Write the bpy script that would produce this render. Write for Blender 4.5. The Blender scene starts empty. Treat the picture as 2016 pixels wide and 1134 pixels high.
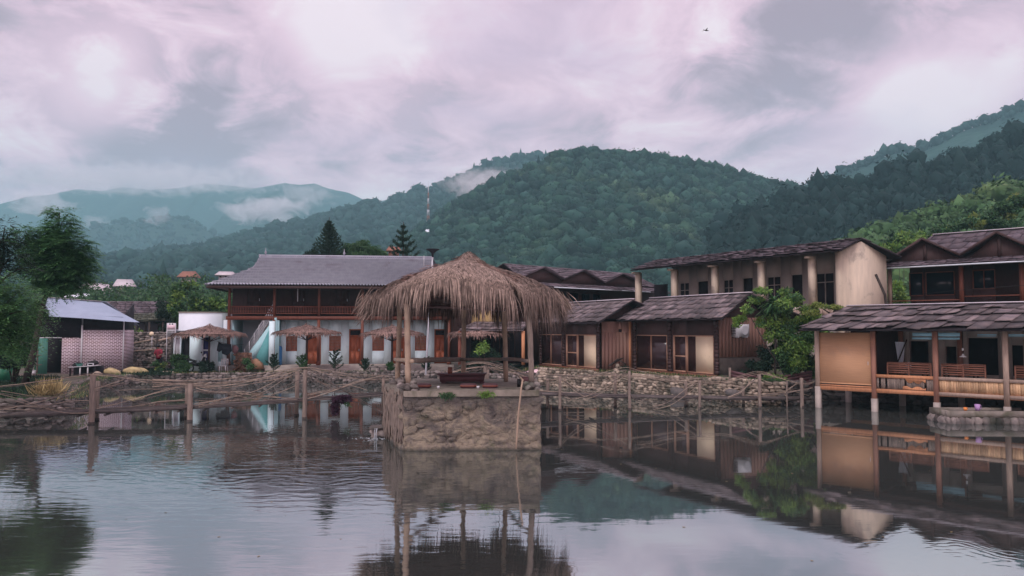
import bpy, math, random
import numpy as np
from mathutils import Vector, Matrix
sc = bpy.context.scene
R = math.radians
rnd = random.Random(7)
rng = np.random.default_rng(7)

# ------------------------------------------------------------------ camera
FOC = 1500.0; CU, CV = 1008.0, 567.0; HORIZ = 648.0; CAMH = 3.3
TH = math.atan((HORIZ - CV) / FOC)
cam_d = bpy.data.cameras.new("camera"); cam = bpy.data.objects.new("camera", cam_d)
sc.collection.objects.link(cam); sc.camera = cam
cam.location = (0, 0, CAMH); cam.rotation_euler = (R(90) + TH, 0, 0)
cam_d.sensor_width = 36; cam_d.lens = 36 * FOC / 2016; cam_d.clip_start = 0.2; cam_d.clip_end = 20000

def D(u, v):
    dx = (u - CU) / FOC; dy = (CV - v) / FOC
    return Vector((dx, math.cos(TH) - dy * math.sin(TH), math.sin(TH) + dy * math.cos(TH)))
def P(u, v, Y):
    d = D(u, v); t = Y / d.y
    return Vector((d.x * t, Y, CAMH + d.z * t))
def G(u, v, z=0.0):
    d = D(u, v); t = (z - CAMH) / d.z
    return Vector((d.x * t, d.y * t, z))

# ------------------------------------------------------------------ light
EXPOSURE = 0.06
sc.view_settings.view_transform = 'Standard'; sc.view_settings.look = 'None'
sc.view_settings.exposure = EXPOSURE; sc.view_settings.gamma = 1
sc.cycles.volume_bounces = 2; sc.cycles.max_bounces = 7; sc.cycles.diffuse_bounces = 3
sc.cycles.glossy_bounces = 3; sc.cycles.transparent_max_bounces = 12
sc.cycles.volume_step_rate = 2.5; sc.cycles.use_denoising = True
SUN_EL, SUN_AZ = R(50), R(205)      # azimuth from +Y clockwise: behind the camera, slightly left
sun_d = bpy.data.lights.new("sun", 'SUN'); sun = bpy.data.objects.new("sun", sun_d); sc.collection.objects.link(sun)
sun_d.energy = 1.5; sun_d.angle = R(20); sun_d.color = (1.0, 0.96, 0.93)
sdir = Vector((math.sin(SUN_AZ) * math.cos(SUN_EL), math.cos(SUN_AZ) * math.cos(SUN_EL), math.sin(SUN_EL)))
sun.rotation_euler = sdir.to_track_quat('Z', 'Y').to_euler()

class NT:
    """tiny node helper"""
    def __init__(s, tree): s.t = tree; s.n = tree.nodes; s.l = tree.links
    def new(s, typ, **kw):
        n = s.n.new(typ)
        for k, v in kw.items(): setattr(n, k, v)
        return n
    def put(s, sock, v):
        if hasattr(v, 'is_linked') or isinstance(v, bpy.types.NodeSocket): s.l.new(v, sock)
        else: sock.default_value = v
    def math(s, op, a, b=None, c=None, clamp=False):
        n = s.new('ShaderNodeMath', operation=op, use_clamp=clamp)
        for i, x in enumerate((a, b, c)):
            if x is not None: s.put(n.inputs[i], x)
        return n.outputs[0]
    def vmath(s, op, a, b=None, scale=None, out=0):
        n = s.new('ShaderNodeVectorMath', operation=op)
        s.put(n.inputs[0], a)
        if b is not None: s.put(n.inputs[1], b)
        if scale is not None: s.put(n.inputs['Scale'], scale)
        return n.outputs[out]
    def mix(s, f, a, b, blend='MIX'):
        n = s.new('ShaderNodeMix', data_type='RGBA', blend_type=blend)
        s.put(n.inputs[0], f); s.put(n.inputs[6], a); s.put(n.inputs[7], b)
        return n.outputs[2]
    def noise(s, vec, scale=5, detail=4, rough=.55, dist=0.0):
        n = s.new('ShaderNodeTexNoise'); s.put(n.inputs['Vector'], vec)
        n.inputs['Scale'].default_value = scale; n.inputs['Detail'].default_value = detail
        n.inputs['Roughness'].default_value = rough; n.inputs['Distortion'].default_value = dist
        return n.outputs['Fac']
    def ramp(s, f, pts):
        n = s.new('ShaderNodeValToRGB'); s.put(n.inputs[0], f); e = n.color_ramp.elements
        while len(e) < len(pts): e.new(0.5)
        for i, (p, c) in enumerate(pts):
            e[i].position = p; e[i].color = (*c, 1) if len(c) == 3 else c
        return n.outputs[0]
    def mapr(s, f, a, b, c=0.0, d=1.0):
        n = s.new('ShaderNodeMapRange'); s.put(n.inputs[0], f)
        for i, v in enumerate((a, b, c, d)): n.inputs[i + 1].default_value = v
        return n.outputs[0]

def lin(r, g, b): return tuple(((c / 255) / 12.92 if c / 255 <= .04045 else ((c / 255 + .055) / 1.055) ** 2.4) for c in (r, g, b))

w = bpy.data.worlds.new("World"); sc.world = w; w.use_nodes = True
N = NT(w.node_tree); N.n.clear()
tc = N.new('ShaderNodeTexCoord'); dirv = N.vmath('NORMALIZE', tc.outputs['Generated'])
sep = N.new('ShaderNodeSeparateXYZ'); N.put(sep.inputs[0], dirv)
zz = N.math('ADD', N.math('MAXIMUM', sep.outputs[2], 0.0), 0.42)
proj = N.new('ShaderNodeCombineXYZ')
N.put(proj.inputs[0], N.math('DIVIDE', sep.outputs[0], zz)); N.put(proj.inputs[1], N.math('DIVIDE', sep.outputs[1], zz))
N.put(proj.inputs[2], N.math('MULTIPLY', sep.outputs[2], 1.5))
n1 = N.noise(proj.outputs[0], 2.1, 7, .55, .7); n2 = N.noise(proj.outputs[0], 6.5, 7, .6, .5)
f = N.math('ADD', N.math('MULTIPLY', n1, .54), N.math('MULTIPLY', n2, .46))
f = N.math('ADD', N.math('MULTIPLY', N.math('SUBTRACT', f, .5), 4.4), .45)
n3 = N.noise(proj.outputs[0], .95, 3, .5, .6); f = N.math('ADD', f, N.math('MULTIPLY', N.math('SUBTRACT', n3, .5), 1.0))
# bright openings and dark bellies of the cloud deck, each in its own compass direction
for (u, v, rad, s) in ((205, 175, 3.4, .55), (720, 50, 9, .34), (640, 90, 4, .16), (1800, 200, 6.5, .36), (1985, 120, 9, .26), (1600, 340, 8, .2), (800, 330, 10, .26),
                       (540, 325, 6, .22), (90, 300, 7, .12), (1250, 260, 11, .12), (300, 20, 7, .1), (1430, 45, 8, .08), (10, 60, 8, .12), (1000, 40, 8, .12),
                       (1610, 130, 9, -.30), (1900, 20, 8, -.24), (1480, 200, 6, -.12), (790, 215, 6.5, -.26), (600, 200, 7, -.16), (160, 30, 6, -.12), (430, 290, 8, -.30), (230, 330, 8, -.24), (60, 170, 7, -.1), (1040, 160, 7, -.08)):
    dd = D(u, v).normalized()
    ang = N.vmath('DISTANCE', dirv, tuple(dd), out=1)
    warp = N.math('MULTIPLY', N.math('ADD', N.math('SUBTRACT', n2, .5), N.math('MULTIPLY', N.math('SUBTRACT', n1, .5), 1.2)), .26)
    g = N.mapr(N.math('ADD', ang, warp), R(rad) * 1.5, 0.0, 0.0, 1.0); 
    f = N.math('ADD', f, N.math('MULTIPLY', N.math('MULTIPLY', g, g), s * 2.3))
col = N.ramp(f, [(0.0, lin(166, 148, 160)), (.28, lin(194, 176, 189)), (.5, lin(226, 202, 217)), (.72, lin(244, 222, 235)), (1.0, lin(255, 252, 255))])
# cool gaps (thin blue-grey cloud)
cool = N.noise(proj.outputs[0], 2.6, 4, .5, .3)
col = N.mix(N.mapr(cool, .52, .72, 0, .38), col, (*lin(192, 184, 210), 1))
# nishita sky behind, thick cloud over it; overcast zenith brighter than the horizon
sky = N.new('ShaderNodeTexSky', sky_type='NISHITA'); sky.sun_disc = False; sky.sun_elevation = SUN_EL; sky.sun_rotation = SUN_AZ
skyc = N.vmath('SCALE', sky.outputs[0], scale=0.10)
col = N.mix(.93, skyc, col)
back = N.mapr(sep.outputs[1], .1, -.5, 1.0, 1.45)     # sky behind the camera, out of view, brightened to light the facades
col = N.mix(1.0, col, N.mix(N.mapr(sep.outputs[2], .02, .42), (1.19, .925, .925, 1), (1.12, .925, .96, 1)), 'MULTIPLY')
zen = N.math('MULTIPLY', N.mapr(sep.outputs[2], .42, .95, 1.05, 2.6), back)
col = N.mix(N.mapr(zen, 1.05, 1.5, 0, 1), col, N.mix(1.0, col, (.88, 1.01, .97, 1), 'MULTIPLY'))  # that unseen sky also tinted cooler for the light it casts
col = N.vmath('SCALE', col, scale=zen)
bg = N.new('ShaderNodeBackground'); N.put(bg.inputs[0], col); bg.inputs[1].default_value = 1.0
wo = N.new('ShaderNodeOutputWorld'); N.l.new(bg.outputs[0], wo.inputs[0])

# ------------------------------------------------------------------ materials
MATS = {}
def M(name, c1, c2=None, scale=6, rough=.8, bump=.3, stretch=(1, 1, 1), island=.25, detail=5, spec=.3, dirt=None, trans=0, metal=0, hue=0, gen=False, dist=.01):
    if name in MATS: return MATS[name]
    m = bpy.data.materials.new(name); m.use_nodes = True; n = NT(m.node_tree); n.n.clear()
    tc = n.new('ShaderNodeTexCoord'); mp = n.new('ShaderNodeMapping'); n.put(mp.inputs[0], tc.outputs['Object'])
    mp.inputs['Scale'].default_value = stretch
    fac = n.noise(mp.outputs[0], scale, detail, .6)
    c2 = c2 or tuple(x * .6 for x in c1)
    col = n.mix(n.mapr(fac, .3, .7), (*c1, 1), (*c2, 1))
    if dirt:
        big = n.noise(tc.outputs['Object'], dirt[1], 4, .65, .4)
        col = n.mix(n.mapr(big, dirt[2], dirt[2] + .18), col, (*dirt[0], 1))
    geo = n.new('ShaderNodeNewGeometry')
    if island:
        k = n.mapr(geo.outputs['Random Per Island'], 0, 1, 1 - island, 1 + island)
        col = n.vmath('SCALE', col, scale=k)
        if hue:
            h = n.new('ShaderNodeHueSaturation'); n.put(h.inputs['Color'], col)
            r2 = n.math('FRACT', n.math('MULTIPLY', geo.outputs['Random Per Island'], 7.31))
            n.put(h.inputs['Hue'], n.mapr(r2, 0, 1, .5 - hue, .5 + hue)); col = h.outputs[0]
    b = n.new('ShaderNodeBsdfPrincipled'); n.put(b.inputs['Base Color'], col)
    b.inputs['Roughness'].default_value = rough; b.inputs['Specular IOR Level'].default_value = spec; b.inputs['Metallic'].default_value = metal
    if bump:
        bp = n.new('ShaderNodeBump'); n.put(bp.inputs['Height'], fac); bp.inputs['Strength'].default_value = bump; bp.inputs['Distance'].default_value = dist
        n.l.new(bp.outputs[0], b.inputs['Normal'])
    out = n.new('ShaderNodeOutputMaterial')
    if trans:
        t = n.new('ShaderNodeBsdfTranslucent'); n.put(t.inputs[0], col)
        ms = n.new('ShaderNodeMixShader'); ms.inputs[0].default_value = trans
        n.l.new(b.outputs[0], ms.inputs[1]); n.l.new(t.outputs[0], ms.inputs[2]); n.l.new(ms.outputs[0], out.inputs[0])
    else: n.l.new(b.outputs[0], out.inputs[0])
    MATS[name] = m; return m

# ------------------------------------------------------------------ mesh building
class MB:
    def __init__(s): s.V = []; s.F = []; s.n = 0
    def add(s, V, F):
        V = np.asarray(V, float).reshape(-1, 3); s.V.append(V); s.F.append([np.asarray(F, int) + s.n]); s.n += len(V); return s
    def box(s, x0, x1, y0, y1, z0, z1, M4=None):
        V = np.array([(x, y, z) for z in (z0, z1) for y in (y0, y1) for x in (x0, x1)], float)
        if M4 is not None: V = V @ np.array(M4.to_3x3()).T + np.array(M4.translation)
        s.add(V, np.array([(0, 2, 3, 1), (4, 5, 7, 6), (0, 1, 5, 4), (2, 6, 7, 3), (0, 4, 6, 2), (1, 3, 7, 5)])); return s
    def hexa(s, q, t):   # q: 4 corners (bottom), t: thickness vector
        q = [np.array(p, float) for p in q]; t = np.array(t, float)
        V = q + [p + t for p in q]
        s.add(V, np.array([(0, 3, 2, 1), (4, 5, 6, 7), (0, 1, 5, 4), (1, 2, 6, 5), (2, 3, 7, 6), (3, 0, 4, 7)])); return s
    def beam(s, a, b, w, h=None, up=(0, 0, 1)):
        a = Vector(a); b = Vector(b); h = h or w; d = (b - a).normalized(); u = Vector(up)
        if abs(d.dot(u)) > .98: u = Vector((0, 1, 0))
        x = d.cross(u).normalized() * (w / 2); y = x.cross(d).normalized() * (h / 2)
        s.hexa([a - x - y, a + x - y, b + x - y, b - x - y], tuple(2 * y)); return s
    def tube(s, pts, rad, n=6, cap=True):
        pts = [Vector(p) for p in pts]; k = len(pts)
        rad = [rad] * k if not hasattr(rad, '__len__') else rad
        V = []; ref = None
        for i, p in enumerate(pts):
            d = (pts[min(i + 1, k - 1)] - pts[max(i - 1, 0)]).normalized()
            if ref is None: ref = Vector((0, 0, 1)) if abs(d.z) < .9 else Vector((1, 0, 0))
            x = d.cross(ref).normalized(); y = d.cross(x).normalized(); ref = -y if False else ref
            for j in range(n):
                a = 2 * math.pi * j / n; V.append(p + (x * math.cos(a) + y * math.sin(a)) * rad[i])
        F = [(i * n + j, i * n + (j + 1) % n, (i + 1) * n + (j + 1) % n, (i + 1) * n + j) for i in range(k - 1) for j in range(n)]
        Fl = [np.array(F)]
        if cap: Fl += [np.array([list(range(n))[::-1]]), np.array([[(k - 1) * n + j for j in range(n)]])]
        s.V.append(np.array([tuple(v) for v in V])); s.F.append([f + s.n for f in Fl]); s.n += len(V); return s
    def lathe(s, prof, c=(0, 0, 0), n=20, ang=None):
        V = [(c[0] + r * math.cos(2 * math.pi * j / n), c[1] + r * math.sin(2 * math.pi * j / n), c[2] + z) for r, z in prof for j in range(n)]
        F = [(i * n + j, i * n + (j + 1) % n, (i + 1) * n + (j + 1) % n, (i + 1) * n + j) for i in range(len(prof) - 1) for j in range(n)]
        Fl = [np.array(F), np.array([list(range(n))[::-1]]), np.array([[(len(prof) - 1) * n + j for j in range(n)]])]
        s.V.append(np.array(V)); s.F.append([f + s.n for f in Fl]); s.n += len(V); return s
    def grid(s, A, closed=False):   # A: (r,c,3) array
        r, c = A.shape[:2]; I = np.arange(r * c).reshape(r, c)
        F = np.stack([I[:-1, :-1], I[:-1, 1:], I[1:, 1:], I[1:, :-1]], -1).reshape(-1, 4)
        s.V.append(A.reshape(-1, 3)); s.F.append([F + s.n]); s.n += r * c; return s
    def poly(s, pts): s.V.append(np.array([tuple(p) for p in pts], float)); s.F.append([np.array([list(range(len(pts)))]) + s.n]); s.n += len(pts); return s
    def prism(s, pts, t):
        k = len(pts); t = np.array(t, float); a = np.array([tuple(p) for p in pts], float); V = np.vstack([a, a + t])
        Fl = [np.array([list(range(k))[::-1]]), np.array([list(range(k, 2 * k))]), np.array([(i, (i + 1) % k, k + (i + 1) % k, k + i) for i in range(k)])]
        s.V.append(V); s.F.append([f + s.n for f in Fl]); s.n += 2 * k; return s
    def raw(s, V, Fl): s.V.append(np.asarray(V, float)); s.F.append([np.asarray(f, int) + s.n for f in Fl]); s.n += len(V); return s
    def mesh(s, name, smooth=False, off=None):
        V = np.vstack(s.V); 
        if off is not None: V = V - np.array(tuple(off))
        me = bpy.data.meshes.new(name); me.vertices.add(len(V)); me.vertices.foreach_set('co', V.ravel())
        fs = [f for g in s.F for f in g]
        tot = np.concatenate([np.full(len(f), f.shape[1]) for f in fs]); idx = np.concatenate([f.ravel() for f in fs])
        st = np.concatenate([[0], np.cumsum(tot)[:-1]])
        me.loops.add(len(idx)); me.loops.foreach_set('vertex_index', idx)
        me.polygons.add(len(tot)); me.polygons.foreach_set('loop_start', st.astype(np.int32))
        try: me.polygons.foreach_set('loop_total', tot.astype(np.int32))
        except Exception: pass
        me.update(calc_edges=True); me.validate()
        if smooth: me.polygons.foreach_set('use_smooth', np.ones(len(me.polygons), bool))
        return me

def tag(o, label=None, cat=None, group=None, kind=None):
    if label: o['label'] = label
    if cat: o['category'] = cat
    if group: o['group'] = group
    if kind: o['kind'] = kind
    return o
def thing(name, label, cat, loc=(0, 0, 0), rz=0, group=None):
    o = bpy.data.objects.new(name, None); o.empty_display_size = .2
    sc.collection.objects.link(o); o.location = loc; o.rotation_euler = (0, 0, rz)
    return tag(o, label, cat, group)
def part(name, mb, mat, parent=None, smooth=False, world=None, label=None):
    """world: subtract this origin (parts given in world coordinates of an unrotated thing)"""
    me = mb.mesh(name, smooth, world); me.materials.append(mat)
    o = bpy.data.objects.new(name, me); sc.collection.objects.link(o)
    if parent is not None: o.parent = parent
    if label: o['label'] = label
    return o
def solo(name, mb, mat, label, cat, loc=(0, 0, 0), smooth=False, group=None, kind=None):
    """a thing that is one mesh; geometry in world coordinates"""
    o = part(name, mb, mat, None, smooth, world=loc); o.location = loc
    return tag(o, label, cat, group, kind)
def structure(name, mb, mat, smooth=False, kind='structure'):
    o = part(name, mb, mat, None, smooth); o['kind'] = kind; return o
def copy_tree(o, parent=None):
    c = o.copy(); sc.collection.objects.link(c); c.parent = parent
    for ch in [x for x in bpy.data.objects if x.parent == o]: copy_tree(ch, c)
    return c

class Frame:
    """local axes of a building: x along the facade (left to right), y back, z up"""
    def __init__(s, A, ang, z): s.o = Vector((A.x, A.y, z)); s.a = ang; s.ex = Vector((math.cos(ang), math.sin(ang), 0)); s.ey = Vector((-math.sin(ang), math.cos(ang), 0))
    def l(s, u, v, y=0.0):      # pixel ray meets the plane at depth y behind the facade
        d = D(u, v); c = Vector((0, 0, CAMH)); t = (y + (s.o - c).dot(s.ey)) / d.dot(s.ey); p = c + d * t - s.o
        return p.dot(s.ex), p.z
    def w(s, x, y, z): return s.o + s.ex * x + s.ey * y + Vector((0, 0, z))

def vnoise(x, y, seed=0):
    """smooth value noise, vectorised"""
    xi = np.floor(x).astype(int); yi = np.floor(y).astype(int); xf = x - xi; yf = y - yi
    def h(a, b):
        n = (a * 374761393 + b * 668265263 + seed * 982451653) & 0x7fffffff
        n = ((n ^ (n >> 13)) * 1274126177) & 0x7fffffff
        return ((n ^ (n >> 16)) & 0xffff) / 65535.0
    u = xf * xf * (3 - 2 * xf); v = yf * yf * (3 - 2 * yf)
    return (h(xi, yi) * (1 - u) + h(xi + 1, yi) * u) * (1 - v) + (h(xi, yi + 1) * (1 - u) + h(xi + 1, yi + 1) * u) * v
def fbm(x, y, o=4, seed=0):
    r = 0; a = .5
    for i in range(o): r = r + a * (vnoise(x * 2 ** i, y * 2 ** i, seed + i) - .5); a *= .55
    return r

def unit(n): v = rng.normal(size=(n, 3)); return v / np.linalg.norm(v, axis=1)[:, None]
def leaves(mb, C, size, droop=.35, asp=.42, up=.25, dirs=None):
    """kite-shaped folded leaves at the points C"""
    n = len(C); d = unit(n) if dirs is None else dirs + unit(n) * .45
    d[:, 2] -= droop; d /= np.linalg.norm(d, axis=1)[:, None]
    r = unit(n); r[:, 2] *= .5; s = np.cross(d, r); s /= np.linalg.norm(s, axis=1)[:, None]
    L = (size * rng.uniform(.6, 1.35, n))[:, None]; nrm = np.cross(s, d)
    p0 = C; p1 = C + d * L * .45 + s * L * asp * .5 + nrm * L * .08; p2 = C + d * L; p3 = C + d * L * .45 - s * L * asp * .5 + nrm * L * .08
    V = np.stack([p0, p1, p2, p3], 1).reshape(-1, 3); I = np.arange(n)[:, None] * 4
    mb.raw(V, [np.hstack([I, I + 1, I + 2, I + 3])])
def blob_points(c, r, n, shell=.5):
    """points in an ellipsoid, denser towards its skin"""
    d = unit(n); q = rng.uniform(0, 1, n) ** shell
    return np.array(c) + d * q[:, None] * np.array(r)
ico = None
def ico_t(sub):
    import bmesh
    bm = bmesh.new(); bmesh.ops.create_icosphere(bm, subdivisions=sub, radius=1)
    V = np.array([v.co[:] for v in bm.verts]); F = np.array([[v.index for v in f.verts] for f in bm.faces]); bm.free(); return V, F
ICO1 = ico_t(1); ICO2 = ico_t(2); ICO3 = ico_t(3)
def rock(mb, c, r, rough=.25, sub=2, seed=None, flat=0.0):
    V, F = {1: ICO1, 2: ICO2, 3: ICO3}[sub]; sd = seed or rnd.random() * 100
    k = 1 + rough * (np.sin(V[:, 0] * 2.3 + sd) * np.cos(V[:, 1] * 2.9 + sd * 2) + .6 * np.sin(V[:, 2] * 4.1 + V[:, 0] * 3.3 + sd * 3) + .35 * np.sin(V[:, 1] * 7 + V[:, 2] * 6 + sd))
    W = V * k[:, None]
    W = np.sign(W) * np.abs(W) ** (1 - .25 * (1 if flat else 0))
    a = rnd.uniform(-.3, .3); ca, sa = math.cos(a), math.sin(a); W = W * np.array(r)
    W = np.stack([W[:, 0] * ca - W[:, 2] * sa, W[:, 1], W[:, 0] * sa + W[:, 2] * ca], 1)
    mb.raw(W + np.array(tuple(c)), [F])
# ------------------------------------------------------------------ palette
m_leaf_d = M('leaf_dark', (.022, .05, .028), (.012, .03, .02), 3, .6, 0, island=.45, trans=.25, hue=.02)
m_leaf_m = M('leaf_mid', (.06, .14, .045), (.03, .078, .034), 3, .55, 0, island=.45, trans=.3, hue=.02)
m_leaf_l = M('leaf_light', (.19, .31, .06), (.10, .20, .05), 3, .5, 0, island=.4, trans=.35, hue=.02)
m_leaf_y = M('leaf_yellow', (.22, .26, .06), (.12, .19, .05), 3, .5, 0, island=.4, trans=.35, hue=.02)
m_leaf_purple = M('leaf_purple', (.055, .018, .04), (.03, .01, .025), 3, .6, 0, island=.4, trans=.2)
m_straw = M('dry_grass', (.42, .33, .16), (.25, .2, .1), 3, .8, 0, island=.4)
m_bark = M('bark', (.06, .048, .042), (.028, .023, .022), 8, .9, .6, (1, 1, .25))
m_wood = M('weathered_wood', (.22, .17, .14), (.10, .08, .07), 5, .85, .5, (4, 4, .6), .2)
m_pole = M('bamboo_pole', (.34, .25, .18), (.20, .145, .11), 3, .7, .3, (1.5, 1.5, .8), .2, dirt=((.14, .11, .09), 2.2, .55))
m_twig = M('bare_branch', (.33, .26, .20), (.17, .13, .105), 5, .8, .3, island=.35)
m_twig_d = M('old_bamboo', (.13, .105, .092), (.055, .045, .043), 5, .8, .3, island=.5)
m_dark = M('dark_timber', (.06, .032, .03), (.035, .02, .02), 5, .7, .3, (5, 5, .5), .2)
m_black = M('charred_board', (.016, .014, .02), (.01, .009, .013), 5, .8, .2, island=.2)
m_redwood = M('stained_timber', (.20, .068, .042), (.115, .038, .028), 4, .55, .3, (5, 5, .5), .15)
m_door = M('door_panel', (.38, .11, .05), (.26, .075, .04), 4, .5, .25, (5, 5, .5), .12)
m_orange = M('orange_timber', (.54, .25, .12), (.38, .17, .09), 3, .55, .3, (5, 5, .7), .12, dirt=((.25, .16, .13), 1.5, .62))
m_grey_tim = M('grey_timber', (.42, .31, .24), (.27, .2, .165), 4, .75, .3, (4, 4, .6), .12)
m_bench = M('bench_slat', (.36, .17, .11), (.24, .11, .075), 4, .5, .2, (1, 5, 5), .18)
m_panel = M('brown_plank_wall', (.235, .13, .098), (.165, .09, .072), 4, .65, .25, (6, 6, .35), .12)
m_blind = M('bamboo_blind', (.56, .32, .175), (.42, .235, .135), 4, .6, .4, (.4, 1, 30), 0, dirt=((.40, .25, .16), 1.1, .58))
m_slat = M('bamboo_slat', (.52, .34, .19), (.33, .2, .12), 5, .6, .3, (3, 3, .5), .3)
m_shingle = M('wood_shingle', (.15, .118, .115), (.062, .052, .060), 3.2, .75, .5, (1, 1, 1), .6, dirt=((.045, .042, .05), 1.1, .55), spec=.35)
m_shingle_far = M('old_shingle', (.115, .09, .10), (.055, .046, .058), 3.2, .8, .5, (1, 1, 1), .45)
m_shingle_under = M('roof_boarding', (.022, .017, .02), (.013, .01, .013), 4, .9, .1, island=0)
m_ridge = M('ridge_sheet', (.62, .58, .62), (.48, .44, .48), 3, .45, .1, island=0)
m_thatch = M('thatch', (.275, .205, .165), (.13, .095, .082), 9, .9, .3, island=.6, dirt=((.13, .092, .075), .9, .52))
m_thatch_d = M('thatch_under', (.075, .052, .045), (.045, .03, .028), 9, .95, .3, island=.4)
m_thatch_f = M('thatch_red', (.25, .165, .135), (.14, .09, .08), 9, .9, .3, island=.5)
m_stone = M('pale_rubble', (.34, .275, .21), (.17, .14, .115), 5, .85, .6, island=.6, dirt=((.06, .058, .042), 1.3, .47))
m_stone_k = M('shaded_rubble', (.10, .09, .085), (.05, .046, .046), 5, .9, .6, island=.5)  # shade under the pavilion put into the stone colour; two boulders share it
m_stone_d = M('dark_rubble', (.19, .16, .145), (.085, .075, .073), 5, .9, .6, island=.65, dirt=((.06, .065, .05), 1.0, .5))
m_mortar = M('wall_core', (.085, .07, .062), (.045, .038, .036), 4, .95, .5, island=0)
m_rock_y = M('mossy_boulder', (.42, .34, .17), (.26, .2, .12), 2.5, .9, .6, island=.1, dirt=((.13, .15, .06), 2.0, .5))
m_rock_w = M('pale_boulder', (.6, .53, .5), (.4, .35, .33), 3, .9, .6, island=.1)
m_conc = M('concrete', (.40, .35, .31), (.29, .255, .235), 3, .9, .3, island=.05, dirt=((.2, .18, .165), 1.0, .55))
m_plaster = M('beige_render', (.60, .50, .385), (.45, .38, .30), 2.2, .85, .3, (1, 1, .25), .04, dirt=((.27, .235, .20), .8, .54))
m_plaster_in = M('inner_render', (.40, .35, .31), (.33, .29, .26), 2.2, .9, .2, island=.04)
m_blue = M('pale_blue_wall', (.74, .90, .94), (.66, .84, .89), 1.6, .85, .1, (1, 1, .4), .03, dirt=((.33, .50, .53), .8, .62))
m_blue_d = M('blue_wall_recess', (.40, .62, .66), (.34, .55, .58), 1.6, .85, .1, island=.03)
m_white = M('white_wall', (.74, .78, .84), (.64, .69, .76), 1.2, .85, .1, island=.03, dirt=((.5, .53, .56), 1.3, .66))
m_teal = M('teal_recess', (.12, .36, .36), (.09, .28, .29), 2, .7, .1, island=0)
m_navy = M('navy_door', (.035, .035, .17), (.025, .025, .12), 2, .5, .1, island=0)
m_bluetank = M('blue_plastic', (.05, .22, .48), (.04, .17, .38), 2, .4, .05, island=0)
m_greenbin = M('green_plastic', (.03, .19, .10), (.02, .13, .07), 2, .35, .05, island=0, spec=.5)
m_greensheet = M('green_sheet', (.075, .23, .18), (.05, .17, .135), 2, .5, .1, (10, 10, .4), island=0)
m_yellow = M('ochre_wall', (.50, .36, .16), (.42, .3, .14), 1.5, .85, .1, island=0)
m_cream = M('cream_panel', (.74, .60, .42), (.66, .53, .37), 1.2, .8, .1, (1, 1, .5), 0, dirt=((.5, .41, .31), 1.2, .6))
m_frame = M('varnished_frame', (.42, .25, .17), (.32, .18, .12), 4, .5, .2, (4, 4, .5), .1)
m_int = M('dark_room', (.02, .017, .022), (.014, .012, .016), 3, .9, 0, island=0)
m_glass = M('dim_glass', (.05, .027, .028), (.03, .017, .022), .8, .12, 0, island=0, spec=.4)
m_glass2 = M('bluish_glass', (.015, .022, .032), (.01, .016, .024), .8, .12, 0, island=0, spec=.4)
m_metal = M('grey_metal', (.5, .5, .53), (.38, .38, .41), 4, .5, .1, island=0)
m_gutter = M('gutter_metal', (.62, .68, .72), (.5, .55, .6), 4, .4, .1, island=0)
m_corr = M('corrugated_sheet', (.30, .36, .46), (.24, .29, .38), .8, .5, .1, (1, 1, 1), 0, dirt=((.25, .26, .32), .8, .62))
m_tile = M('grey_roof_tile', (.31, .32, .37), (.23, .235, .285), 3, .45, .2, island=0, dirt=((.2, .185, .225), .7, .55))
m_terra = M('terracotta_roof', (.30, .13, .085), (.2, .09, .06), 3, .8, .2, island=.1)
m_palesheet = M('pale_sheet', (.55, .50, .52), (.42, .38, .4), 3, .6, .1, island=.1)
m_plastic_w = M('white_plastic', (.60, .60, .62), (.52, .52, .55), 3, .4, .05, island=0)
m_cloth_k = M('dark_cloth', (.014, .016, .024), (.009, .01, .016), 4, .9, .3, island=0)
m_red = M('red_cloth', (.30, .035, .06), (.2, .025, .045), 4, .9, .2, island=0)
m_skin = M('skin', (.30, .16, .11), (.26, .14, .10), 4, .6, .05, island=0)
m_hair = M('black_hair', (.012, .01, .012), (.008, .007, .008), 20, .5, .2, island=0)
m_maroon = M('maroon_paint', (.10, .042, .048), (.065, .03, .035), 3, .6, .2, island=.15)
m_earth = M('earth', (.105, .088, .07), (.06, .052, .042), 2.5, .95, .5, island=0, dirt=((.07, .10, .04), .35, .5), dist=.03)
m_rubber = M('black_rubber', (.015, .015, .017), (.01, .01, .012), 4, .7, .05, island=0)
m_mug_o = M('orange_plastic', (.65, .22, .05), (.6, .2, .05), 3, .4, 0, island=0)
m_mug_p = M('lilac_plastic', (.36, .22, .42), (.32, .2, .38), 3, .4, 0, island=0)
m_lampw = M('white_enamel', (.8, .8, .8), (.74, .74, .74), 3, .3, 0, island=0)
m_frost = M('blue_panel', (.35, .62, .72), (.3, .55, .66), 1, .4, 0, island=0)
m_moss = M('moss', (.10, .13, .04), (.06, .08, .03), 3, .9, 0, island=.5)

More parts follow.
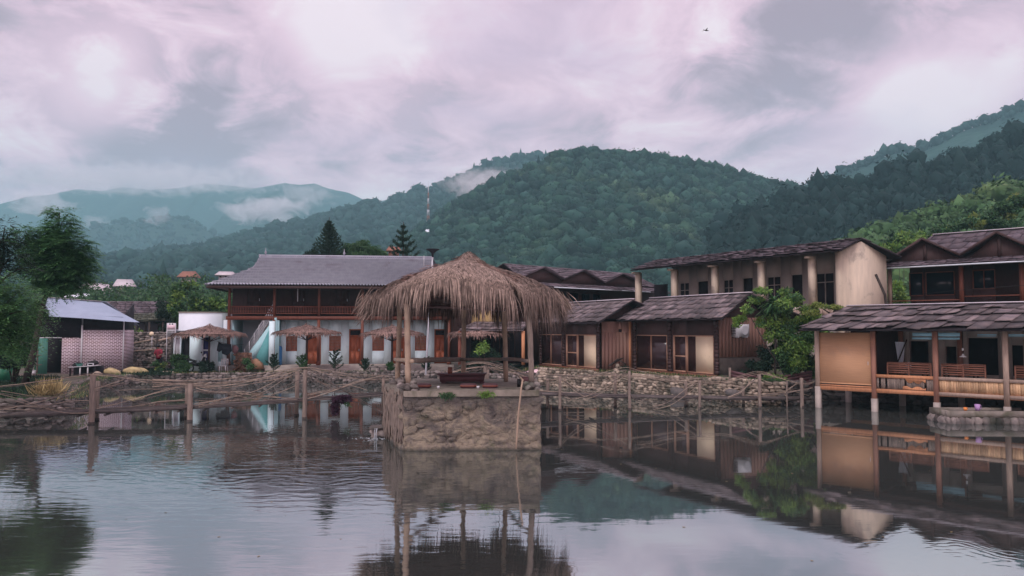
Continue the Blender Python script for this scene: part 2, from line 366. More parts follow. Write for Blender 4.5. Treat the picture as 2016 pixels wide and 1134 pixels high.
def brick_mat():
    m = bpy.data.materials.new('white_jointed_brick'); m.use_nodes = True; n = NT(m.node_tree); n.n.clear()
    tc = n.new('ShaderNodeTexCoord'); s = n.new('ShaderNodeSeparateXYZ'); n.put(s.inputs[0], tc.outputs['Object'])
    c = n.new('ShaderNodeCombineXYZ'); n.put(c.inputs[0], s.outputs[0]); 
    wob = n.math('MULTIPLY', n.math('SUBTRACT', n.noise(tc.outputs['Object'], 2.5, 3), .5), .05)
    n.put(c.inputs[1], n.math('ADD', s.outputs[2], wob))
    b = n.new('ShaderNodeTexBrick'); n.put(b.inputs['Vector'], c.outputs[0]); b.inputs['Scale'].default_value = 1
    b.inputs['Brick Width'].default_value = .235; b.inputs['Row Height'].default_value = .088; b.inputs['Mortar Size'].default_value = .0205
    b.inputs['Mortar Smooth'].default_value = .25; b.inputs['Color1'].default_value = (.105, .05, .055, 1); b.inputs['Color2'].default_value = (.07, .035, .04, 1)
    b.inputs['Mortar'].default_value = (.66, .56, .62, 1)
    d = n.noise(tc.outputs['Object'], 1.3, 5, .65); col = n.mix(n.mapr(d, .5, .75, 0, .55), b.outputs[0], (.3, .2, .17, 1))
    p = n.new('ShaderNodeBsdfPrincipled'); n.put(p.inputs['Base Color'], col); p.inputs['Roughness'].default_value = .9
    bp = n.new('ShaderNodeBump'); n.put(bp.inputs['Height'], b.outputs['Fac']); bp.inputs['Strength'].default_value = .4; bp.inputs['Distance'].default_value = .01
    n.l.new(bp.outputs[0], p.inputs['Normal']); o = n.new('ShaderNodeOutputMaterial'); n.l.new(p.outputs[0], o.inputs[0]); return m
m_brick = brick_mat()

def platform_mat():
    m = bpy.data.materials.new('rendered_stone'); m.use_nodes = True; n = NT(m.node_tree); n.n.clear()
    tc = n.new('ShaderNodeTexCoord'); o = tc.outputs['Object']
    a = n.noise(o, 1.3, 8, .72, .8); b = n.noise(o, 5.5, 8, .7, .5)
    v = n.new('ShaderNodeTexVoronoi'); v.feature = 'DISTANCE_TO_EDGE'; v.inputs['Scale'].default_value = 2.3
    mp = n.new('ShaderNodeMapping'); n.put(mp.inputs[0], o); mp.inputs['Scale'].default_value = (1, 1, 1.7)
    n.put(v.inputs['Vector'], mp.outputs[0])
    base = n.ramp(a, [(.32, (.04, .036, .038)), (.44, (.12, .10, .085)), (.55, (.26, .215, .155)), (.7, (.155, .125, .105))])
    col = n.mix(n.mapr(b, .5, .64, 0, .8), base, (.12, .10, .09, 1))
    col = n.mix(n.mapr(v.outputs['Distance'], 0, .03, .18, 0), col, (.06, .05, .045, 1))
    s = n.new('ShaderNodeSeparateXYZ'); n.put(s.inputs[0], o)
    wet = n.mapr(n.math('ADD', s.outputs[2], n.math('MULTIPLY', n.math('SUBTRACT', b, .5), .25)), .1, .02, 0, .75)   # wet, weedy tide line
    col = n.mix(wet, col, (.03, .03, .024, 1))
    stain = n.mapr(n.math('ADD', s.outputs[2], n.math('MULTIPLY', n.math('SUBTRACT', a, .5), 1.6)), 1.05, 1.4, 0, .7)   # black mould below the slab
    col = n.mix(stain, col, (.045, .042, .045, 1))
    c = n.noise(o, 2.7, 5, .7, .4); col = n.mix(n.mapr(c, .56, .72, 0, .6), col, (.065, .075, .035, 1))   # moss
    p = n.new('ShaderNodeBsdfPrincipled'); n.put(p.inputs['Base Color'], col); p.inputs['Roughness'].default_value = .9
    h = n.math('ADD', n.math('MULTIPLY', a, 1.0), n.math('ADD', n.math('MULTIPLY', b, .5), n.mapr(v.outputs['Distance'], 0, .12, -.12, 0)))
    bp = n.new('ShaderNodeBump'); n.put(bp.inputs['Height'], h); bp.inputs['Strength'].default_value = 1; bp.inputs['Distance'].default_value = .16
    n.l.new(bp.outputs[0], p.inputs['Normal']); q = n.new('ShaderNodeOutputMaterial'); n.l.new(p.outputs[0], q.inputs[0]); return m
m_platform = platform_mat()

def water_mat():
    m = bpy.data.materials.new('pond_water'); m.use_nodes = True; n = NT(m.node_tree); n.n.clear()
    tc = n.new('ShaderNodeTexCoord'); o = tc.outputs['Object']
    def src(x, y, k, fall, amp):
        d = n.vmath('DISTANCE', n.vmath('ADD', o, n.vmath('SCALE', warp, scale=2.2)), (x, y, 0), out=1)
        wv = n.math('SINE', n.math('MULTIPLY', d, k))
        return n.math('MULTIPLY', n.math('MULTIPLY', wv, amp), n.mapr(d, .1, fall, 1, 0))
    nz = n.new('ShaderNodeTexNoise'); n.put(nz.inputs['Vector'], o); nz.inputs['Scale'].default_value = .8; nz.inputs['Detail'].default_value = 3
    warp = n.vmath('SUBTRACT', nz.outputs['Color'], (.5, .5, .5))
    mp = n.new('ShaderNodeMapping'); n.put(mp.inputs[0], o); mp.inputs['Scale'].default_value = (.55, 2.2, 1)
    a = n.noise(mp.outputs[0], 1.5, 3, .5, .3)
    mp2 = n.new('ShaderNodeMapping'); n.put(mp2.inputs[0], o); mp2.inputs['Scale'].default_value = (.35, 1, 1); mp2.inputs['Rotation'].default_value = (0, 0, R(8))
    b = n.noise(mp2.outputs[0], 7, 2, .5, .4)
    h = n.math('ADD', n.math('MULTIPLY', a, .55), n.math('MULTIPLY', b, .16))
    S = G(748, 862)
    h = n.math('ADD', h, src(S.x, S.y, 14, 12, .20)); h = n.math('ADD', h, src(S.x, S.y, 37, 7, .10))
    S2 = G(1905, 1108); h = n.math('ADD', h, src(S2.x, S2.y, 30, 2.2, .22))
    S3 = G(430, 850); h = n.math('ADD', h, src(S3.x, S3.y, 26, 3.0, .15))
    # livelier water on the left, where the spout stirs it; nearly still on the right
    s = n.new('ShaderNodeSeparateXYZ'); n.put(s.inputs[0], o)
    side = n.math('ADD', n.math('ADD', s.outputs[0], n.math('MULTIPLY', n.math('SUBTRACT', nz.outputs['Fac'], .5), 6)), n.math('MULTIPLY', s.outputs[1], .0))
    calm = n.mapr(side, -2.5, 1.5, 1.0, .13)
    near = n.mapr(s.outputs[1], 26, 19, .2, 1.0)
    h = n.math('MULTIPLY', n.math('MULTIPLY', h, calm), near)
    bp = n.new('ShaderNodeBump'); n.put(bp.inputs['Height'], h); bp.inputs['Strength'].default_value = 1; bp.inputs['Distance'].default_value = .0085
    d = n.new('ShaderNodeBsdfDiffuse'); d.inputs[0].default_value = (.042, .046, .042, 1)
    g = n.new('ShaderNodeBsdfGlossy'); g.inputs[0].default_value = (.85, .90, .91, 1); g.inputs['Roughness'].default_value = .03
    n.l.new(bp.outputs[0], g.inputs['Normal'])
    ms = n.new("ShaderNodeMixShader"); ms.inputs[0].default_value = .62; n.l.new(d.outputs[0], ms.inputs[1]); n.l.new(g.outputs[0], ms.inputs[2])
    out = n.new('ShaderNodeOutputMaterial'); n.l.new(ms.outputs[0], out.inputs[0]); return m

# ------------------------------------------------------------------ pond, ground
bank = [(-200, 828), (0, 824), (70, 820), (128, 814), (150, 782), (185, 764), (260, 757), (400, 753), (600, 752), (760, 752), (900, 753), (1000, 756), (1062, 758), (1160, 766), (1250, 772), (1330, 780), (1412, 788), (1490, 796), (1540, 797)]
ring = [G(u, v) for u, v in bank]
ring += [Vector(p) for p in ((12.4, 34.2, 0), (14.4, 35.8, 0), (17, 34.2, 0), (20, 31, 0), (24, 26.5, 0), (28, 20, 0), (30, 10, 0), (29, 0, 0), (24, -5, 0), (8, -6, 0), (-8, -6, 0), (-22, -5, 0), (-27, 5, 0), (-28.5, 14, 0), (-29, 22, 0))]
def gz(x): return .55 + .42 * max(0, min(1, x / 1.5))
cx, cy = 0, 16
gm = MB(); rows = []
for k, rad in enumerate([0, 1.5, 4, 9, 20, 60, 200, 900, 6000]):
    row = []
    for p in ring:
        d = Vector((p.x - cx, p.y - cy, 0)).normalized(); q = p + d * rad
        row.append((q.x, q.y, gz(p.x) + (0 if k < 4 else (.15 if k < 6 else .5)) + (rnd.uniform(-.04, .06) if 0 < k < 5 else 0)))
    rows.append(row + [row[0]])
gm.grid(np.array(rows)); structure('ground', gm, m_earth)
wm = MB(); wm.poly([(p.x + (p.x - cx) * .012, p.y + (p.y - cy) * .012, 0) for p in ring]); structure('water', wm, water_mat())
bm_ = MB(); bm_.grid(np.array([[(p.x + (p.x - cx) * .01, p.y + (p.y - cy) * .01, z) for p in ring + [ring[0]]] for z in (-1.2, .5)])); structure('pond_bank', bm_, m_mortar)

def rubble_wall(name, pts, z0, z1f, mat, label, thick=.3, size=.2, lean=.0, group=None):
    """dry-stone retaining wall: core plus individually shaped stones"""
    o = Vector((pts[0].x, pts[0].y, 0)); t = thing(name, label, 'wall', o, group=group)
    core = MB(); st = MB()
    for a, b in zip(pts[:-1], pts[1:]):
        d = (b - a); L = d.length; d.normalize(); nrm = Vector((d.y, -d.x, 0))
        za, zb = z1f(a) - .03, z1f(b) - .03
        core.raw([tuple(a + nrm * .02 + Vector((0, 0, z0))), tuple(b + nrm * .02 + Vector((0, 0, z0))), tuple(b + nrm * .02 + Vector((0, 0, zb))), tuple(a + nrm * .02 + Vector((0, 0, za)))] +
                 [tuple(a - nrm * thick + Vector((0, 0, z0))), tuple(b - nrm * thick + Vector((0, 0, z0))), tuple(b - nrm * thick + Vector((0, 0, zb))), tuple(a - nrm * thick + Vector((0, 0, za)))],
                 [np.array([(0, 1, 2, 3), (4, 7, 6, 5), (3, 2, 6, 7), (0, 4, 5, 1), (0, 3, 7, 4), (1, 5, 6, 2)])])
        z = max(z0, -.12)
        while z < max(za, zb):
            h = size * rnd.uniform(.4, .75); x = -rnd.random() * size
            while x < L:
                wd = size * rnd.uniform(.7, 1.7); zt = za + (zb - za) * x / L
                if z < zt:
                    c = a + d * (x + wd / 2) + nrm * rnd.uniform(.0, .07); q = MB()
                    rock(q, (0, 0, 0), (wd * .56, rnd.uniform(.1, .17), h * .58), .22, 1 if size < .17 else 2, flat=1)
                    V = q.V[0]; W = np.outer(V[:, 0], tuple(d)) + np.outer(V[:, 1], tuple(nrm)); W[:, 2] = V[:, 2]
                    st.raw(W + np.array((c.x, c.y, z + h / 2)), q.F[0])
                x += wd * .98
            z += h * .95
    part('wall_core', core, m_mortar, t, world=o); part('stone_facing', st, mat, t, smooth=True, world=o); return t
rubble_wall('stone_retaining_wall', ring[0:6], -.3, lambda p: .62, m_stone_d, 'dark dry stone bank of the pond at the left edge, below the brick shed', size=.24)
rubble_wall('stone_retaining_wall', ring[5:13], -.3, lambda p: .60, m_stone_d, 'dark dry stone bank of the pond in front of the pale blue guesthouse', size=.25)
rubble_wall('stone_retaining_wall', ring[12:19], -.3, lambda p: .98, m_stone, 'pale rubble stone wall below the two wooden huts with glass doors', size=.25)
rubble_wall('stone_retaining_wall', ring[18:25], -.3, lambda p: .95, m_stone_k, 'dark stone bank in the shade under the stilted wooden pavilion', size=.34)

# ------------------------------------------------------------------ hills
def hill_mat(name, c1, c2, c3, sc_):
    m = bpy.data.materials.new(name); m.use_nodes = True; n = NT(m.node_tree); n.n.clear()
    tc = n.new('ShaderNodeTexCoord'); o = tc.outputs['Object']
    a = n.noise(o, sc_, 6, .65, .2); b = n.noise(o, sc_ * 9, 5, .7)
    col = n.mix(n.mapr(a, .35, .65), (*c1, 1), (*c2, 1)); col = n.mix(n.mapr(b, .4, .65), col, (*c3, 1))
    p = n.new('ShaderNodeBsdfPrincipled'); n.put(p.inputs['Base Color'], col); p.inputs['Roughness'].default_value = .95; p.inputs['Specular IOR Level'].default_value = .1
    bp = n.new('ShaderNodeBump'); n.put(bp.inputs['Height'], n.math('ADD', b, a)); bp.inputs['Strength'].default_value = 1; bp.inputs['Distance'].default_value = .35 / sc_ * .12
    n.l.new(bp.outputs[0], p.inputs['Normal']); q = n.new('ShaderNodeOutputMaterial'); n.l.new(p.outputs[0], q.inputs[0]); return m
def hill(name, prof, ridge, front, mat, zfront=2.0, gully=.10, nu=160, nt=46, seed=0, power=1.15, rough=.02):
    """prof: silhouette (u, v); ridge/front: distances; the slope comes down towards the viewer and falls away behind"""
    us = np.array([p[0] for p in prof], float); vs = np.array([p[1] for p in prof], float)
    U = np.linspace(us[0], us[-1], nu); Vv = np.interp(U, us, vs)
    rp = np.array([tuple(P(u, v, ridge(u) if callable(ridge) else ridge)) for u, v in zip(U, Vv)])
    fr_ = np.array([(front(u) if callable(front) else front) for u in U])
    fp = np.stack([(U - CU) / FOC * fr_, fr_, np.full(nu, zfront)], 1)
    T = np.concatenate([np.linspace(0, 1, nt), 1 + np.linspace(.06, .7, 8)])
    A = np.zeros((len(T), nu, 3))
    for i, t in enumerate(T):
        if t <= 1:
            A[i] = fp + (rp - fp) * t; A[i, :, 2] = fp[:, 2] + (rp[:, 2] - fp[:, 2]) * t ** power
        else:
            A[i] = rp + (rp - fp) * (t - 1) * .8; A[i, :, 2] = np.maximum(0, rp[:, 2] * (1 - (t - 1) ** .8 * 1.2))
    hgt = rp[:, 2].mean(); Lw = hgt * .9
    nz = fbm(A[..., 0] / Lw, A[..., 1] / Lw * .55, 5, seed) * gully * 4 * hgt
    rd = np.abs(fbm(A[..., 0] / Lw * 1.7 + 9, A[..., 1] / Lw * .35, 3, seed + 5)) * -gully * 3 * hgt
    k = np.sin(np.pi * np.clip(T, 0, 1))[:, None] ** .8
    A[..., 2] += (nz + rd) * k + fbm(A[..., 0] / Lw * 6, A[..., 1] / Lw * 6, 3, seed + 2) * rough * 2 * hgt * np.clip(k + .15, 0, 1)
    mb = MB(); mb.grid(A); structure(name, mb, mat, smooth=True)
    return A, nt
m_h_far = hill_mat('far_slope', (.035, .085, .065), (.014, .042, .038), (.012, .034, .03), .008)
m_h_mid = hill_mat('wooded_slope', (.03, .065, .045), (.018, .042, .032), (.012, .028, .022), .02)
m_h_near = hill_mat('scrub_slope', (.04, .085, .04), (.022, .055, .03), (.015, .035, .02), .05)
HILLS = {}
HILLS['A'] = hill('far_mountain', [(-700, 470), (-300, 400), (0, 402), (50, 388), (100, 383), (150, 372), (200, 376), (240, 368), (300, 374), (350, 370), (400, 361), (450, 365), (500, 371), (530, 366), (560, 360), (590, 364), (620, 361), (640, 369), (660, 374), (685, 379), (710, 390), (735, 401), (780, 420), (860, 450), (1000, 480)], 2600, 1500, m_h_far, 3, .24, 300, 90, 3)
HILLS['A2'] = hill('far_ridge', [(640, 470), (700, 425), (740, 398), (785, 388), (830, 384), (900, 410), (1000, 450)], 2150, 1500, m_h_far, 3, .06, 80, 40, 8)
HILLS['M'] = hill('low_ridge', [(-500, 480), (-100, 470), (120, 470), (175, 452), (230, 440), (290, 441), (345, 431), (385, 440), (420, 462), (500, 500), (600, 530)], 1750, 1250, m_h_mid, 3, .07, 120, 40, 12)
HILLS['C'] = hill('middle_ridge', [(-300, 560), (0, 545), (150, 528), (250, 512), (330, 502), (400, 492), (470, 472), (560, 451), (622, 438), (643, 425), (702, 414), (721, 403), (764, 409), (788, 393), (828, 379), (855, 374), (903, 355), (962, 328), (1016, 317), (1069, 312), (1085, 313), (1130, 330), (1300, 400), (1500, 450)],
                  lambda u: 820 + 380 * max(0, min(1, (u - 100) / 700)), lambda u: 230 + 200 * max(0, min(1, (u - 100) / 700)), m_h_mid, 4, .06, 240, 70, 21)
HILLS['D'] = hill('wooded_hill', [(600, 560), (760, 508), (800, 482), (850, 452), (880, 430), (930, 397), (1000, 362), (1060, 342), (1100, 321), (1160, 311), (1220, 318), (1290, 322), (1350, 328), (1420, 346), (1500, 370), (1570, 382), (1620, 386), (1700, 395), (1800, 430), (1950, 480)],
                  600, 330, m_h_mid, 8, .045, 240, 80, 33, 1.0)
HILLS['E'] = hill('bare_slope', [(1400, 440), (1500, 400), (1560, 384), (1600, 370), (1650, 346), (1720, 318), (1760, 301), (1800, 300), (1830, 288), (1900, 256), (1960, 236), (2016, 215), (2300, 150), (2700, 140)], 880, 420, m_h_far, 3, .05, 120, 50, 41)
HILLS['F'] = hill('pine_slope', [(1400, 470), (1500, 430), (1570, 400), (1650, 385), (1720, 372), (1790, 350), (1850, 340), (1890, 318), (1950, 300), (2016, 282), (2300, 220), (2700, 200)], 330, 200, m_h_mid, 5, .05, 120, 50, 52)
HILLS['G'] = hill('green_slope', [(1600, 560), (1680, 505), (1740, 485), (1800, 462), (1860, 448), (1900, 432), (1980, 408), (2016, 398), (2300, 350), (2700, 340)], 135, 75, m_h_near, 3, .04, 90, 40, 63)

# forest: each hill carries one mass of tree crowns
def forest(name, key, n, size, mat, tmin=.0, tall=1.0, conifer=.0, urange=None, cards=36, seed=1, ridge_bias=.12, core=True, tmax=1.0, card=.26):
    A, nt = HILLS[key]; r = np.random.default_rng(seed)
    S = A[:nt]; k = r.integers(0, nt - 1, n * 3); 
    ti = np.clip(r.uniform(tmin, tmax, n * 3) * (nt - 1), 0, nt - 1.001); edge = r.random(n * 3) < ridge_bias; ti[edge] = nt - 1.001
    ui = r.uniform(0, S.shape[1] - 1.001, n * 3)
    i, j = ti.astype(int), ui.astype(int); a, b = (ti - i)[:, None], (ui - j)[:, None]
    B = (S[i, j] * (1 - a) + S[i + 1, j] * a) * (1 - b) + (S[i, j + 1] * (1 - a) + S[i + 1, j + 1] * a) * b
    px = CU + B[:, 0] / B[:, 1] * FOC; lo, hi = urange or (-120, 2140)
    ok = (px > lo) & (px < hi); B = B[ok][:n]; m = len(B)
    if core is False: pass
    s = size * np.exp(r.normal(-.22, .45, m)).clip(.35, 2.1) * (1 + .35 * fbm(B[:, 0] / (size * 9), B[:, 1] / (size * 9), 3, seed))
    con = r.random(m) < conifer
    mb = MB(); V0, F0 = ICO1
    var = [V0 * (1 + .28 * np.random.default_rng(q).normal(size=(len(V0), 1))).clip(.5, 1.5) for q in range(8)]
    for q in range(8):
        sel = np.where((np.arange(m) % 8 == q) & ~con)[0]
        if len(sel):
            W = var[q][None] * (s[sel][:, None, None] * np.array([.40 / tall ** .5, .40 / tall ** .5, .37 * tall])) + (B[sel] + np.array([0, 0, 1.0]) * (s[sel] * .38)[:, None])[:, None]
            I = (np.arange(len(sel)) * len(V0))[:, None, None] + F0[None]; mb.raw(W.reshape(-1, 3), [I.reshape(-1, 3)])
    sel = np.where(con)[0]
    if len(sel):
        prof = [(0.0, 1.35), (.10, 1.0), (.2, .8), (.12, .78), (.29, .5), (.17, .48), (.34, .12), (.06, .1), (.05, -.2)]
        nn = 6; T = np.array([(rr * math.cos(2 * math.pi * j / nn + i) , rr * math.sin(2 * math.pi * j / nn + i), z) for i, (rr, z) in enumerate(prof) for j in range(nn)])
        Fc = np.array([(i * nn + j, i * nn + (j + 1) % nn, (i + 1) * nn + (j + 1) % nn, (i + 1) * nn + j) for i in range(len(prof) - 1) for j in range(nn)])
        W = T[None] * s[sel][:, None, None] * np.array([1, 1, 1.0]) + B[sel][:, None]
        I = (np.arange(len(sel)) * len(T))[:, None, None] + Fc[None]; mb.raw(W.reshape(-1, 3), [I.reshape(-1, 4)])
    if cards:
        o = np.where(~con)[0] if conifer < .9 else np.arange(m); oo = np.repeat(o, cards); d = r.normal(size=(len(oo), 3)); d /= np.linalg.norm(d, axis=1)[:, None]
        d[:, 2] = np.abs(d[:, 2]) * .9 - .15
        C = B[oo] + np.array([0, 0, 1.0]) * (s[oo] * .4)[:, None] + d * (s[oo] * r.uniform(.38, .56, len(oo)))[:, None] * np.array([1 / tall ** .5, 1 / tall ** .5, tall])
        t1 = r.normal(size=(len(oo), 3)); t1 -= (t1 * d).sum(1)[:, None] * d * .7; t1 /= np.linalg.norm(t1, axis=1)[:, None]; t2 = np.cross(t1, d) 
        h = (s[oo] * card * r.uniform(.5, 1.2, len(oo)))[:, None] * .5
        W = np.stack([C - t1 * h, C + t2 * h * .7, C + t1 * h, C - t2 * h * .7], 1).reshape(-1, 3); I = np.arange(len(oo))[:, None] * 4
        mb.raw(W, [np.hstack([I, I + 1, I + 2, I + 3])])
    return structure(name, mb, mat, kind='stuff')
m_f_far = M('far_canopy', (.022, .055, .045), (.012, .032, .028), .05, .9, 0, island=.5, spec=.1)
m_f_mid = M('canopy', (.024, .060, .040), (.010, .030, .025), .04, .9, 0, island=.75, spec=.1, dirt=((.062, .10, .045), .016, .57), hue=.025)
m_f_con = M('pine_canopy', (.012, .03, .027), (.007, .019, .019), .05, .9, 0, island=.45, spec=.1)
m_f_near = M('lush_canopy', (.055, .11, .04), (.03, .072, .03), .15, .8, 0, island=.5, spec=.15, dirt=((.11, .155, .055), .06, .52))
forest('forest', 'M', 2600, 12, m_f_far, cards=6, seed=2)
forest('forest', 'C', 15000, 9.0, m_f_far, cards=10, seed=3, conifer=.02)
forest('forest', 'D', 17000, 6.6, m_f_mid, cards=44, seed=4, conifer=.0, urange=(700, 2140), card=.15)
forest('pine_wood', 'D', 300, 5.5, m_f_con, tmin=.86, conifer=1.0, cards=0, seed=14, ridge_bias=.2, urange=(830, 1075))
forest('forest', 'E', 500, 9, m_f_far, tmin=.97, cards=6, seed=5, ridge_bias=.8)
forest('pine_wood', 'F', 1500, 6.4, m_f_con, cards=44, seed=6, conifer=.0, ridge_bias=.15, card=.2, tall=1.5); forest('pine_wood', 'F', 1500, 5.0, m_f_con, cards=44, seed=61, ridge_bias=.1, card=.2)
forest('thicket', 'G', 900, 3.4, m_f_near, cards=90, seed=7, ridge_bias=.2, card=.16, urange=(1600, 2140))
# ------------------------------------------------------------------ building helpers
def wall(mb, x0, x1, z0, z1, y, th, holes=()):
    xs = sorted({x0, x1, *[max(x0, min(x1, h[0])) for h in holes], *[max(x0, min(x1, h[1])) for h in holes]})
    for a, b in zip(xs[:-1], xs[1:]):
        if b - a < 1e-4: continue
        m = (a + b) / 2; cut = sorted([(h[2], h[3]) for h in holes if h[0] < m < h[1]]); z = z0
        for c, d in cut:
            if c > z: mb.box(a, b, y, y + th, z, c)
            z = max(z, d)
        if z < z1: mb.box(a, b, y, y + th, z, z1)
    return mb
def shingles(mb, e0, e1, r0, r1, rows, wd, jit=.3, th=.028, over=1.35, lift=.05):
    e0, e1, r0, r1 = map(Vector, (e0, e1, r0, r1)); up = ((r0 - e0).cross(e1 - e0)).normalized()
    if up.z < 0: up = -up
    for k in range(rows):
        ta = k / rows; tb = min(1.0, (k + over) / rows)
        La = (e0 + (r0 - e0) * ta); Lb = (e1 + (r1 - e1) * ta); L = (Lb - La).length; x = -rnd.random() * wd
        while x < L:
            w_ = wd * rnd.uniform(.6, 1.35); s0 = max(0, x) / L; s1 = min(L, x + w_ * .96) / L
            if s1 > s0 + .15 * wd / L:
                j = rnd.uniform(-jit, jit) / rows * .5; a = ta + j; sk = rnd.uniform(-.02, .02) * wd / L * 3
                def pt(s_, t_): return (e0 + (r0 - e0) * t_).lerp(e1 + (r1 - e1) * t_, s_)
                l0 = lift * rnd.uniform(.6, 1.5); l1 = lift * rnd.uniform(.6, 1.5)
                q = [pt(s0 + sk, a) + up * l0, pt(s1 + sk, a + rnd.uniform(-.06, .06) / rows) + up * l1, pt(s1, tb) + up * .008, pt(s0, tb) + up * .008]
                mb.hexa(q, tuple(up * th * rnd.uniform(.7, 1.3)))
            x += w_
def shingle_roof(root, fe0, fe1, r0, r1, be0, be1, rows, wd, mat=None, ridge=True, brows=0, gable_boards=True, jit=.3, lift=.05):
    """front slope (and back slope) of wooden shingles on boards"""
    mat = mat or m_shingle; mb = MB(); shingles(mb, fe0, fe1, r0, r1, rows, wd, jit, lift=lift)
    if be0 is not None: shingles(mb, be1, be0, r1, r0, brows or rows, wd * 1.3, jit)
    o = part('roof', mb, mat, root)
    ub = MB(); ub.hexa([Vector(fe0), Vector(fe1), Vector(r1), Vector(r0)], (0, 0, -.05))
    if be0 is not None: ub.hexa([Vector(be1), Vector(be0), Vector(r0) + Vector((0, .004, 0)), Vector(r1) + Vector((0, .004, 0))], (0, 0, -.05))
    part('roof_boarding', ub, m_shingle_under, o)
    if ridge:
        rm = MB(); up = Vector((0, 0, .07)); rm.beam(Vector(r0) + up, Vector(r1) + up, .26, .045); part('ridge_cap', rm, m_ridge, o)
    return o
def thatch(mb, c, rx, ry, z_top, z_eave, n, blade=.5, prof=1.35, droop=.5, eave=None, w_=.018, gaps=(), rot=0, hang=0.0, side_len=0.0):
    """hip of grass blades combed outwards and down over an oval plan"""
    th = rng.uniform(0, 2 * math.pi, n); s = rng.uniform(0, 1, n) ** .6
    near_edge = rng.random(n) < .35; s[near_edge] = rng.uniform(.8, 1.0, near_edge.sum())
    for g0, g1 in gaps:
        a = (th % (2 * math.pi)); bad = (a > g0) & (a < g1) & (s > .74); s[bad] *= rng.uniform(.3, .8, bad.sum())
    def surf(th, s):
        hz = (eave(th) if eave else z_eave); sq = 1 + .05 * np.cos(4 * (th - rot))
        return np.stack([c[0] + np.cos(th) * rx * sq * s, c[1] + np.sin(th) * ry * sq * s, z_top - (z_top - hz) * (.62 * np.clip(s, 0, 3) ** .62 + .38 * np.clip(s, 0, 3) ** 4 if prof == 0 else np.clip(s, 0, 3) ** prof)], -1)
    p = surf(th, s); out = surf(th, s + .08) - p; out /= np.linalg.norm(out, axis=1)[:, None]
    L = blade * rng.uniform(.4, 1.1, n) * np.where(s > .86, rng.uniform(.35, 1.25, n) * (1 + .35 * np.sin(th * 17) * np.sin(th * 5 + 1)) * (1 + side_len * np.clip(np.cos(th + .25), 0, 1)), .75); side = np.cross(out, [0, 0, 1.0]); side /= np.linalg.norm(side, axis=1)[:, None]
    side = side + rng.normal(0, .18, (n, 3)); yaw = (rng.normal(0, .3, n) + .35 * np.sin(th * 9 + s * 7))[:, None]; out = out + side * yaw
    out = out + np.array([0, 0, -1.0]) * (np.clip((s - .84) / .16, 0, 1) * hang * rng.uniform(.5, 1.3, n))[:, None]; out /= np.linalg.norm(out, axis=1)[:, None]
    up = np.array([0, 0, 1.0]) * rng.uniform(.02, .07, n)[:, None]
    g = np.array([0, 0, -1.0]); dr = (droop * rng.uniform(.5, 1.5, n) * np.clip(s * 1.3 - .2, .1, 1))[:, None]
    w2 = (w_ * rng.uniform(.6, 1.6, n))[:, None]
    P0 = p + up; P1 = P0 + out * L[:, None] * .5 + g * L[:, None] * dr * .18; P2 = P0 + out * L[:, None] * .82 + g * L[:, None] * dr * .8
    V = np.stack([P0 - side * w2, P0 + side * w2, P1 + side * w2, P1 - side * w2, P2], 1).reshape(-1, 3)
    I = np.arange(n)[:, None] * 5
    mb.raw(V, [np.hstack([I, I + 1, I + 2, I + 3]), np.hstack([I + 3, I + 2, I + 4])])
    return surf
def balusters(mb, a, b, z0, z1, n, t=.04):
    a = Vector(a); b = Vector(b)
    for i in range(n):
        p = a.lerp(b, (i + .5) / n); mb.tube([(p.x, p.y, z0), (p.x, p.y, z0 + (z1 - z0) * .35), (p.x, p.y, z0 + (z1 - z0) * .5), (p.x, p.y, z1)], [t * .5, t * .8, t * .4, t * .55], 5)
def door(root, x0, x1, z0, z1, y, mat=m_door, transom=.3, name='door'):
    """panelled door in a frame with a fanlight"""
    f = MB(); t = .07
    for a, b, c, d in ((x0, x0 + t, z0, z1), (x1 - t, x1, z0, z1), (x0 + t, x1 - t, z1 - t, z1)): f.box(a, b, y - .03, y + .09, c, d)
    if transom: f.box(x0 + t, x1 - t, y - .03, y + .09, z1 - t - transom, z1 - transom)
    zt = z1 - t - (transom if transom else 0)
    lf = MB(); lf.box(x0 + t, x1 - t, y + .02, y + .06, z0 + .01, zt)
    xm = (x0 + x1) / 2; h = zt - z0
    for a, b in ((x0 + t + .06, xm - .04), (xm + .04, x1 - t - .06)):
        for c, d in ((.08, .42), (.48, .93)): lf.box(a, b, y + .005, y + .0195, z0 + h * c, z0 + h * d)
    o = part(name, lf, mat, root); part('door_frame', f, mat, o)
    if transom:
        g = MB(); g.box(x0 + t, x1 - t, y + .03, y + .05, z1 - transom, z1 - t); part('fanlight', g, m_int, o)
    k = MB(); k.box(x1 - t - .1, x1 - t - .06, y - .03, y + .004, z0 + h * .46, z0 + h * .54); part('handle', k, m_metal, o)
    return o
def shutter(root, x0, x1, z0, z1, y, mat=m_door):
    f = MB(); t = .05
    for a, b, c, d in ((x0, x0 + t, z0, z1), (x1 - t, x1, z0, z1), (x0 + t, x1 - t, z1 - t, z1), (x0 + t, x1 - t, z0, z0 + t)): f.box(a, b, y - .03, y + .05, c, d)
    s = MB(); n = 9; xm = (x0 + x1) / 2
    s.box(xm - .025, xm + .025, y - .02, y + .03, z0 + t, z1 - t)
    for i in range(n):
        z = z0 + t + (z1 - z0 - 2 * t) * (i + .5) / n
        for a, b in ((x0 + t, xm - .03), (xm + .03, x1 - t)): s.hexa([(a, y - .01, z - .05), (b, y - .01, z - .05), (b, y + .03, z + .03), (a, y + .03, z + .03)], (0, .012, .01))
    o = part('window_shutter', s, mat, root); part('frame', f, mat, o); return o
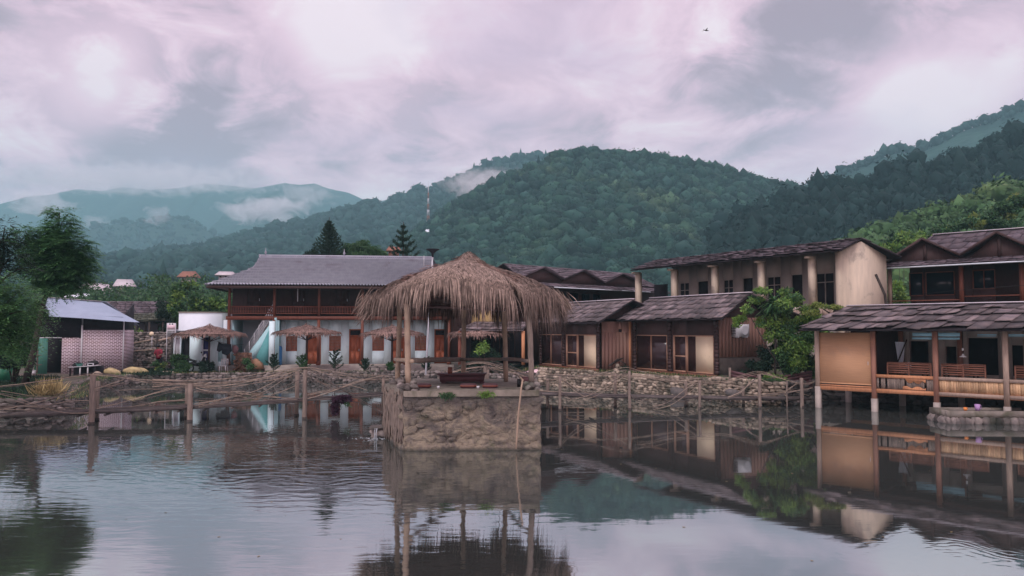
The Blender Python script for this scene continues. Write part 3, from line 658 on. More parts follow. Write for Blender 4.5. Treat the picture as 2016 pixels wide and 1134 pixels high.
def opening(root, x0, x1, z0, z1, y, glass=m_glass2, bars=1, cross=(), mat=m_frame, t=.05, name='window', back=.12):
    """framed glazed opening: mullions and rails proud of the pane"""
    g = MB(); g.box(x0 + t, x1 - t, y + back * .5, y + back * .5 + .02, z0 + t, z1 - t); o = part(name, g, glass, root)
    f = MB()
    for a, b, c, d in ((x0, x0 + t, z0, z1), (x1 - t, x1, z0, z1), (x0 + t, x1 - t, z1 - t, z1), (x0 + t, x1 - t, z0, z0 + t)): f.box(a, b, y - .02, y + back, c, d)
    for i in range(bars):
        x = x0 + (x1 - x0) * (i + 1) / (bars + 1); f.box(x - t / 2, x + t / 2, y - .01, y + back * .49, z0 + t, z1 - t)
    for k in cross:
        z = z0 + (z1 - z0) * k; f.box(x0 + t, x1 - t, y - .012, y + back * .49, z - t / 2, z + t / 2)
    part('frame', f, mat, o); return o

# ------------------------------------------------------------------ pale blue two-storey guesthouse
A = P(447, 720, 50.5); B = P(884, 718, 52.2); ang = math.atan2(B.y - A.y, B.x - A.x); zb = .90
F1 = Frame(A, ang, zb)
gh = thing('guesthouse', 'long two storey guesthouse, pale blue below and dark timber above, under a grey tiled roof', 'house', F1.o, ang)
LX = lambda u, v=690, y=0: F1.l(u, v, y)[0]
LZ = lambda v, u=650, y=0: F1.l(u, v, y)[1]
W1 = LX(884); zf = LZ(622); ze = LZ(566); yw = 1.5
pl = MB(); pl.box(-.4, W1 + .3, -.75, 6, -.9, -.004); pl.box(-.2, W1 + .3, -1.15, -.752, -.9, -.18); part('plinth', pl, m_conc, gh)
dz = LZ(653, 640, yw)
doors = [(603, 632), (687, 711), (770, 796), (855, 881)]; wins = [(563, 585), (648, 671), (733, 756), (817, 839)]
DX = [(LX(a, 690, yw), LX(b, 690, yw)) for a, b in doors]; WX = [(LX(a, 675, yw), LX(b, 675, yw)) for a, b in wins]
wz0, wz1 = LZ(691, 650, yw), LZ(661, 650, yw); dtop = LZ(648, 650, yw)
xs_wall = LX(548, 690, yw)
mb = MB(); wall(mb, xs_wall, W1, 0, zf - .12, yw, .2, [(a, b, 0, dtop) for a, b in DX] + [(a, b, wz0, wz1) for a, b in WX]); part('blue_wall', mb, m_blue, gh)
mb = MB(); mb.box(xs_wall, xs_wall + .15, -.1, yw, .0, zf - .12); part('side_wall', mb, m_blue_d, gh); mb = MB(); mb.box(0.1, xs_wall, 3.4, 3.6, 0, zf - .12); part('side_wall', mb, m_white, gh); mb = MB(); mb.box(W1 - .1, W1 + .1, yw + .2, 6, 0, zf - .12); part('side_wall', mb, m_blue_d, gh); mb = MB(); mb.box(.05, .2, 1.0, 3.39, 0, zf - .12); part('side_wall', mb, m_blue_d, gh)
for a, b in DX: door(gh, a, b, 0, dtop, yw + .05, transom=.42)
for a, b in WX: shutter(gh, a, b, wz0, wz1, yw + .03)
# upper floor of dark boards
mb = MB(); xn = W1
ups = []; x = .6
wall(mb, -.1, W1 + .1, zf, ze + .5, yw, .15); mb.box(-.1, .05, yw + .15, 6, zf, ze + .5); mb.box(W1 - .05, W1 + .1, yw + .15, 6, zf, ze + .5); part('upper_wall', mb, m_dark, gh)
for k in range(5):
    x0 = .85 + k * 2.95
    door(gh, x0, x0 + 1.0, zf + .02, zf + 2.3, yw - .05, mat=m_dark, transom=0, name='upper_door')
fl = MB(); fl.box(-.12, W1 + .12, -.06, yw - .004, zf - .26, zf - .02); fl.box(-.12, W1 + .12, yw + .16, 6, zf - .1, zf - .02); part('balcony_floor', fl, m_redwood, gh)
px = [LX(u) for u in (450, 539, 627, 713, 798, 884)]
for x in px:
    m_ = MB(); m_.box(x - .09, x + .09, -.11, .07, .0, zf - .262); m_.box(x - .08, x + .08, -.1, .06, zf - .018, ze + .1); m_.box(x - .13, x + .13, -.15, .11, .0, .25); part('verandah_post', m_, m_redwood, gh)
    b_ = MB(); b_.beam((x, -.9, ze - .05), (x, yw, ze + .25), .08, .12); part('bracket', b_, m_dark, gh)
for a, b in zip(px[:-1], px[1:]):
    m_ = MB(); rt = LZ(603)
    m_.box(a + .09, b - .09, -.04, .02, rt - .07, rt); m_.box(a + .09, b - .09, -.03, .01, zf + .12, zf + .19); balusters(m_, (a + .1, -.01, 0), (b - .1, -.01, 0), zf + .19, rt - .07, int((b - a) / .115), .05)
    part('balustrade', m_, m_redwood, gh)
# staircase rising to the right at the left end, on a pale blue flank
sx0, sx1 = LX(480, 690, -.2), LX(536, 640, -.2); st = MB(); ns = 11
for i in range(ns):
    x0 = sx0 + (sx1 - sx0) * i / ns; z = zf * (i + 1) / ns - .05; st.box(x0, x0 + (sx1 - sx0) / ns + .04, .14, 1.15, z - .13, z)
so = part('staircase', st, m_conc, gh)
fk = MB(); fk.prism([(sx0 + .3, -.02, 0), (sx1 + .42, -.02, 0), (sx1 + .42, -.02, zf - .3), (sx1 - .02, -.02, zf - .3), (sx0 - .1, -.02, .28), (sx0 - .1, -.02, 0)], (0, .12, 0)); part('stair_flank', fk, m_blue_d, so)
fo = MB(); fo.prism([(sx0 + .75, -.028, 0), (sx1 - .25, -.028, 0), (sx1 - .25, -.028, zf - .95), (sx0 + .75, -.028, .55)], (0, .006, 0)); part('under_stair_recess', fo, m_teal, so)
pf = MB(); pf.box(sx1 - .2, sx1 + .15, -.18, -.03, 0, zf - .35); part('stair_pier', pf, m_blue, so)
hr = MB(); off = (0, -.02, 0)
for dzz in (.95, .72, .5, .28): hr.beam((sx0, .02, .1 + dzz), (sx1, .02, zf - .12 + dzz - .05), .035, .045)
for i in range(7):
    x = sx0 + (sx1 - sx0) * i / 6; z = .02 + (zf - .1) * i / 6; hr.box(x - .02, x + .02, 0, .04, z, z + 1.08)
part('stair_rail', hr, m_metal, so)
# roof: tiled gable with a hipped skirt on the left
def tiled(mb, fn, ncol, nrow, per=8, amp=.045, step=.14):
    us = np.linspace(0, 1, ncol * per + 1); vs = []
    for k in range(nrow): vs += [(k - .3) / nrow, (k + 1) / nrow]
    vs = np.array(vs); A = np.zeros((len(vs), len(us), 3))
    for i, v in enumerate(vs):
        k = i // 2; ph = us * ncol * 2 * math.pi
        h = amp * (np.sin(ph) + .35 * np.sin(2 * ph)) + step * (1 - (i % 2))
        A[i] = fn(us, v); A[i, :, 2] += h 
    mb.grid(A)
ye = -1.25; el = F1.l(407, 561, ye); er = F1.l(895, 563, ye); yr = 3.0
rl = F1.l(513, 502, yr); rr = F1.l(851, 511, yr); z_e = el[1]; z_r = (rl[1] + rr[1]) / 2
ml = F1.l(497, 530, 1.1)                     # where the gable meets the skirt
xe0 = el[0]; xe1 = rr[0] + (rl[0] - xe0) * .95
def frontslope(u, v):
    yv = ye + (yr - ye) * v; z = z_e + (z_r - z_e) * (max(v, 0) ** 1.12 + min(v, 0))
    vm = (1.1 - ye) / (yr - ye)
    xl = np.interp(v, [0, vm, vm + .03, 1], [xe0, ml[0] - .15, ml[0], rl[0]]); xr = np.interp(v, [0, vm, vm + .03, 1], [xe1, rr[0] + rl[0] - ml[0] + .15, rr[0] + rl[0] - ml[0], rr[0]])
    x = xl + (xr - xl) * u
    return np.stack([x, np.full_like(x, yv), np.full_like(x, z)], -1)
t_ = MB(); tiled(t_, frontslope, int((xe1 - xe0) / .2), 11)
def backslope(u, v):
    x = xe0 + (rl[0] - xe0) * v + (xe1 - xe0 - (rl[0] - xe0 + xe1 - rr[0]) * v) * u; return np.stack([x, np.full_like(x, 2 * yr - ye - (yr - ye) * v), np.full_like(x, z_e + (z_r - z_e) * v ** 1.12)], -1)
t_.grid(np.array([backslope(np.linspace(0, 1, 8), v)[::-1] for v in np.linspace(0, 1, 6)]))
def leftskirt(u, v):
    y0 = ye + (1.1 - ye) * v; y1 = (2 * yr - ye) + (2 * yr - 1.1 - (2 * yr - ye)) * v; y = y1 + (y0 - y1) * u
    vm = (1.1 - ye) / (yr - ye); z = z_e + (z_r - z_e) * ((max(v, 0) * vm) ** 1.12 + min(v, 0) * vm)
    return np.stack([np.full_like(y, xe0 + (ml[0] - .1 - xe0) * v), y, np.full_like(y, z)], -1)
tiled(t_, leftskirt, 36, 5); tiled(t_, lambda u, v: (lambda q: np.stack([rr[0] + rl[0] - q[:, 0], q[:, 1], q[:, 2]], -1))(leftskirt(u, v)), 36, 5)
ro = part('roof', t_, m_tile, gh, smooth=False)
vm = (1.1 - ye) / (yr - ye); zm = z_e + (z_r - z_e) * vm ** 1.12
g_ = MB(); g_.prism([(rl[0] + .25, 1.15, zm - .1), (rl[0] + .25, 2 * yr - 1.15, zm - .1), (rl[0] + .25, yr, z_r - .1)], (.1, 0, 0)); part('gable_board', g_, m_dark, ro); g_ = MB(); g_.prism([(rr[0] - .25, 1.15, zm - .1), (rr[0] - .25, 2 * yr - 1.15, zm - .1), (rr[0] - .25, yr, z_r - .1)], (-.1, 0, 0)); part('gable_board', g_, m_dark, ro)
u_ = MB(); u_.hexa([(xe0 + .05, ye + .05, z_e - .1), (xe1 - .03, ye + .05, z_e - .1), (xe1 - .03, 2 * yr - ye, z_e - .1), (xe0 + .05, 2 * yr - ye, z_e - .1)], (0, 0, .05)); part('soffit', u_, m_dark, ro)
fa = MB(); fa.box(xe0 - .02, xe1, ye - .03, ye + .015, z_e - .2, z_e - .03); fa.box(xe0 - .03, xe0 + .01, ye + .016, 2 * yr - ye, z_e - .2, z_e - .03); part('fascia', fa, m_dark, ro)
rc = MB(); rc.tube([(rl[0] - .1, yr, z_r + .05), (rr[0] + .1, yr, z_r + .05)], .085, 8)
rc.tube([(xe0, ye, z_e + .05), (xe0 + (ml[0] - xe0) * .5, ye + (1.1 - ye) * .5, z_e + (zm - z_e) * .44), (ml[0] - .1, 1.1, zm + .04)], .07, 6); rc.tube([(ml[0] - .03, 1.1, zm + .05), ((ml[0] + rl[0]) / 2 + .03, (1.1 + yr) / 2, (zm + z_r) / 2 - .02), (rl[0], yr, z_r + .05)], .07, 6)
for x in (rl[0] + .35, rl[0] + 5.8): rc.lathe([(.09, 0), (.05, .1), (.1, .18), (.03, .3), (.012, .5)], (x, yr, z_r + .1), 8)
part('ridge_tiles', rc, m_tile, ro)
ug = MB(); ug.box(rr[0] - .62, rr[0] - .58, ye + 2.9, ye + 2.96, z_r - .9, z_r + .05); part('downpipe', ug, m_plastic_w, ro)
# window-like pale cutouts beside the corner post
cc = MB()
for z in (2.9, 3.7, 4.0): cc.box(.14, .2, -.14, -.12, z + .5, z + .62)
ln = MB(); xx = LX(586, 590, .1); ln.tube([(xx, .1, ze - .1), (xx, .1, ze - .95)], .03, 6); part('hanging_lamp', ln, m_plastic_w, gh)
# items on the verandah
x0, x1 = LX(541, 700, .6), LX(553, 700, .6); t = thing('water_tank', 'bright blue plastic water tank on the verandah beside the stair pier', 'tank', F1.w((x0 + x1) / 2, .5, 0), ang)
b_ = MB(); b_.lathe([(.27, 0), (.3, .05), (.3, 1.15), (.26, 1.25), (.1, 1.3)], (0, 0, 0), 16); part('tank_body', b_, m_bluetank, t, True)
b_ = MB(); b_.lathe([(.11, 1.3), (.12, 1.36), (.0, 1.38)], (0, 0, 0), 12); b_.box(-.12, .12, -.325, -.31, .3, .8); part('lid', b_, m_plastic_w, t)

# ------------------------------------------------------------------ white annex with wash room, left of the guesthouse
A = P(350, 712, 53.5); F2 = Frame(A, R(4), .5)
an = thing('white_annex', 'blank white flat roofed block left of the guesthouse', 'building', F2.o, F2.a)
xr_ = F2.l(437, 650)[0]; zt = F2.l(390, 616)[1]; mb = MB(); mb.box(0, xr_, 0, 3, 0, zt); xr2 = F2.l(449, 650)[0]; mb.box(xr_ + .002, xr2, .1, 2.9, 0, F2.l(440, 630)[1]); part('wall', mb, m_white, an)
mb = MB(); mb.box(-.04, xr_ + .04, -.04, 3.04, zt + .002, zt + .07); part('coping', mb, m_conc, an)
A = P(341, 714, 50.0); F3 = Frame(A, R(3), .58)
wr = thing('wash_room', 'low pale blue wash room with a navy door under the leftmost thatch', 'building', F3.o, F3.a)
l = lambda u, v=690: F3.l(u, v)[0]; lz = lambda v, u=400: F3.l(u, v)[1]
xe = l(444); zt = lz(652); mb = MB(); wall(mb, 0, xe, 0, zt, 0, .12, [(l(356), l(373), 0, lz(662)), (l(343), l(354), lz(710), lz(664)), (l(400), l(412), .15, lz(664)), (l(429), l(438), lz(712), lz(690))]); mb.box(xe - .12, xe, .12, 2, 0, zt); mb.box(0, .12, .12, 2, 0, zt); mb.box(.12, xe - .12, 1.9, 2.0, 0, zt); part('wall', mb, m_blue, wr)
mb = MB(); mb.box(-.1, xe + .1, -.25, 2.1, zt + .002, zt + .1); part('roof_slab', mb, m_white, wr)
o = opening(wr, l(343), l(354), lz(710), lz(664), .02, glass=m_metal, bars=0, cross=(.28,), mat=m_plastic_w, back=.08)
mb = MB(); mb.box(l(356), l(373), .35, .38, 0, lz(662)); part('doorway', mb, m_int, wr)
mb = MB(); mb.box(l(400), l(412), .03, .07, .15, lz(664)); o = part('door', mb, m_navy, wr); mb = MB(); mb.box(l(397), l(400), -.03, .06, .05, lz(662)); mb.box(l(412), l(415), -.03, .06, .05, lz(662)); mb.box(l(400), l(412), -.01, .02, lz(691), lz(688)); part('door_frame', mb, m_white, o)
mb = MB(); mb.box(l(429), l(438), .04, .07, lz(712), lz(690)); part('shutter', mb, m_blue_d, wr)

# thatch parasols in front
def parasol(u, v_top, v_eave, ul, ur, Y, label, rimz=None):
    c = P(u, v_eave, Y); zt = P(u, v_top, Y).z; ze_ = c.z; r = (ur - ul) / 2 / FOC * Y; base = .57
    t = thing('thatch_parasol', label, 'parasol', (c.x, Y, base), group='thatch parasols in front of the guesthouse')
    mb = MB(); thatch(mb, (0, 0), r * .93, r * .8, zt - base, ze_ - base + .1, 3600, .36, 1.1, .5, w_=.016, hang=.8)
    roof = part('thatch_roof', mb, m_thatch_f, t)
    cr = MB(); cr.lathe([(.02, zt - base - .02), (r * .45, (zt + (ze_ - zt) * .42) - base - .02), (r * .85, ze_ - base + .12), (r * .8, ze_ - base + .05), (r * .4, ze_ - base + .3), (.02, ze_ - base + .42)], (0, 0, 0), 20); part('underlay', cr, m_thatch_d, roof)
    tp = MB(); thatch(tp, (0, 0), .24, .24, zt - base + .14, zt - base - .05, 120, .2, 1, .5, w_=.014); part('peak_tuft', tp, m_thatch_f, roof)
    p_ = MB(); p_.tube([(0, 0, 0), (.01, 0, ze_ - base + .4)], [.075, .06], 8)
    for k in range(6):
        a = k * math.pi / 3 + .3; p_.tube([(0, 0, ze_ - base - .35), (math.cos(a) * r * .6, math.sin(a) * r * .5, ze_ - base + .16)], .025, 5)
    part('post', p_, m_dark, t); return t
parasol(412, 642, 662, 346, 490, 48.4, 'leftmost thatch parasol, in front of the navy door and hanging clothes')
parasol(604, 641, 659, 537, 673, 48.5, 'thatch parasol in front of the first red door right of the stairs')
parasol(772, 643, 661, 711, 838, 48.8, 'thatch parasol directly left of and behind the big gazebo posts')
parasol(941, 645, 661, 886, 1008, 47.6, 'pale thatch parasol seen through the gazebo over dark green bushes')

# ------------------------------------------------------------------ brick shed
A = P(67, 741, 46.3); B = P(243, 737, 47.4); ang = math.atan2(B.y - A.y, B.x - A.x); F4 = Frame(A, ang, .50)
sh = thing('brick_shed', 'low shed of dark brick with white joints, under a pale corrugated roof', 'shed', F4.o, ang)
l = lambda u, v=700, y=0: F4.l(u, v, y)[0]; lz = lambda v, u=160, y=0: F4.l(u, v, y)[1]
xb0, xm, xb1 = l(121), l(160), l(241); z1, z2 = lz(665, 140), lz(650, 200); ztop = lz(622)
mb = MB(); mb.box(xb0, xm - .04, 0, .12, 0, z1); mb.box(xm + .04, xb1, 0, .12, 0, z2); mb.box(xb1 - .12, xb1, .121, 2.6, 0, z2); part('brick_wall', mb, m_brick, sh)
c0 = F4.l(76, 622, -.65); c1 = F4.l(275, 634, -.65); d0 = F4.l(92, 586, 2.6); d1 = F4.l(199, 594, 2.6)
def rz_(x, y=.1):
    u = (x - c0[0]) / (c1[0] - c0[0]); e = c0[1] + (c1[1] - c0[1]) * u; d = d0[1] + (d1[1] - d0[1]) * u; return e + (d - e) * (y + .65) / 3.25 - .06
mb = MB()
for xa, xb_, zz_ in ((l(70), xm - .05, z1), (xm + .05, xb1 - .02, z2)): mb.prism([(xa, .03, zz_), (xb_, .03, zz_), (xb_, .03, rz_(xb_)), (xa, .03, rz_(xa))], (0, .06, 0))
mb.prism([(xb1 - .09, .13, z2), (xb1 - .09, 2.6, z2), (xb1 - .09, 2.6, rz_(xb1, 2.4)), (xb1 - .09, .13, rz_(xb1))], (.06, 0, 0)); part('upper_boards', mb, m_black, sh)
mb = MB(); mb.box(xm - .04, xm + .04, -.02, .1, 0, z2 + .3); mb.box(xb1 + .002, xb1 + .05, -.02, .1, 0, rz_(xb1) - .1); mb.box(l(66), l(68), -.02, .1, 0, z1 + .6); mb.box(l(68), xb0, -.03, .0, z1 - .02, z1 + .03); part('frame_post', mb, m_plastic_w, sh)
mb = MB(); mb.box(l(70), l(94), -.06, -.03, 0, z1 - .03)
for k in range(9): x = l(70) + (l(94) - l(70)) * (k + .5) / 9; mb.tube([(x, -.06, 0.01), (x, -.06, z1 - .04)], .014, 5)
part('green_door', mb, m_greensheet, sh)
mb = MB(); mb.box(l(66), xb0, 1.2, 1.25, 0, z1); mb.box(xb0 - .05, xb0 - .002, .13, 1.2, 0, z1); part('doorway', mb, m_int, sh)
mb = MB(); ye = -.65; c0 = F4.l(76, 622, ye); c1 = F4.l(275, 634, ye); yr = 2.6; d0 = F4.l(92, 586, yr); d1 = F4.l(199, 594, yr)
n = 150; A_ = []
for v in np.linspace(0, 1, 5):
    u = np.linspace(0, 1, n * 4 + 1); x = (c0[0] + (c1[0] - c0[0]) * u) * (1 - v) + (d0[0] + (d1[0] - d0[0]) * u) * v
    z = (c0[1] + (c1[1] - c0[1]) * u) * (1 - v) + (d0[1] + (d1[1] - d0[1]) * u) * v + .012 * np.sin(u * n * 2 * math.pi / 2) + .02 * np.sin(u * 5)
    A_.append(np.stack([x, np.full_like(x, ye + (yr - ye) * v), z], -1))
mb.grid(np.array(A_)); ro = part('corrugated_roof', mb, m_corr, sh, True)
mb = MB(); mb.beam((d0[0], yr, d0[1] + .03), (d1[0], yr, d1[1] + .03), .3, .03); part('ridge_cap', mb, m_palesheet, ro)
mb = MB(); mb.hexa([(c0[0], yr + .05, d0[1] - .02), (d1[0] + .3, yr + .05, d1[1] - .02), (d1[0] + 1.5, 6, lz(640)), (c0[0], 6, lz(640))], (0, 0, .03)); part('back_slope', mb, m_corr, ro)

# ------------------------------------------------------------------ two wooden huts on the right bank
DH = Vector((.475, -.88, 0)).normalized(); angH = math.atan2(DH.y, DH.x)
def hut(A, L, label, vz, roofpx, panes, side=True, cream=None):
    f = Frame(A, angH, .99); t = thing('glass_fronted_hut', label, 'hut', f.o, angH)
    top = 2.0; zt = 2.62
    X = lambda u, v=700: f.l(u, v)[0]
    holes = [(X(a), X(b), .14, top) for a, b in panes]
    mb = MB(); wall(mb, 0, L, .0, zt + .25, 0, .1, holes); mb.box(0, .1, .1, 3.2, 0, zt); mb.box(.1, L - .1, 3.1, 3.2, 0, zt + .3); part('front_wall', mb, m_dark, t)
    for (a, b), kind in zip(panes, ('double', 'door', 'panel')):
        if kind == 'double': opening(t, X(a), X(b), .14, top, 0, glass=m_glass, bars=1, name='sliding_window')
        if kind == 'door': opening(t, X(a), X(b), .14, top, 0, glass=m_glass, bars=0, cross=(.43,), name='glass_door', t=.07)
        if kind == 'panel':
            opening(t, X(a), X(b), .14, top, 0, glass=m_glass, bars=0, name='window')
            c = MB(); xa = X(a) + (X(b) - X(a)) * .33; c.box(xa, X(b) - .05, .02, .055, .19, top - .05); part('cream_panel', c, m_cream, t)
    sl = MB(); sl.box(-.05, L + .05, -.14, -.004, -.1, .12); part('sill_beam', sl, m_redwood, t)
    for x in (-.1, X(panes[1][0]) - .35, L - .14):
        p_ = MB(); z = 0.125
        while z < zt: h = rnd.uniform(.12, .22); p_.box(x + rnd.uniform(-.03, .0), x + .22 + rnd.uniform(0, .03), -.1, -.015, z, z + h - .012); z += h
        part('carved_post', p_, m_dark, t)
    (eu0, ev0), (eu1, ev1), (ru0, rv0), (ru1, rv1) = roofpx
    ye, yr = -.95, 1.9; e0 = f.l(eu0, ev0, ye); e1 = f.l(eu1, ev1, ye); r0 = f.l(ru0, rv0, yr); r1 = f.l(ru1, rv1, yr); print('hut', L, e0, e1, r0, r1)
    zr = (r0[1] + r1[1]) / 2; zee = (e0[1] + e1[1]) / 2
    shingle_roof(t, (e0[0], ye, zee), (e1[0], ye, zee), (r0[0], yr, zr), (r1[0], yr, zr), (e0[0], 2 * yr - ye, zee), (e1[0], 2 * yr - ye, zee), 5, .40, brows=3)
    for x in (e0[0] + .5, L): gb = MB(); gb.prism([(x, .0, zt + .25), (x, 3.2, zt + .25), (x, yr, zr - .12)], (-.06, 0, 0)); part('gable_board', gb, m_dark, t)
    if side:
        sw = MB(); sw.box(L - .1, L, .1, 3.2, 0, .95); part('side_plinth', sw, m_mortar, t); sw = MB(); sw.box(L - .09, L + .01, .09, 3.25, .952, zt + .25)
        for k in range(14): sw.box(L + .01, L + .022, .12 + k * .22, .31 + k * .22, .96, zt + .2)
        part('plank_side_wall', sw, m_panel, t)
    return t, f
A = Vector((4.82, 42.26, 0)) - DH * 6.3
hutL, FL = hut(A, 6.3, 'further wooden hut with glass doors, partly behind the gazebo thatch', 0, [(1040, 638), (1180, 634), (1105, 598), (1247, 591)], [(1063, 1107), (1115, 1137), (1137, 1175)], False)
hutR, FR = hut(Vector((6.80, 42.2, 0)), 6.4, 'nearer wooden hut with sliding glass and a cream panel, air conditioner on its side', 0, [(1213, 634), (1422, 624), (1281, 589), (1478, 578)], [(1251, 1314), (1326, 1352), (1352, 1406)], True)
# plank screen between the huts
A = Vector((4.96, 42.2, 0)); f = Frame(A, 0.02, .97); t = thing('plank_screen', 'plain brown plank screen wall with a small square vent between the two huts', 'wall', f.o, f.a)
zt = f.l(1215, 633)[1]; vx, vz = f.l(1221, 651); mb = MB(); wall(mb, 0, 1.70, 0, zt, 0, .06, [(vx - .09, vx + .09, vz - .08, vz + .08)])
for k in range(8): mb.box(k * .203 + .005, k * .203 + .195, -.012, -.001, .02, vz - .1)
part('planks', mb, m_panel, t); mb = MB(); mb.box(1.5, 1.62, -.06, -.014, 0, zt); part('edge_post', mb, m_orange, t); mb = MB(); mb.box(vx - .12, vx + .12, .062, .08, vz - .1, vz + .1); part('vent', mb, m_int, t)
# air conditioner on the side wall of the right hut
c = FR.w(6.4, .75, 0); t = thing('air_conditioner', 'white air conditioner unit fixed to the plank side wall of the nearer hut', 'air conditioner', (FR.w(6.42, 1.3, 1.95)), angH)
mb = MB(); mb.box(.02, .34, -.42, .42, 0, .6); part('housing', mb, m_plastic_w, t)
mb = MB(); Mx = Matrix.Rotation(R(90), 4, 'Y') 
k = MB(); k.lathe([(.23, 0), (.25, .03), (.2, .035), (.05, .02)], (0, 0, 0), 20); V = k.V[0] @ np.array(Mx.to_3x3()).T + np.array((.342, .12, .3)); mb.raw(V, k.F[0]); part('fan_grille', mb, m_metal, t)
mb = MB()
for q in range(7): mb.box(.0, .3, -.43, -.421, .06 + q * .075, .1 + q * .075)
part('side_louvres', mb, m_rubber, t); mb = MB(); mb.box(-.0, .36, -.3, -.26, -.05, -.002); mb.box(0, .36, .26, .3, -.05, -.002); part('bracket', mb, m_metal, t)

# ------------------------------------------------------------------ concrete building with a colonnade
dC = Vector((.54, -.84, 0)).normalized(); C0 = P(1600, 600, 42); A = Vector((C0.x, 42, 0)) - dC * 14.2; angC = math.atan2(dC.y, dC.x); FC = Frame(A, angC, 1.1)
cb = thing('colonnade_building', 'unfinished beige rendered building with an upper colonnade and a shingle roof', 'building', FC.o, angC)
X = lambda u, v=560, y=0: FC.l(u, v, y)[0]
cols = [X(u) for u in (1257, 1328, 1408, 1500, 1600)]; xe = FC.l(1655, 560)[0]; ze = FC.l(1600, 503)[1]; zfl = FC.l(1600, 610)[1]; print('conc', cols, xe, ze, zfl)
mb = MB(); mb.box(cols[0] - .2, xe - .3, .2, 1.8, zfl - .45, zfl); mb.box(cols[1], xe + .02, -.25, .19, zfl - .5, zfl + .18); part('floor_slab', mb, m_conc, cb)
mb = MB(); k = 0
for a in np.arange(cols[1], xe, .42): mb.box(a, a + .40, -.28, -.252, zfl - .42, zfl + .05)
part('parapet_cladding', mb, m_grey_tim, cb)
for i, x in enumerate(cols):
    mb = MB(); mb.box(x - .17, x + .17, -.17, .17, zfl + (.184 if i > 0 else -1.0), ze - .18); mb.box(x - .15, x + .15, -.5, .16, ze - .178, ze - .05); part('column', mb, m_plaster, cb)
hol = []; yb = 1.8
for a, b in ((1285, 1311), (1338, 1357), (1373, 1394), (1424, 1444), (1462, 1482), (1510, 1538), (1558, 1580), (1606, 1643)):
    hol.append((X(a, 570, yb), X(b, 570, yb), zfl + .0, zfl + 2.15))
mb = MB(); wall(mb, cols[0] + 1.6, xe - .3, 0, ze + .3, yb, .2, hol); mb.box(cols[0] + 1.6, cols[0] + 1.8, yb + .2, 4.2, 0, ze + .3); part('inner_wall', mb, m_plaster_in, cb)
for i, h in enumerate(hol):
    if i in (1, 3, 5, 7): opening(cb, h[0], h[1], h[2], h[3], yb + .03, glass=m_int, bars=1, cross=(.75,), mat=m_conc, back=.1)
    else:
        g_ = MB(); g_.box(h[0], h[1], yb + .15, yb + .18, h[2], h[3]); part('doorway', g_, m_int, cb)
s4 = 4.3; yrC = 1.95; pk = FC.l(1695, 470, yrC)[1]
mb = MB(); mb.prism([(xe, 0, 0), (xe, s4, 0), (xe, s4, ze + .05), (xe, yrC, pk - .15), (xe, 0, ze + .05)], (-.29, 0, 0)); part('gable_wall', mb, m_plaster, cb)
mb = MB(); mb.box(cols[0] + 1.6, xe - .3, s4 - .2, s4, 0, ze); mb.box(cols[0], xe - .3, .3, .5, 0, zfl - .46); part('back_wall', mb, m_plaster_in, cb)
yeC = -.75; e0 = FC.l(1241, 531, yeC); e1 = FC.l(1648, 493, yeC); r0 = FC.l(1291, 512, yrC); r1 = FC.l(1697, 469, yrC); print('cr', e0, e1, r0, r1)
zee = e1[1]; zr = r1[1]
shingle_roof(cb, (e0[0], yeC, zee), (e1[0] + .25, yeC, zee), (r0[0], yrC, zr), (r1[0], yrC, zr), (e0[0], s4 + .5, zee), (e1[0] + .25, s4 + .5, zee - .1), 7, .42, m_shingle_far, False, brows=4, lift=.08)
mb = MB(); mb.tube([FC.w(0, 0, 0) * 0 + Vector((cols[0] + .2, -.1, zfl + .75)), Vector((cols[1] - .2, -.1, zfl + .75))], .02, 5)
for x in (cols[0] + .3, cols[0] + 2.4): mb.tube([(x, -.1, zfl - .4), (x, -.1, zfl + .75)], .02, 5)
part('pipe_rail', mb, m_plastic_w, cb)

# ------------------------------------------------------------------ upper right timber house with two gables
dU = Vector((.74, -.67, 0)).normalized(); A = P(1745, 600, 44); angU = math.atan2(dU.y, dU.x); FU = Frame(A, angU, 1.1)
uh = thing('gabled_timber_house', 'dark timber house with two front gables above and behind the stilted pavilion', 'house', FU.o, angU)
X = lambda u, v=560, y=0: FU.l(u, v, y)[0]; Z = lambda v, u=1900, y=0: FU.l(u, v, y)[1]
zfl = Z(601); zg = Z(523, 1850, -.6); Lu = X(2016) + 3.5; print('uh', zfl, zg, Lu)
mb = MB(); x2 = X(1782); wall(mb, x2, Lu, zfl, zg + .3, 1.0, .12, [(X(1790, 560, 1), X(1818, 560, 1), Z(583, 1800, 1), Z(537, 1800, 1)), (X(1822, 560, 1), X(1880, 560, 1), Z(583, 1800, 1), Z(537, 1800, 1)), (X(1915, 560, 1), X(1960, 560, 1), zfl + .9, Z(537, 1800, 1))]); mb.box(x2, x2 + .12, 1.13, 4, zfl, zg + .3); part('wall', mb, m_dark, uh)
for a, b in ((1790, 1818), (1822, 1880)): opening(uh, X(a, 560, 1), X(b, 560, 1), Z(583, 1800, 1), Z(537, 1800, 1), 1.0, glass=m_glass2, bars=0, mat=m_redwood)
opening(uh, X(1915, 560, 1), X(1960, 560, 1), zfl + .9, Z(537, 1800, 1), 1.0, glass=m_glass2, bars=1, mat=m_redwood)
mb = MB(); mb.box(-.2, Lu, -.1, .999, zfl - .2, zfl - .001); mb.box(x2, Lu, 1.0, 4, zfl - .2, zfl - .001); mb.box(.1, Lu, .05, 3.9, 0, zfl - .21); part('floor', mb, m_dark, uh)
for u in (1752, 1893, 2012):
    x = X(u); mb = MB(); mb.box(x - .1, x + .1, -.1, .1, zfl, zg + .15); part('post', mb, m_grey_tim if u == 1752 else m_redwood, uh)
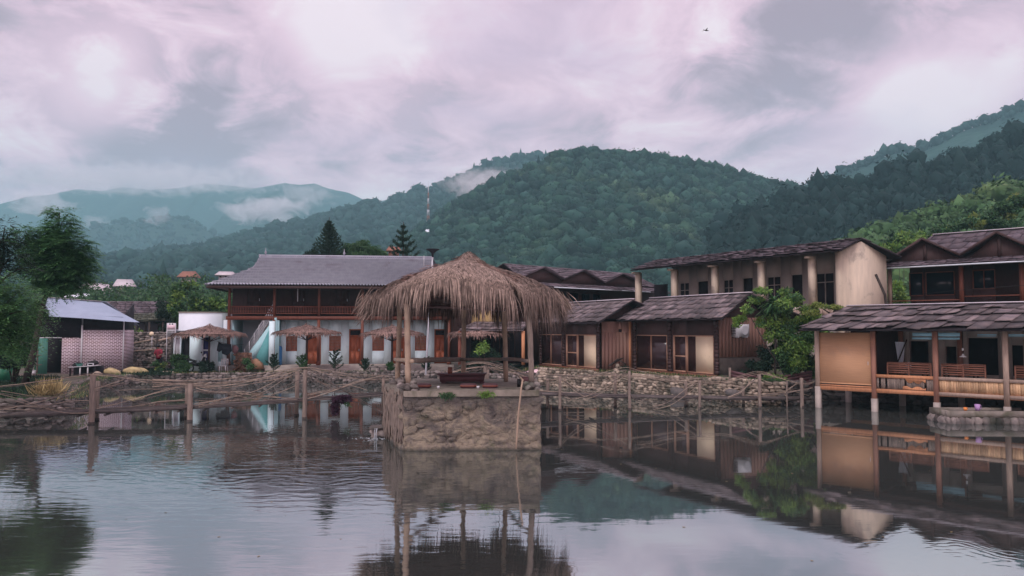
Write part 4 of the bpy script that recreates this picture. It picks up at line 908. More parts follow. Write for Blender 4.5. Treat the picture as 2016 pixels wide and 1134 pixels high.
mb = MB(); x3 = X(1782) ; mb.box(.1, X(1890), -.03, .03, zfl + .28, zfl + .34); mb.box(X(1896), Lu, -.03, .03, zfl + .45, zfl + .51); part('handrail', mb, m_redwood, uh)
# main roof behind the gables
yr = 3.0; r0 = FU.l(1837, 464, yr); r1 = (Lu + .4, r0[1]); 
zb_ = Z(512, 1850, .4); shingle_roof(uh, (X(1790, 500, .6) - .6, .5, zb_), (Lu + .4, .5, zb_), (r0[0], yr, r0[1]), (Lu + .4, yr, r0[1]), (r0[0] - 1.2, 5.6, zb_), (Lu + .4, 5.6, zb_), 5, .62, m_shingle_far, True, brows=3, lift=.04)
mb = MB(); mb.prism([(r0[0] + .3, .6, zb_ - .1), (r0[0] + .3, 5.4, zb_ - .1), (r0[0] + .3, yr, r0[1] - .1)], (.08, 0, 0)); part('gable_board', mb, m_dark, uh)
# lean-to strip and gutter under the gables
g0 = FU.l(1727, 531, -.9); mb = MB(); shingles(mb, (g0[0], -.9, zg), (Lu, -.9, zg), (g0[0] + .1, .35, zg + .42), (Lu, .35, zg + .42), 3, .45); o = part('skirt_roof', mb, m_shingle_far, uh)
mb = MB(); mb.hexa([(g0[0], -.88, zg - .03), (Lu, -.88, zg - .03), (Lu, .9, zg + .39), (g0[0], .9, zg + .39)], (0, 0, -.04)); part('roof_boarding', mb, m_shingle_under, o)
mb = MB(); mb.tube([(g0[0], -.93, zg - .03), (Lu, -.93, zg - .01)], .045, 6); part('gutter', mb, m_gutter, o)
for (ul, vl, up, vp, ur_, vr) in ((1727, 527, 1815, 471, 1890, 503), (1890, 503, 1961, 458, 2045, 495)):
    yg = -.25; pl_, pp, pr = FU.l(ul, vl, yg), FU.l(up, vp, yg), FU.l(ur_, vr, yg); zlo = zg + .36
    o_ = MB(); d = 2.6
    for a, b in (((pl_[0], min(pl_[1], zlo + .25)), pp), (pp, (pr[0], pr[1]))):
        e0, e1 = ((a[0], yg, a[1]), (a[0], yg + d, a[1])) if a is not pp else ((b[0], yg + d, b[1]), (b[0], yg, b[1]))
        r_0, r_1 = ((pp[0], yg, pp[1]), (pp[0], yg + d, pp[1])) if a is not pp else ((pp[0], yg + d, pp[1]), (pp[0], yg, pp[1]))
        o_.hexa([e0, e1, r_1, r_0], (0, 0, .06)); shingles(o_, e0, e1, r_0, r_1, 4, .5)
    go = part('gable_roof', o_, m_shingle_far, uh)
    f_ = MB(); f_.prism([(pl_[0] + .3, yg + .3, zlo), (pr[0] - .05, yg + .3, zlo), (pp[0], yg + .3, pp[1] - .06)], (0, .08, 0)); f_.box(pp[0] + .0, pp[0] + .16, yg + .2, yg + .299, zlo, pp[1] - .3); part('gable_board', f_, m_dark, go)
    f_ = MB(); f_.beam((pl_[0], yg - .03, min(pl_[1], zlo + .25) + .02), (pp[0], yg - .03, pp[1] + .04), .05, .13); f_.beam((pp[0], yg - .034, pp[1] + .04), (pr[0], yg - .034, pr[1] + .02), .05, .13); part('bargeboard', f_, m_dark, go)
t = solo('power_cable', MB().tube([FU.w(X(1785, 582, -1.3), -1.3, Z(582, 1790, -1.3)), FU.w(X(1880, 572, -1.3), -1.3, Z(572, 1880, -1.3)), FU.w(Lu, -1.3, Z(555, 2016, -1.3))], .012, 4), m_rubber, 'thin black cable crossing in front of the timber house on the right', 'cable', FU.w(0, -1.3, 4))
# downpipe log leaning between the two right buildings
q0, q1, q2 = P(1724, 540, 41), P(1742, 580, 41), P(1746, 612, 41); solo('leaning_pole', MB().tube([q0, q1, q2, Vector((q2.x, q2.y, 1.1))], .07, 6), m_bark, 'crooked dark pole between the beige gable wall and the timber house', 'pole', (q2.x, q2.y, 1.1))

# ------------------------------------------------------------------ dark gabled shingle house behind the centre
dB = Vector((.75, .66, 0)).normalized(); A = P(1000, 590, 50); FB = Frame(A, math.atan2(dB.y, dB.x), 1.1)
bh = thing('triple_gabled_house', 'dark shingled house with three low gables behind the gazebo', 'house', FB.o, FB.a)
X = lambda u, v=560, y=0: FB.l(u, v, y)[0]; Z = lambda v, u=1110, y=0: FB.l(u, v, y)[1]
ye_, yr_ = -1.4, 2.6; e0 = FB.l(1040, 563, ye_); xE = X(1275, 560) + 1; zev = e0[1]; r0 = FB.l(991, 519, yr_); zr = r0[1]; print('bh', zev, zr, xE, r0)
mb = MB(); mb.box(-1.5, xE, 0, 5, 0, zev + .1); part('wall', mb, m_dark, bh)
mb = MB()
for k in range(9): mb.box(k * 1.2 - 1.4, k * 1.2 - .6, -.03, -.002, zev - 2.2, zev - .25)
part('window_band', mb, m_glass2, bh)
shingle_roof(bh, (r0[0] - .9, ye_ + 1, zev + .45), (xE, ye_ + 1, zev + .45), (r0[0], yr_, zr), (xE, yr_, zr - .05), (r0[0] - .9, 6.2, zev), (xE, 6.2, zev), 8, .5, m_shingle_far, False, brows=3)
mb = MB(); shingles(mb, (r0[0], ye_, zev), (xE, ye_, zev), (r0[0] + .2, ye_ + 1.4, zev + .5), (xE, ye_ + 1.4, zev + .5), 3, .5); mb.hexa([(r0[0], ye_, zev - .02), (xE, ye_, zev - .02), (xE, .1, zev + .48), (r0[0], .1, zev + .48)], (0, 0, -.04)); o = part('skirt_roof', mb, m_shingle_far, bh)
mb = MB(); mb.tube([(r0[0] + 1, ye_ - .05, zev), (xE - 2.5, ye_ - .05, zev)], .035, 5); part('gutter', mb, m_gutter, o)
for (ul, vl, up, vp, ur_, vr) in ((1026, 546, 1074, 525, 1112, 549), (1112, 549, 1153, 531, 1191, 556), (1191, 556, 1228, 538, 1262, 553)):
    yg = -.8; a, p_, b = FB.l(ul, vl, yg), FB.l(up, vp, yg), FB.l(ur_, vr, yg); d = 3.0; zl = zev + .3; o_ = MB()
    shingles(o_, (a[0], yg + d, a[1]), (a[0], yg, a[1]), (p_[0], yg + d, p_[1]), (p_[0], yg, p_[1]), 4, .45); shingles(o_, (b[0], yg, b[1]), (b[0], yg + d, b[1]), (p_[0], yg, p_[1]), (p_[0], yg + d, p_[1]), 4, .45)
    o_.hexa([(a[0], yg, a[1]), (p_[0], yg, p_[1]), (p_[0], yg + d, p_[1]), (a[0], yg + d, a[1])], (0, 0, -.04)); o_.hexa([(b[0], yg, b[1]), (p_[0] + .002, yg, p_[1]), (p_[0] + .002, yg + d, p_[1]), (b[0], yg + d, b[1])], (0, 0, -.04))
    go = part('gable_roof', o_, m_shingle_far, bh); f_ = MB(); f_.prism([(a[0] + .05, yg + .25, zl), (b[0] - .05, yg + .25, zl), (b[0] - .05, yg + .25, b[1] - .05), (p_[0], yg + .25, p_[1] - .1), (a[0] + .05, yg + .25, a[1] - .05)], (0, .08, 0)); part('gable_board', f_, m_dark, go)

# ------------------------------------------------------------------ ochre house seen through the gazebo
A = P(918, 722, 47.5); FY = Frame(A, R(3), 1.1); yh = thing('ochre_house', 'house with an ochre upper wall and low shingle eave, seen between the gazebo posts', 'house', FY.o, FY.a)
X = lambda u, v=620, y=0: FY.l(u, v, y)[0]; Z = lambda v, u=960, y=0: FY.l(u, v, y)[1]
mb = MB(); mb.box(X(928), X(1000), .4, 4, Z(655), Z(585)); part('upper_wall', mb, m_yellow, yh)
mb = MB(); mb.box(X(905), X(1036), 1.0, 4, 0, Z(655) - .002); part('dark_interior', mb, m_int, yh)  # solid box; the dark of the unlit interior is put into its colour
mb = MB(); mb.box(X(900), X(1046), 1.4, 4.2, Z(655) + .4, Z(600)); part('dark_upper_boards', mb, m_dark, yh)
e0, e1 = FY.l(905, 650, -.9), FY.l(1030, 650, -.9); r0, r1 = FY.l(935, 634, .6), FY.l(1040, 634, .6)
mb = MB(); shingles(mb, (e0[0], -.9, e0[1]), (e1[0], -.9, e0[1]), (r0[0], .39, r0[1]), (r1[0], .39, r0[1]), 3, .42); mb.hexa([(e0[0], -.9, e0[1] - .02), (e1[0], -.9, e0[1] - .02), (r1[0], .39, r0[1] - .02), (r0[0], .39, r0[1] - .02)], (0, 0, -.04)); part('eave_roof', mb, m_shingle, yh)
for u in (905, 1030): x = X(u, 690, -.7); mb = MB(); mb.box(x - .1, x + .1, -.8, -.6, 0, e0[1] - .05); part('post', mb, m_orange if u == 1030 else m_redwood, yh)
for u in (925, 960, 990): opening(yh, X(u, 690, 1), X(u + 24, 690, 1), .1, 2.0, .85, glass=m_int, bars=1, mat=m_dark)
# ------------------------------------------------------------------ stilted pavilion on the right
P0 = G(1612, 802); P3 = G(1981, 829); dP = (P3 - P0).normalized(); angP = math.atan2(dP.y, dP.x); FP = Frame(P0, angP, 0.0)
pv = thing('stilted_pavilion', 'open wooden dining pavilion on concrete stilts over the pond, with a bamboo blind', 'pavilion', FP.o, angP)
X = lambda u, v=700, y=0: FP.l(u, v, y)[0]; Z = lambda v, u=1842, y=0: FP.l(u, v, y)[1]
pxs = [0.0, X(1720), X(1842), X(1980)]; step = pxs[3] - pxs[2]; pxs += [pxs[3] + step, pxs[3] + 2 * step, pxs[3] + 3 * step]; Lp = pxs[-1]
zfl = Z(770); zr_ = Z(744); ze = Z(658); print('pav', pxs, zfl, zr_, ze)
m_post = M('worn_orange_post', (.33, .16, .11), (.22, .11, .08), 3, .6, .3, (4, 4, .5), .1, dirt=((.45, .21, .12), 1.0, .58))
for i, x in enumerate(pxs):
    for y in (0, 3.2):
        mb = MB(); mt = m_grey_tim if (i == 0 or i > 2) else m_post
        zc = zfl - (.05 if i == 0 else .42)
        mb.box(x - .085, x + .085, y - .085, y + .085, zc, ze + .35); p_ = part('post', mb, mt, pv)
        mb = MB(); mb.box(x - .105, x + .105, y - .105, y + .105, -.8, zc - .003); part('concrete_stilt', mb, m_conc, p_)
mb = MB(); mb.box(.086, Lp, -.05, .05, zfl - .18, zfl - .02); mb.box(0, Lp, 3.15, 3.25, zfl - .18, zfl - .02); part('floor_beam', mb, m_orange, pv)
mb = MB()
for k in range(int(Lp / .2)): mb.box(.02 + k * .2, .21 + k * .2, .051, 3.1, zfl - .05, zfl - .01)
part('floor', mb, m_dark, pv)
for a, b, m__ in ((pxs[1], pxs[2], m_orange), (pxs[2], pxs[3], m_grey_tim), (pxs[3], pxs[4], m_grey_tim), (pxs[4], pxs[5], m_grey_tim), (pxs[5], pxs[6], m_grey_tim)):
    mb = MB(); mb.box(a + .087, b - .087, -.06, .07, zr_ - .07, zr_ + .05); mb.box(a + .087, b - .087, -.065, -.052, zfl - .16, zfl - .02)
    o = part('rail', mb, m__, pv); mb = MB(); n = 26
    for k in range(n):
        if m__ is m_orange and k % 9 == 4: continue
        if rnd.random() < .05: continue
        x = a + .1 + (b - a - .2) * (k + .5) / n; w_ = (b - a) / n * .46; mb.box(x - w_, x + w_, -.02 + rnd.uniform(-.008, .008), .01, zfl - .018, zr_ - .072)
    part('bamboo_infill', mb, m_slat if m__ is m_grey_tim else m_wood, o)
# torn varnished fret panel in the first open bay
a, b = pxs[1] + (pxs[2] - pxs[1]) * .52, pxs[1] + (pxs[2] - pxs[1]) * .84; fr = MB(); pts = [(a, -.04, zr_ - .075)]
for k in range(13): s = k / 12; pts.append((a + (b - a) * s, -.04, zr_ - .12 - .1 * abs(math.sin(s * 7.5)) - .05 * math.sin(s * 3)))
pts.append((b, -.04, zr_ - .075)); fr.prism(pts, (0, .012, 0)); pts = [(a - .1, -.04, zfl + .0)]
for k in range(13): s = k / 12; pts.append((a - .1 + (b - a + .1) * s, -.04, zfl + .05 + .09 * abs(math.sin(s * 6.0 + .8))))
pts.append((b, -.04, zfl)); fr.prism(pts, (0, .012, 0)); part('fretwork', fr, m_orange, pv)
mb = MB(); mb.box(.1, pxs[1] - .1, -.03, -.012, zfl + .13, ze + .05)
mb.tube([(.1, -.03, zfl + .12), (pxs[1] - .1, -.03, zfl + .12)], .03, 6); bl = part('bamboo_blind', mb, m_blind, pv)
mb = MB(); mb.box(.1, pxs[1] - .1, -.055, -.008, zfl - .0, zfl + .05); part('blind_rail', mb, m_orange, bl)
mb = MB(); mb.box(pxs[1] - .22, pxs[1] - .205, -.05, -.032, zfl + .9, zfl + 1.05); part('blind_cord', mb, m_plastic_w, bl)
mb = MB(); mb.box(0, Lp, -.06, .06, ze + .12, ze + .26); mb.box(0, Lp, 3.14, 3.26, ze + .12, ze + .26)
for x in pxs: mb.box(x - .04, x + .04, .07, 3.1, ze + .13, ze + .25)
part('tie_beam', mb, m_dark, pv)
ye_, yr_ = -.85, 1.7; e0 = FP.l(1572, 644, ye_); e1 = FP.l(2016, 656, ye_); r0 = FP.l(1668, 603, yr_); r1 = FP.l(2016, 600, yr_); print('pr', e0, e1, r0, r1)
zE = (e0[1] + e1[1]) / 2; zR = (r0[1] + r1[1]) / 2
shingle_roof(pv, (e0[0], ye_, zE), (Lp + .6, ye_, zE), (r0[0], yr_, zR), (Lp + .6, yr_, zR), (e0[0], 2 * yr_ - ye_, zE), (Lp + .6, 2 * yr_ - ye_, zE), 4, .46, brows=3, lift=.085, jit=.5)
mb = MB(); mb.prism([(.2, .1, ze + .3), (.2, 3.2, ze + .3), (.2, yr_, zR - .15)], (.05, 0, 0)); part('gable_board', mb, m_dark, pv)
# back wall of the pavilion: pale render with dark door openings
hol = [(X(a, 700, 3.3), X(b, 700, 3.3), Z(c, 1850, 3.3), Z(d, 1850, 3.3)) for a, b, c, d in ((1790, 1828, 735, 672), (1861, 1883, 735, 682), (1905, 1965, 735, 665), (1992, 2050, 735, 678))]
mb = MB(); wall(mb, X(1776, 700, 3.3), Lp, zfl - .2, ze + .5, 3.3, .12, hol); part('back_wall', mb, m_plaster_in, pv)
mb = MB(); mb.box(.1, X(1776, 700, 3.3) - .01, 3.3, 3.4, zfl - .2, ze + .5); part('back_boards', mb, m_dark, pv)
for h in hol:
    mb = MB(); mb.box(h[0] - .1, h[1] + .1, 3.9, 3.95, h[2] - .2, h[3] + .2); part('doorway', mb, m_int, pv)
mb = MB()
for a, b in ((1797, 1835), (1846, 1890), (1925, 1962), (1982, 2016)):
    q = FP.l(a, 660, 1.6)[0]; q2 = FP.l(b, 660, 1.6)[0]; zl = FP.l(1840, 661 if a < 1900 else 659, 1.6)[1]; hh = .12 if a < 1900 else .03
    mb.box(q, q2, 1.55, 1.6, zl - .02, zl + hh); mb.box(q, q2, 1.5, 1.54, zl - .15 if a < 1900 else zl - .04, zl - .06)
part('louvre_panel', mb, m_frost, pv)
# curtain, benches, lamp, tables
cx0, cz1 = FP.l(1762, 673, 2.6); cx1, cz0 = FP.l(1783, 715, 2.6)
mb = MB(); A_ = []
for v in np.linspace(0, 1, 8):
    u = np.linspace(0, 1, 25); wv = (1 - .55 * v); x = cx0 + (cx1 - cx0) * (.5 + (u - .5) * wv + .15 * v * 0); A_.append(np.stack([x, 2.6 + .03 * np.sin(u * 26), np.full_like(x, cz1 + (cz0 - cz1) * v)], -1))
mb.grid(np.array(A_)); V = mb.V[0]; o3 = thing('gathered_curtain', 'pale curtain gathered to a point behind the first bench of the pavilion', 'curtain', FP.w(cx0, 2.6, cz0), angP)
mb.V[0] = V - np.array([cx0, 2.6, cz0]); part('cloth', mb, m_white, o3)
mb = MB(); mb.beam((.1, -.08, 0), (.5, -.08, 1.0), .04); part('tie_stick', mb, m_dark, o3)
def bench(x0, x1, zt, label):
    L = x1 - x0; t = thing('slatted_bench', label, 'bench', FP.w(x0, .45, zfl), angP, 'slatted benches in the pavilion'); h = zt - zfl
    mb = MB()
    for k in range(5): z = h - .06 - k * .085; mb.hexa([(.05, .1 - k * .012, z - .027), (L / 2 - .03, .1 - k * .012, z - .027), (L / 2 - .03, .1 - k * .012, z + .027), (.05, .1 - k * .012, z + .027)], (0, .02, 0)); mb.hexa([(L / 2 + .03, .1 - k * .012, z - .027), (L - .05, .1 - k * .012, z - .027), (L - .05, .1 - k * .012, z + .027), (L / 2 + .03, .1 - k * .012, z + .027)], (0, .02, 0))
    mb.box(0, L, .09, .13, h - .018, h + .015); part('backrest', mb, m_bench, t)
    mb = MB()
    for k in range(4): mb.box(0.04, L - .04, .16 + k * .1, .24 + k * .1, .40, .43)
    part('seat', mb, m_bench, t)
    for x in (0, L / 2 - .025, L - .05):
        mb = MB(); mb.box(x, x + .05, .08, .14, 0, h - .02); part('leg', mb, m_bench, t)
        mb = MB(); mb.box(x, x + .05, .5, .56, 0, .399); part('leg', mb, m_bench, t)
zt = FP.l(1840, 716, .5)[1]; XB = lambda u: FP.l(u, 716, .5)[0]
bench(XB(1745), XB(1833), zt, 'slatted bench in the first open bay, below the gathered curtain')
bench(XB(1852), XB(1940), zt, 'slatted bench in the second open bay, below the white hanging lamp')
bench(XB(1996), XB(1996) + 2.0, zt, 'slatted bench cut off by the right edge of the photo')
def table(x, label):
    t = thing('dining_table', label, 'table', FP.w(x, 1.7, zfl), angP, 'dark tables in the pavilion'); mb = MB(); mb.box(-.6, .6, -.35, .35, .7, .74); part('tabletop', mb, m_dark, t)
    for a in (-.52, .52):
        for b in (-.28, .28): mb = MB(); mb.box(a - .03, a + .03, b - .03, b + .03, 0, .698); part('leg', mb, m_dark, t)
table(FP.l(1792, 720, 1.6)[0], 'dark dining table behind the first slatted bench'); table(FP.l(1890, 720, 1.6)[0], 'dark dining table behind the second slatted bench')
lx, lz_ = FP.l(1896, 703, .9); t = thing('pendant_lamp', 'white enamel lamp shade hanging over the second bench of the pavilion', 'lamp', FP.w(lx, .9, lz_), angP)
mb = MB(); mb.lathe([(.13, 0), (.12, .02), (.05, .05), (.03, .12), (.0, .13)], (0, 0, 0), 18); part('lamp_shade', mb, m_lampw, t, True); mb = MB(); mb.tube([(0, 0, .13), (.03, 0, .33), (.0, 0, .34), (0, 0, 1.0)], .012, 5); part('cord', mb, m_rubber, t)
mb = MB(); mb.lathe([(.035, .25), (.035, .34), (0, .35)], (0, 0, 0), 10); part('lamp_holder', mb, m_lampw, t)
bx, bz = FP.l(1787, 712, 1.4); mb = MB(); mb.lathe([(.06, 0), (.1, .08), (.1, .16), (.05, .26), (.0, .28)], FP.w(bx, 1.5, zfl + .745), 14); solo('white_jug', mb, m_plastic_w, 'small white jug on the table behind the first bench', 'jug', FP.w(bx, 1.5, zfl + .745), True)

# ------------------------------------------------------------------ washing trough with mugs
a = G(1866, 834); T0 = Vector((a.x, a.y, 0)); t = thing('stone_trough', 'low concrete and stone basin standing in the pond in front of the pavilion', 'trough', T0, R(-3))
hgt = .44; mb = MB()
mb.box(0, 3.2, 0, .14, .2, hgt); mb.box(0, .14, .14, 1.3, .2, hgt); mb.box(.14, 3.2, 1.16, 1.3, .2, hgt); mb.box(.14, 3.2, .14, 1.16, .2, .35); part('basin', mb, M('wet_concrete', (.22, .19, .165), (.13, .115, .10), 3, .9, .4, island=.05, dirt=((.09, .085, .06), 1.6, .5)), t)
mb = MB(); x = -.05
while x < 3.2: w_ = rnd.uniform(.14, .3); rock(mb, (x + w_ / 2, .02, .08), (w_ * .6, .16, .15), .25, 2, flat=1); x += w_ * .9
for y in np.arange(.2, 1.3, .25): rock(mb, (0, y, .08), (.12, .16, .15), .25, 2, flat=1)
mb.box(.05, 3.2, .06, 1.25, -.5, .199); part('stone_base', mb, m_stone_d, t, True)
def mug(u, v, mat, label, r=.07, h=.15):
    Y = a.y + .1; p = P(u, v, Y); p.z = hgt + .003; p.x = (u - CU) / FOC * Y; t = thing('mug', label, 'mug', p); mb = MB(); mb.lathe([(r * .8, 0), (r, h), (r * .9, h), (r * .7, .01)], (0, 0, 0), 16); part('cup', mb, mat, t, True)
    mb = MB(); mb.tube([(r * .9, 0, h * .85), (r * 1.5, 0, h * .75), (r * 1.5, 0, h * .35), (r * .85, 0, h * .2)], .012, 5); part('handle', mb, mat, t)
mug(1894, 800, m_mug_o, 'small orange plastic mug on the rim of the stone trough', .06, .11); mug(1918, 798, m_mug_p, 'lilac plastic mug with a handle on the rim of the stone trough', .095, .22)

# ------------------------------------------------------------------ gazebo island
PL = [Vector((-2.94, 20.9, 0)), Vector((.76, 21.15, 0)), Vector((.83, 25.9, 0)), Vector((-3.3, 26.1, 0)), Vector((-3.88, 23.5, 0))]; zt = 1.62
t = thing('stone_platform', 'square rendered stone island rising from the pond under the thatched gazebo', 'platform', (-1.3, 23, 0)); org = Vector((-1.3, 23, 0))
def skin(pts, z0, z1, nz, out=.05, seed=0, dens=.07):
    mb = MB(); P_ = []; k = len(pts)
    for i in range(k):
        a, b = pts[i], pts[(i + 1) % k]; n = max(2, int((b - a).length / dens))
        for j in range(n): P_.append(a.lerp(b, j / n))
    c = sum(pts, Vector()) / k; A_ = []
    for zi in np.linspace(z0, z1, nz):
        row = []
        for i, p in enumerate(P_):
            d = (p - c).normalized(); s = i * dens * 1.6; f = float(fbm(np.array([s]), np.array([zi * 3.2]), 5, seed)[0]); row.append(tuple(p + d * (f * out * 2.2 + .03 * (zi < .12)) + Vector((0, 0, zi))))
        A_.append(row + [row[0]])
    mb.grid(np.array(A_)); mb.poly([q for q in A_[-1][:-1]]); return mb
part('stone_body', skin(PL, -.5, zt - .14, 46, .085, 5), m_platform, t, True, world=org)
SL = [PL[0] + Vector((.0, -.04, 0)), PL[1] + Vector((-.0, -.04, 0)), PL[2], PL[3], PL[4] + Vector((-.02, 0, 0))]
part('slab', skin(SL, zt - .16, zt, 5, .03, 9, .1), M('worn_slab', (.24, .205, .17), (.13, .115, .095), 2.5, .9, .6, island=0, dirt=((.075, .075, .05), 1.4, .5)), t, world=org)
mb = MB()
for i_ in range(130):
    e_ = rnd.random(); a_, b_ = ((PL[0], PL[1]) if e_ < .62 else (PL[4], PL[0]) if e_ < .8 else (PL[1], PL[2])); s_ = rnd.uniform(.01, .99); q_ = a_.lerp(b_, s_); dn = (b_ - a_).normalized(); nr_ = Vector((dn.y, -dn.x, 0)); rw = rnd.uniform(.07, .24); off_ = rnd.uniform(-.06, -.01)
    k_ = MB(); rock(k_, (0, 0, 0), (rw, rnd.uniform(.05, .09), rw * rnd.uniform(.45, .8)), .3, 2, flat=1); V = k_.V[0]; W = np.outer(V[:, 0], tuple(dn)) + np.outer(V[:, 1], tuple(nr_)); W[:, 2] = V[:, 2]; mb.raw(W + np.array((q_.x + nr_.x * off_, q_.y + nr_.y * off_, rnd.uniform(.0, zt - .25))), k_.F[0])
_o = part('embedded_stones', mb, m_platform, t, True, world=org); _o['kind'] = 'stuff'
GP = {'a': P(804, 751, 21.15), 'b': P(783, 747, 23.5), 'c': P(912, 741, 25.3), 'd': P(996, 743, 24.6), 'e': P(1046, 752, 21.45)}
for k_ in ('a', 'b', 'e'):
    p = GP[k_]; mb = MB()
    for q in range(16): an_ = rnd.random() * 6.28; rr = rnd.uniform(.05, .26); rock(mb, (p.x + math.cos(an_) * rr, p.y + math.sin(an_) * rr, zt + rnd.uniform(-.02, p.z - zt - .02)), (.13, .13, .09), .3, 1)
    part('corner_stones', mb, m_stone_d, t, world=org, smooth=True)
# plaster ribbing down the left flank
mb = MB(); a, b = PL[4], PL[0]; nrm = Vector(((b - a).y, -(b - a).x, 0)).normalized()
if nrm.x > 0: nrm = -nrm
for i in range(46):
    s = i / 45; p = a.lerp(b, s) + nrm * .03; z1 = rnd.uniform(1.2, 1.6); z0 = rnd.uniform(-.05, .5); k = 7; mb.tube([p + nrm * rnd.uniform(-.01, .05) + Vector((rnd.uniform(-.02, .02), rnd.uniform(-.03, .03), z0 + (z1 - z0) * q / (k - 1))) for q in range(k)], [.02] + [rnd.uniform(.02, .045) for _ in range(k - 2)] + [.02], 5)
part('root_ribs', mb, m_wood, t, world=org, smooth=True)
# weeds on the slab edge
for u, v, n in ((880, 778, 420), (957, 776, 520)):
    p = P(u, v, 20.82); mb = MB(); leaves(mb, blob_points(p, (.26, .05, .09), n // 2), .085, .5, .3); solo('weed', mb, m_leaf_m if n < 500 else m_leaf_l, 'small weed tuft growing from the slab edge of the island, ' + ('left one' if n < 500 else 'right one'), 'plant', (p.x, p.y, p.z))
# thatched gazebo
g = thing('thatched_gazebo', 'big shaggy thatched gazebo on bamboo poles in the middle of the pond', 'gazebo', (-1.35, 23.2, zt)); gorg = Vector((-1.35, 23.2, zt))
tops = {'a': (801, 600), 'b': (787, 600), 'c': (914, 600), 'd': (993, 600), 'e': (1042, 610)}
for k_, p in GP.items():
    q = P(*tops[k_], p.y); r = .082 if k_ in 'ae' else .078; n = 9; mb = MB(); pts = [p.lerp(q, i / (n - 1)) + Vector((rnd.uniform(-.012, .012), 0, 0)) for i in range(n)] + [q + Vector((0, 0, .02 if k_ in 'ae' else .4))]
    pts[0] = pts[0] - Vector((0, 0, max(0, p.z - zt + .0) if k_ in 'cd' else .1)) if p.z > zt else Vector((p.x, p.y, zt))
    mb.tube(pts, [r * (1 + .08 * (i % 2)) * rnd.uniform(.94, 1.02) for i in range(n + 1)], 10); part('pole', mb, m_pole if k_ in 'ab' else (m_wood if k_ in 'e' else m_pole), g, True, world=gorg)
def rail(a, b, r, mat=m_pole): mb = MB(); mb.tube([a.lerp(b, i / 6) + Vector((0, 0, rnd.uniform(-.012, .012))) for i in range(7)], r, 8); part('rail', mb, mat, g, True, world=gorg)
rail(P(778, 707, 23.5), P(812, 711, 21.0), .06); rail(P(810, 710, 21.3), P(905, 707, 25.2), .075, m_wood); rail(P(905, 708, 25.1), P(1000, 707, 24.5), .05, m_wood); rail(P(990, 706, 24.5), P(1046, 711, 21.5), .055, m_wood)
# roof frame
fr = MB(); cz = P(919, 585, 23).z; C = Vector((-1.35, 23.2, 0)); RX, RY = 2.55, 2.4
ringp = [Vector((C.x + math.cos(q * math.pi / 6) * RX * .86, C.y + math.sin(q * math.pi / 6) * RY * .86, cz + .12)) for q in range(13)]
fr.tube(ringp, .05, 6); apex = Vector((C.x, C.y, 5.25))
for q in range(12): fr.tube([apex, ringp[q].lerp(apex, .45) + Vector((0, 0, .12)), ringp[q] + (ringp[q] - C) * 0 + Vector((0, 0, -.02))], .035, 5)
qs = [P(*tops[k_], GP[k_].y) + Vector((0, 0, -.02 if k_ in 'ae' else .2)) for k_ in 'abcde']
for a, b in zip(qs, qs[1:] + qs[:1]): fr.tube([a, b], .055, 6)
part('roof_frame', fr, m_dark, g, world=gorg)
def eave(th):   # ragged rim: high at the front, hanging low at both sides
    e = 4.08 + .10 * np.sin(7 * th + .5) * np.sin(3 * th) + .36 * np.clip(-np.sin(th), 0, 1) ** 2 + .05 * np.abs(np.cos(th)) ** 3 + .05 * np.sin(3 * th + 1)
    return e - gorg.z
zp = P(922, 505, 23.2).z - gorg.z
roof = MB(); surf = thatch(roof, (-.08, 0), 2.88, 2.72, zp, 0, 30000, .44, 0, .9, eave=eave, w_=.010, gaps=((3.42, 3.5), (5.27, 5.38)), hang=2.2, side_len=.4)
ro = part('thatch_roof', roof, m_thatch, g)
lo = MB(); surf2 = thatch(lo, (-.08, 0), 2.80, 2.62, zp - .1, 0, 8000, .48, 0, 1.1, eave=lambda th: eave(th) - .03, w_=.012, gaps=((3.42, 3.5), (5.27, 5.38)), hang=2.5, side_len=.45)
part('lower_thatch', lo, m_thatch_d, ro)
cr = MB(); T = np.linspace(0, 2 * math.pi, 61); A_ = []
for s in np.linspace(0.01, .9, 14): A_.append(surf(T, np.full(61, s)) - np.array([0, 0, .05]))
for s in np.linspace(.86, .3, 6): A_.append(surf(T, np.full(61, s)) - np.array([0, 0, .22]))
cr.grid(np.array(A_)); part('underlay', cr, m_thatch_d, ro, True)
tp = MB(); thatch(tp, (.02, 0), .5, .42, zp + .12, zp - .25, 900, .34, 1.2, .4, w_=.011); part('peak_tuft', tp, m_thatch, ro)
# hip rolls: darker ropes of grass along the slopes
hp = MB()
for th_ in (-2.45, -.75, .7, 2.4):
    s = np.linspace(.05, .72, 9); L = surf(np.full(9, th_ % 6.283), s) + np.array([0, 0, .07]); pts = np.repeat(L, 40, 0) + rng.normal(0, .05, (360, 3)); leaves(hp, pts, .3, .2, .07, dirs=np.repeat((L[-1] - L[0])[None] / np.linalg.norm(L[-1] - L[0]), 360, 0))
part('hip_thatch', hp, m_thatch_f, ro)
# long stray stalks at the left corner
for angs in ((math.pi, math.pi * 1.06, math.pi * .96, math.pi * 1.1), (2 * math.pi - .05, .1, -.3)):
    sk = MB(); q = len(angs); L = surf(np.array(angs), np.full(q, .95)); pts = np.repeat(L, 60, 0) + rng.normal(0, .12, (q * 60, 3)); dd = np.repeat(np.stack([np.sign(L[:, 0]) * .45, np.zeros(q) - .1, np.full(q, -1.0)], 1), 60, 0); leaves(sk, pts, .6, .1, .045, dirs=dd); part('stray_stalks', sk, m_thatch, ro)

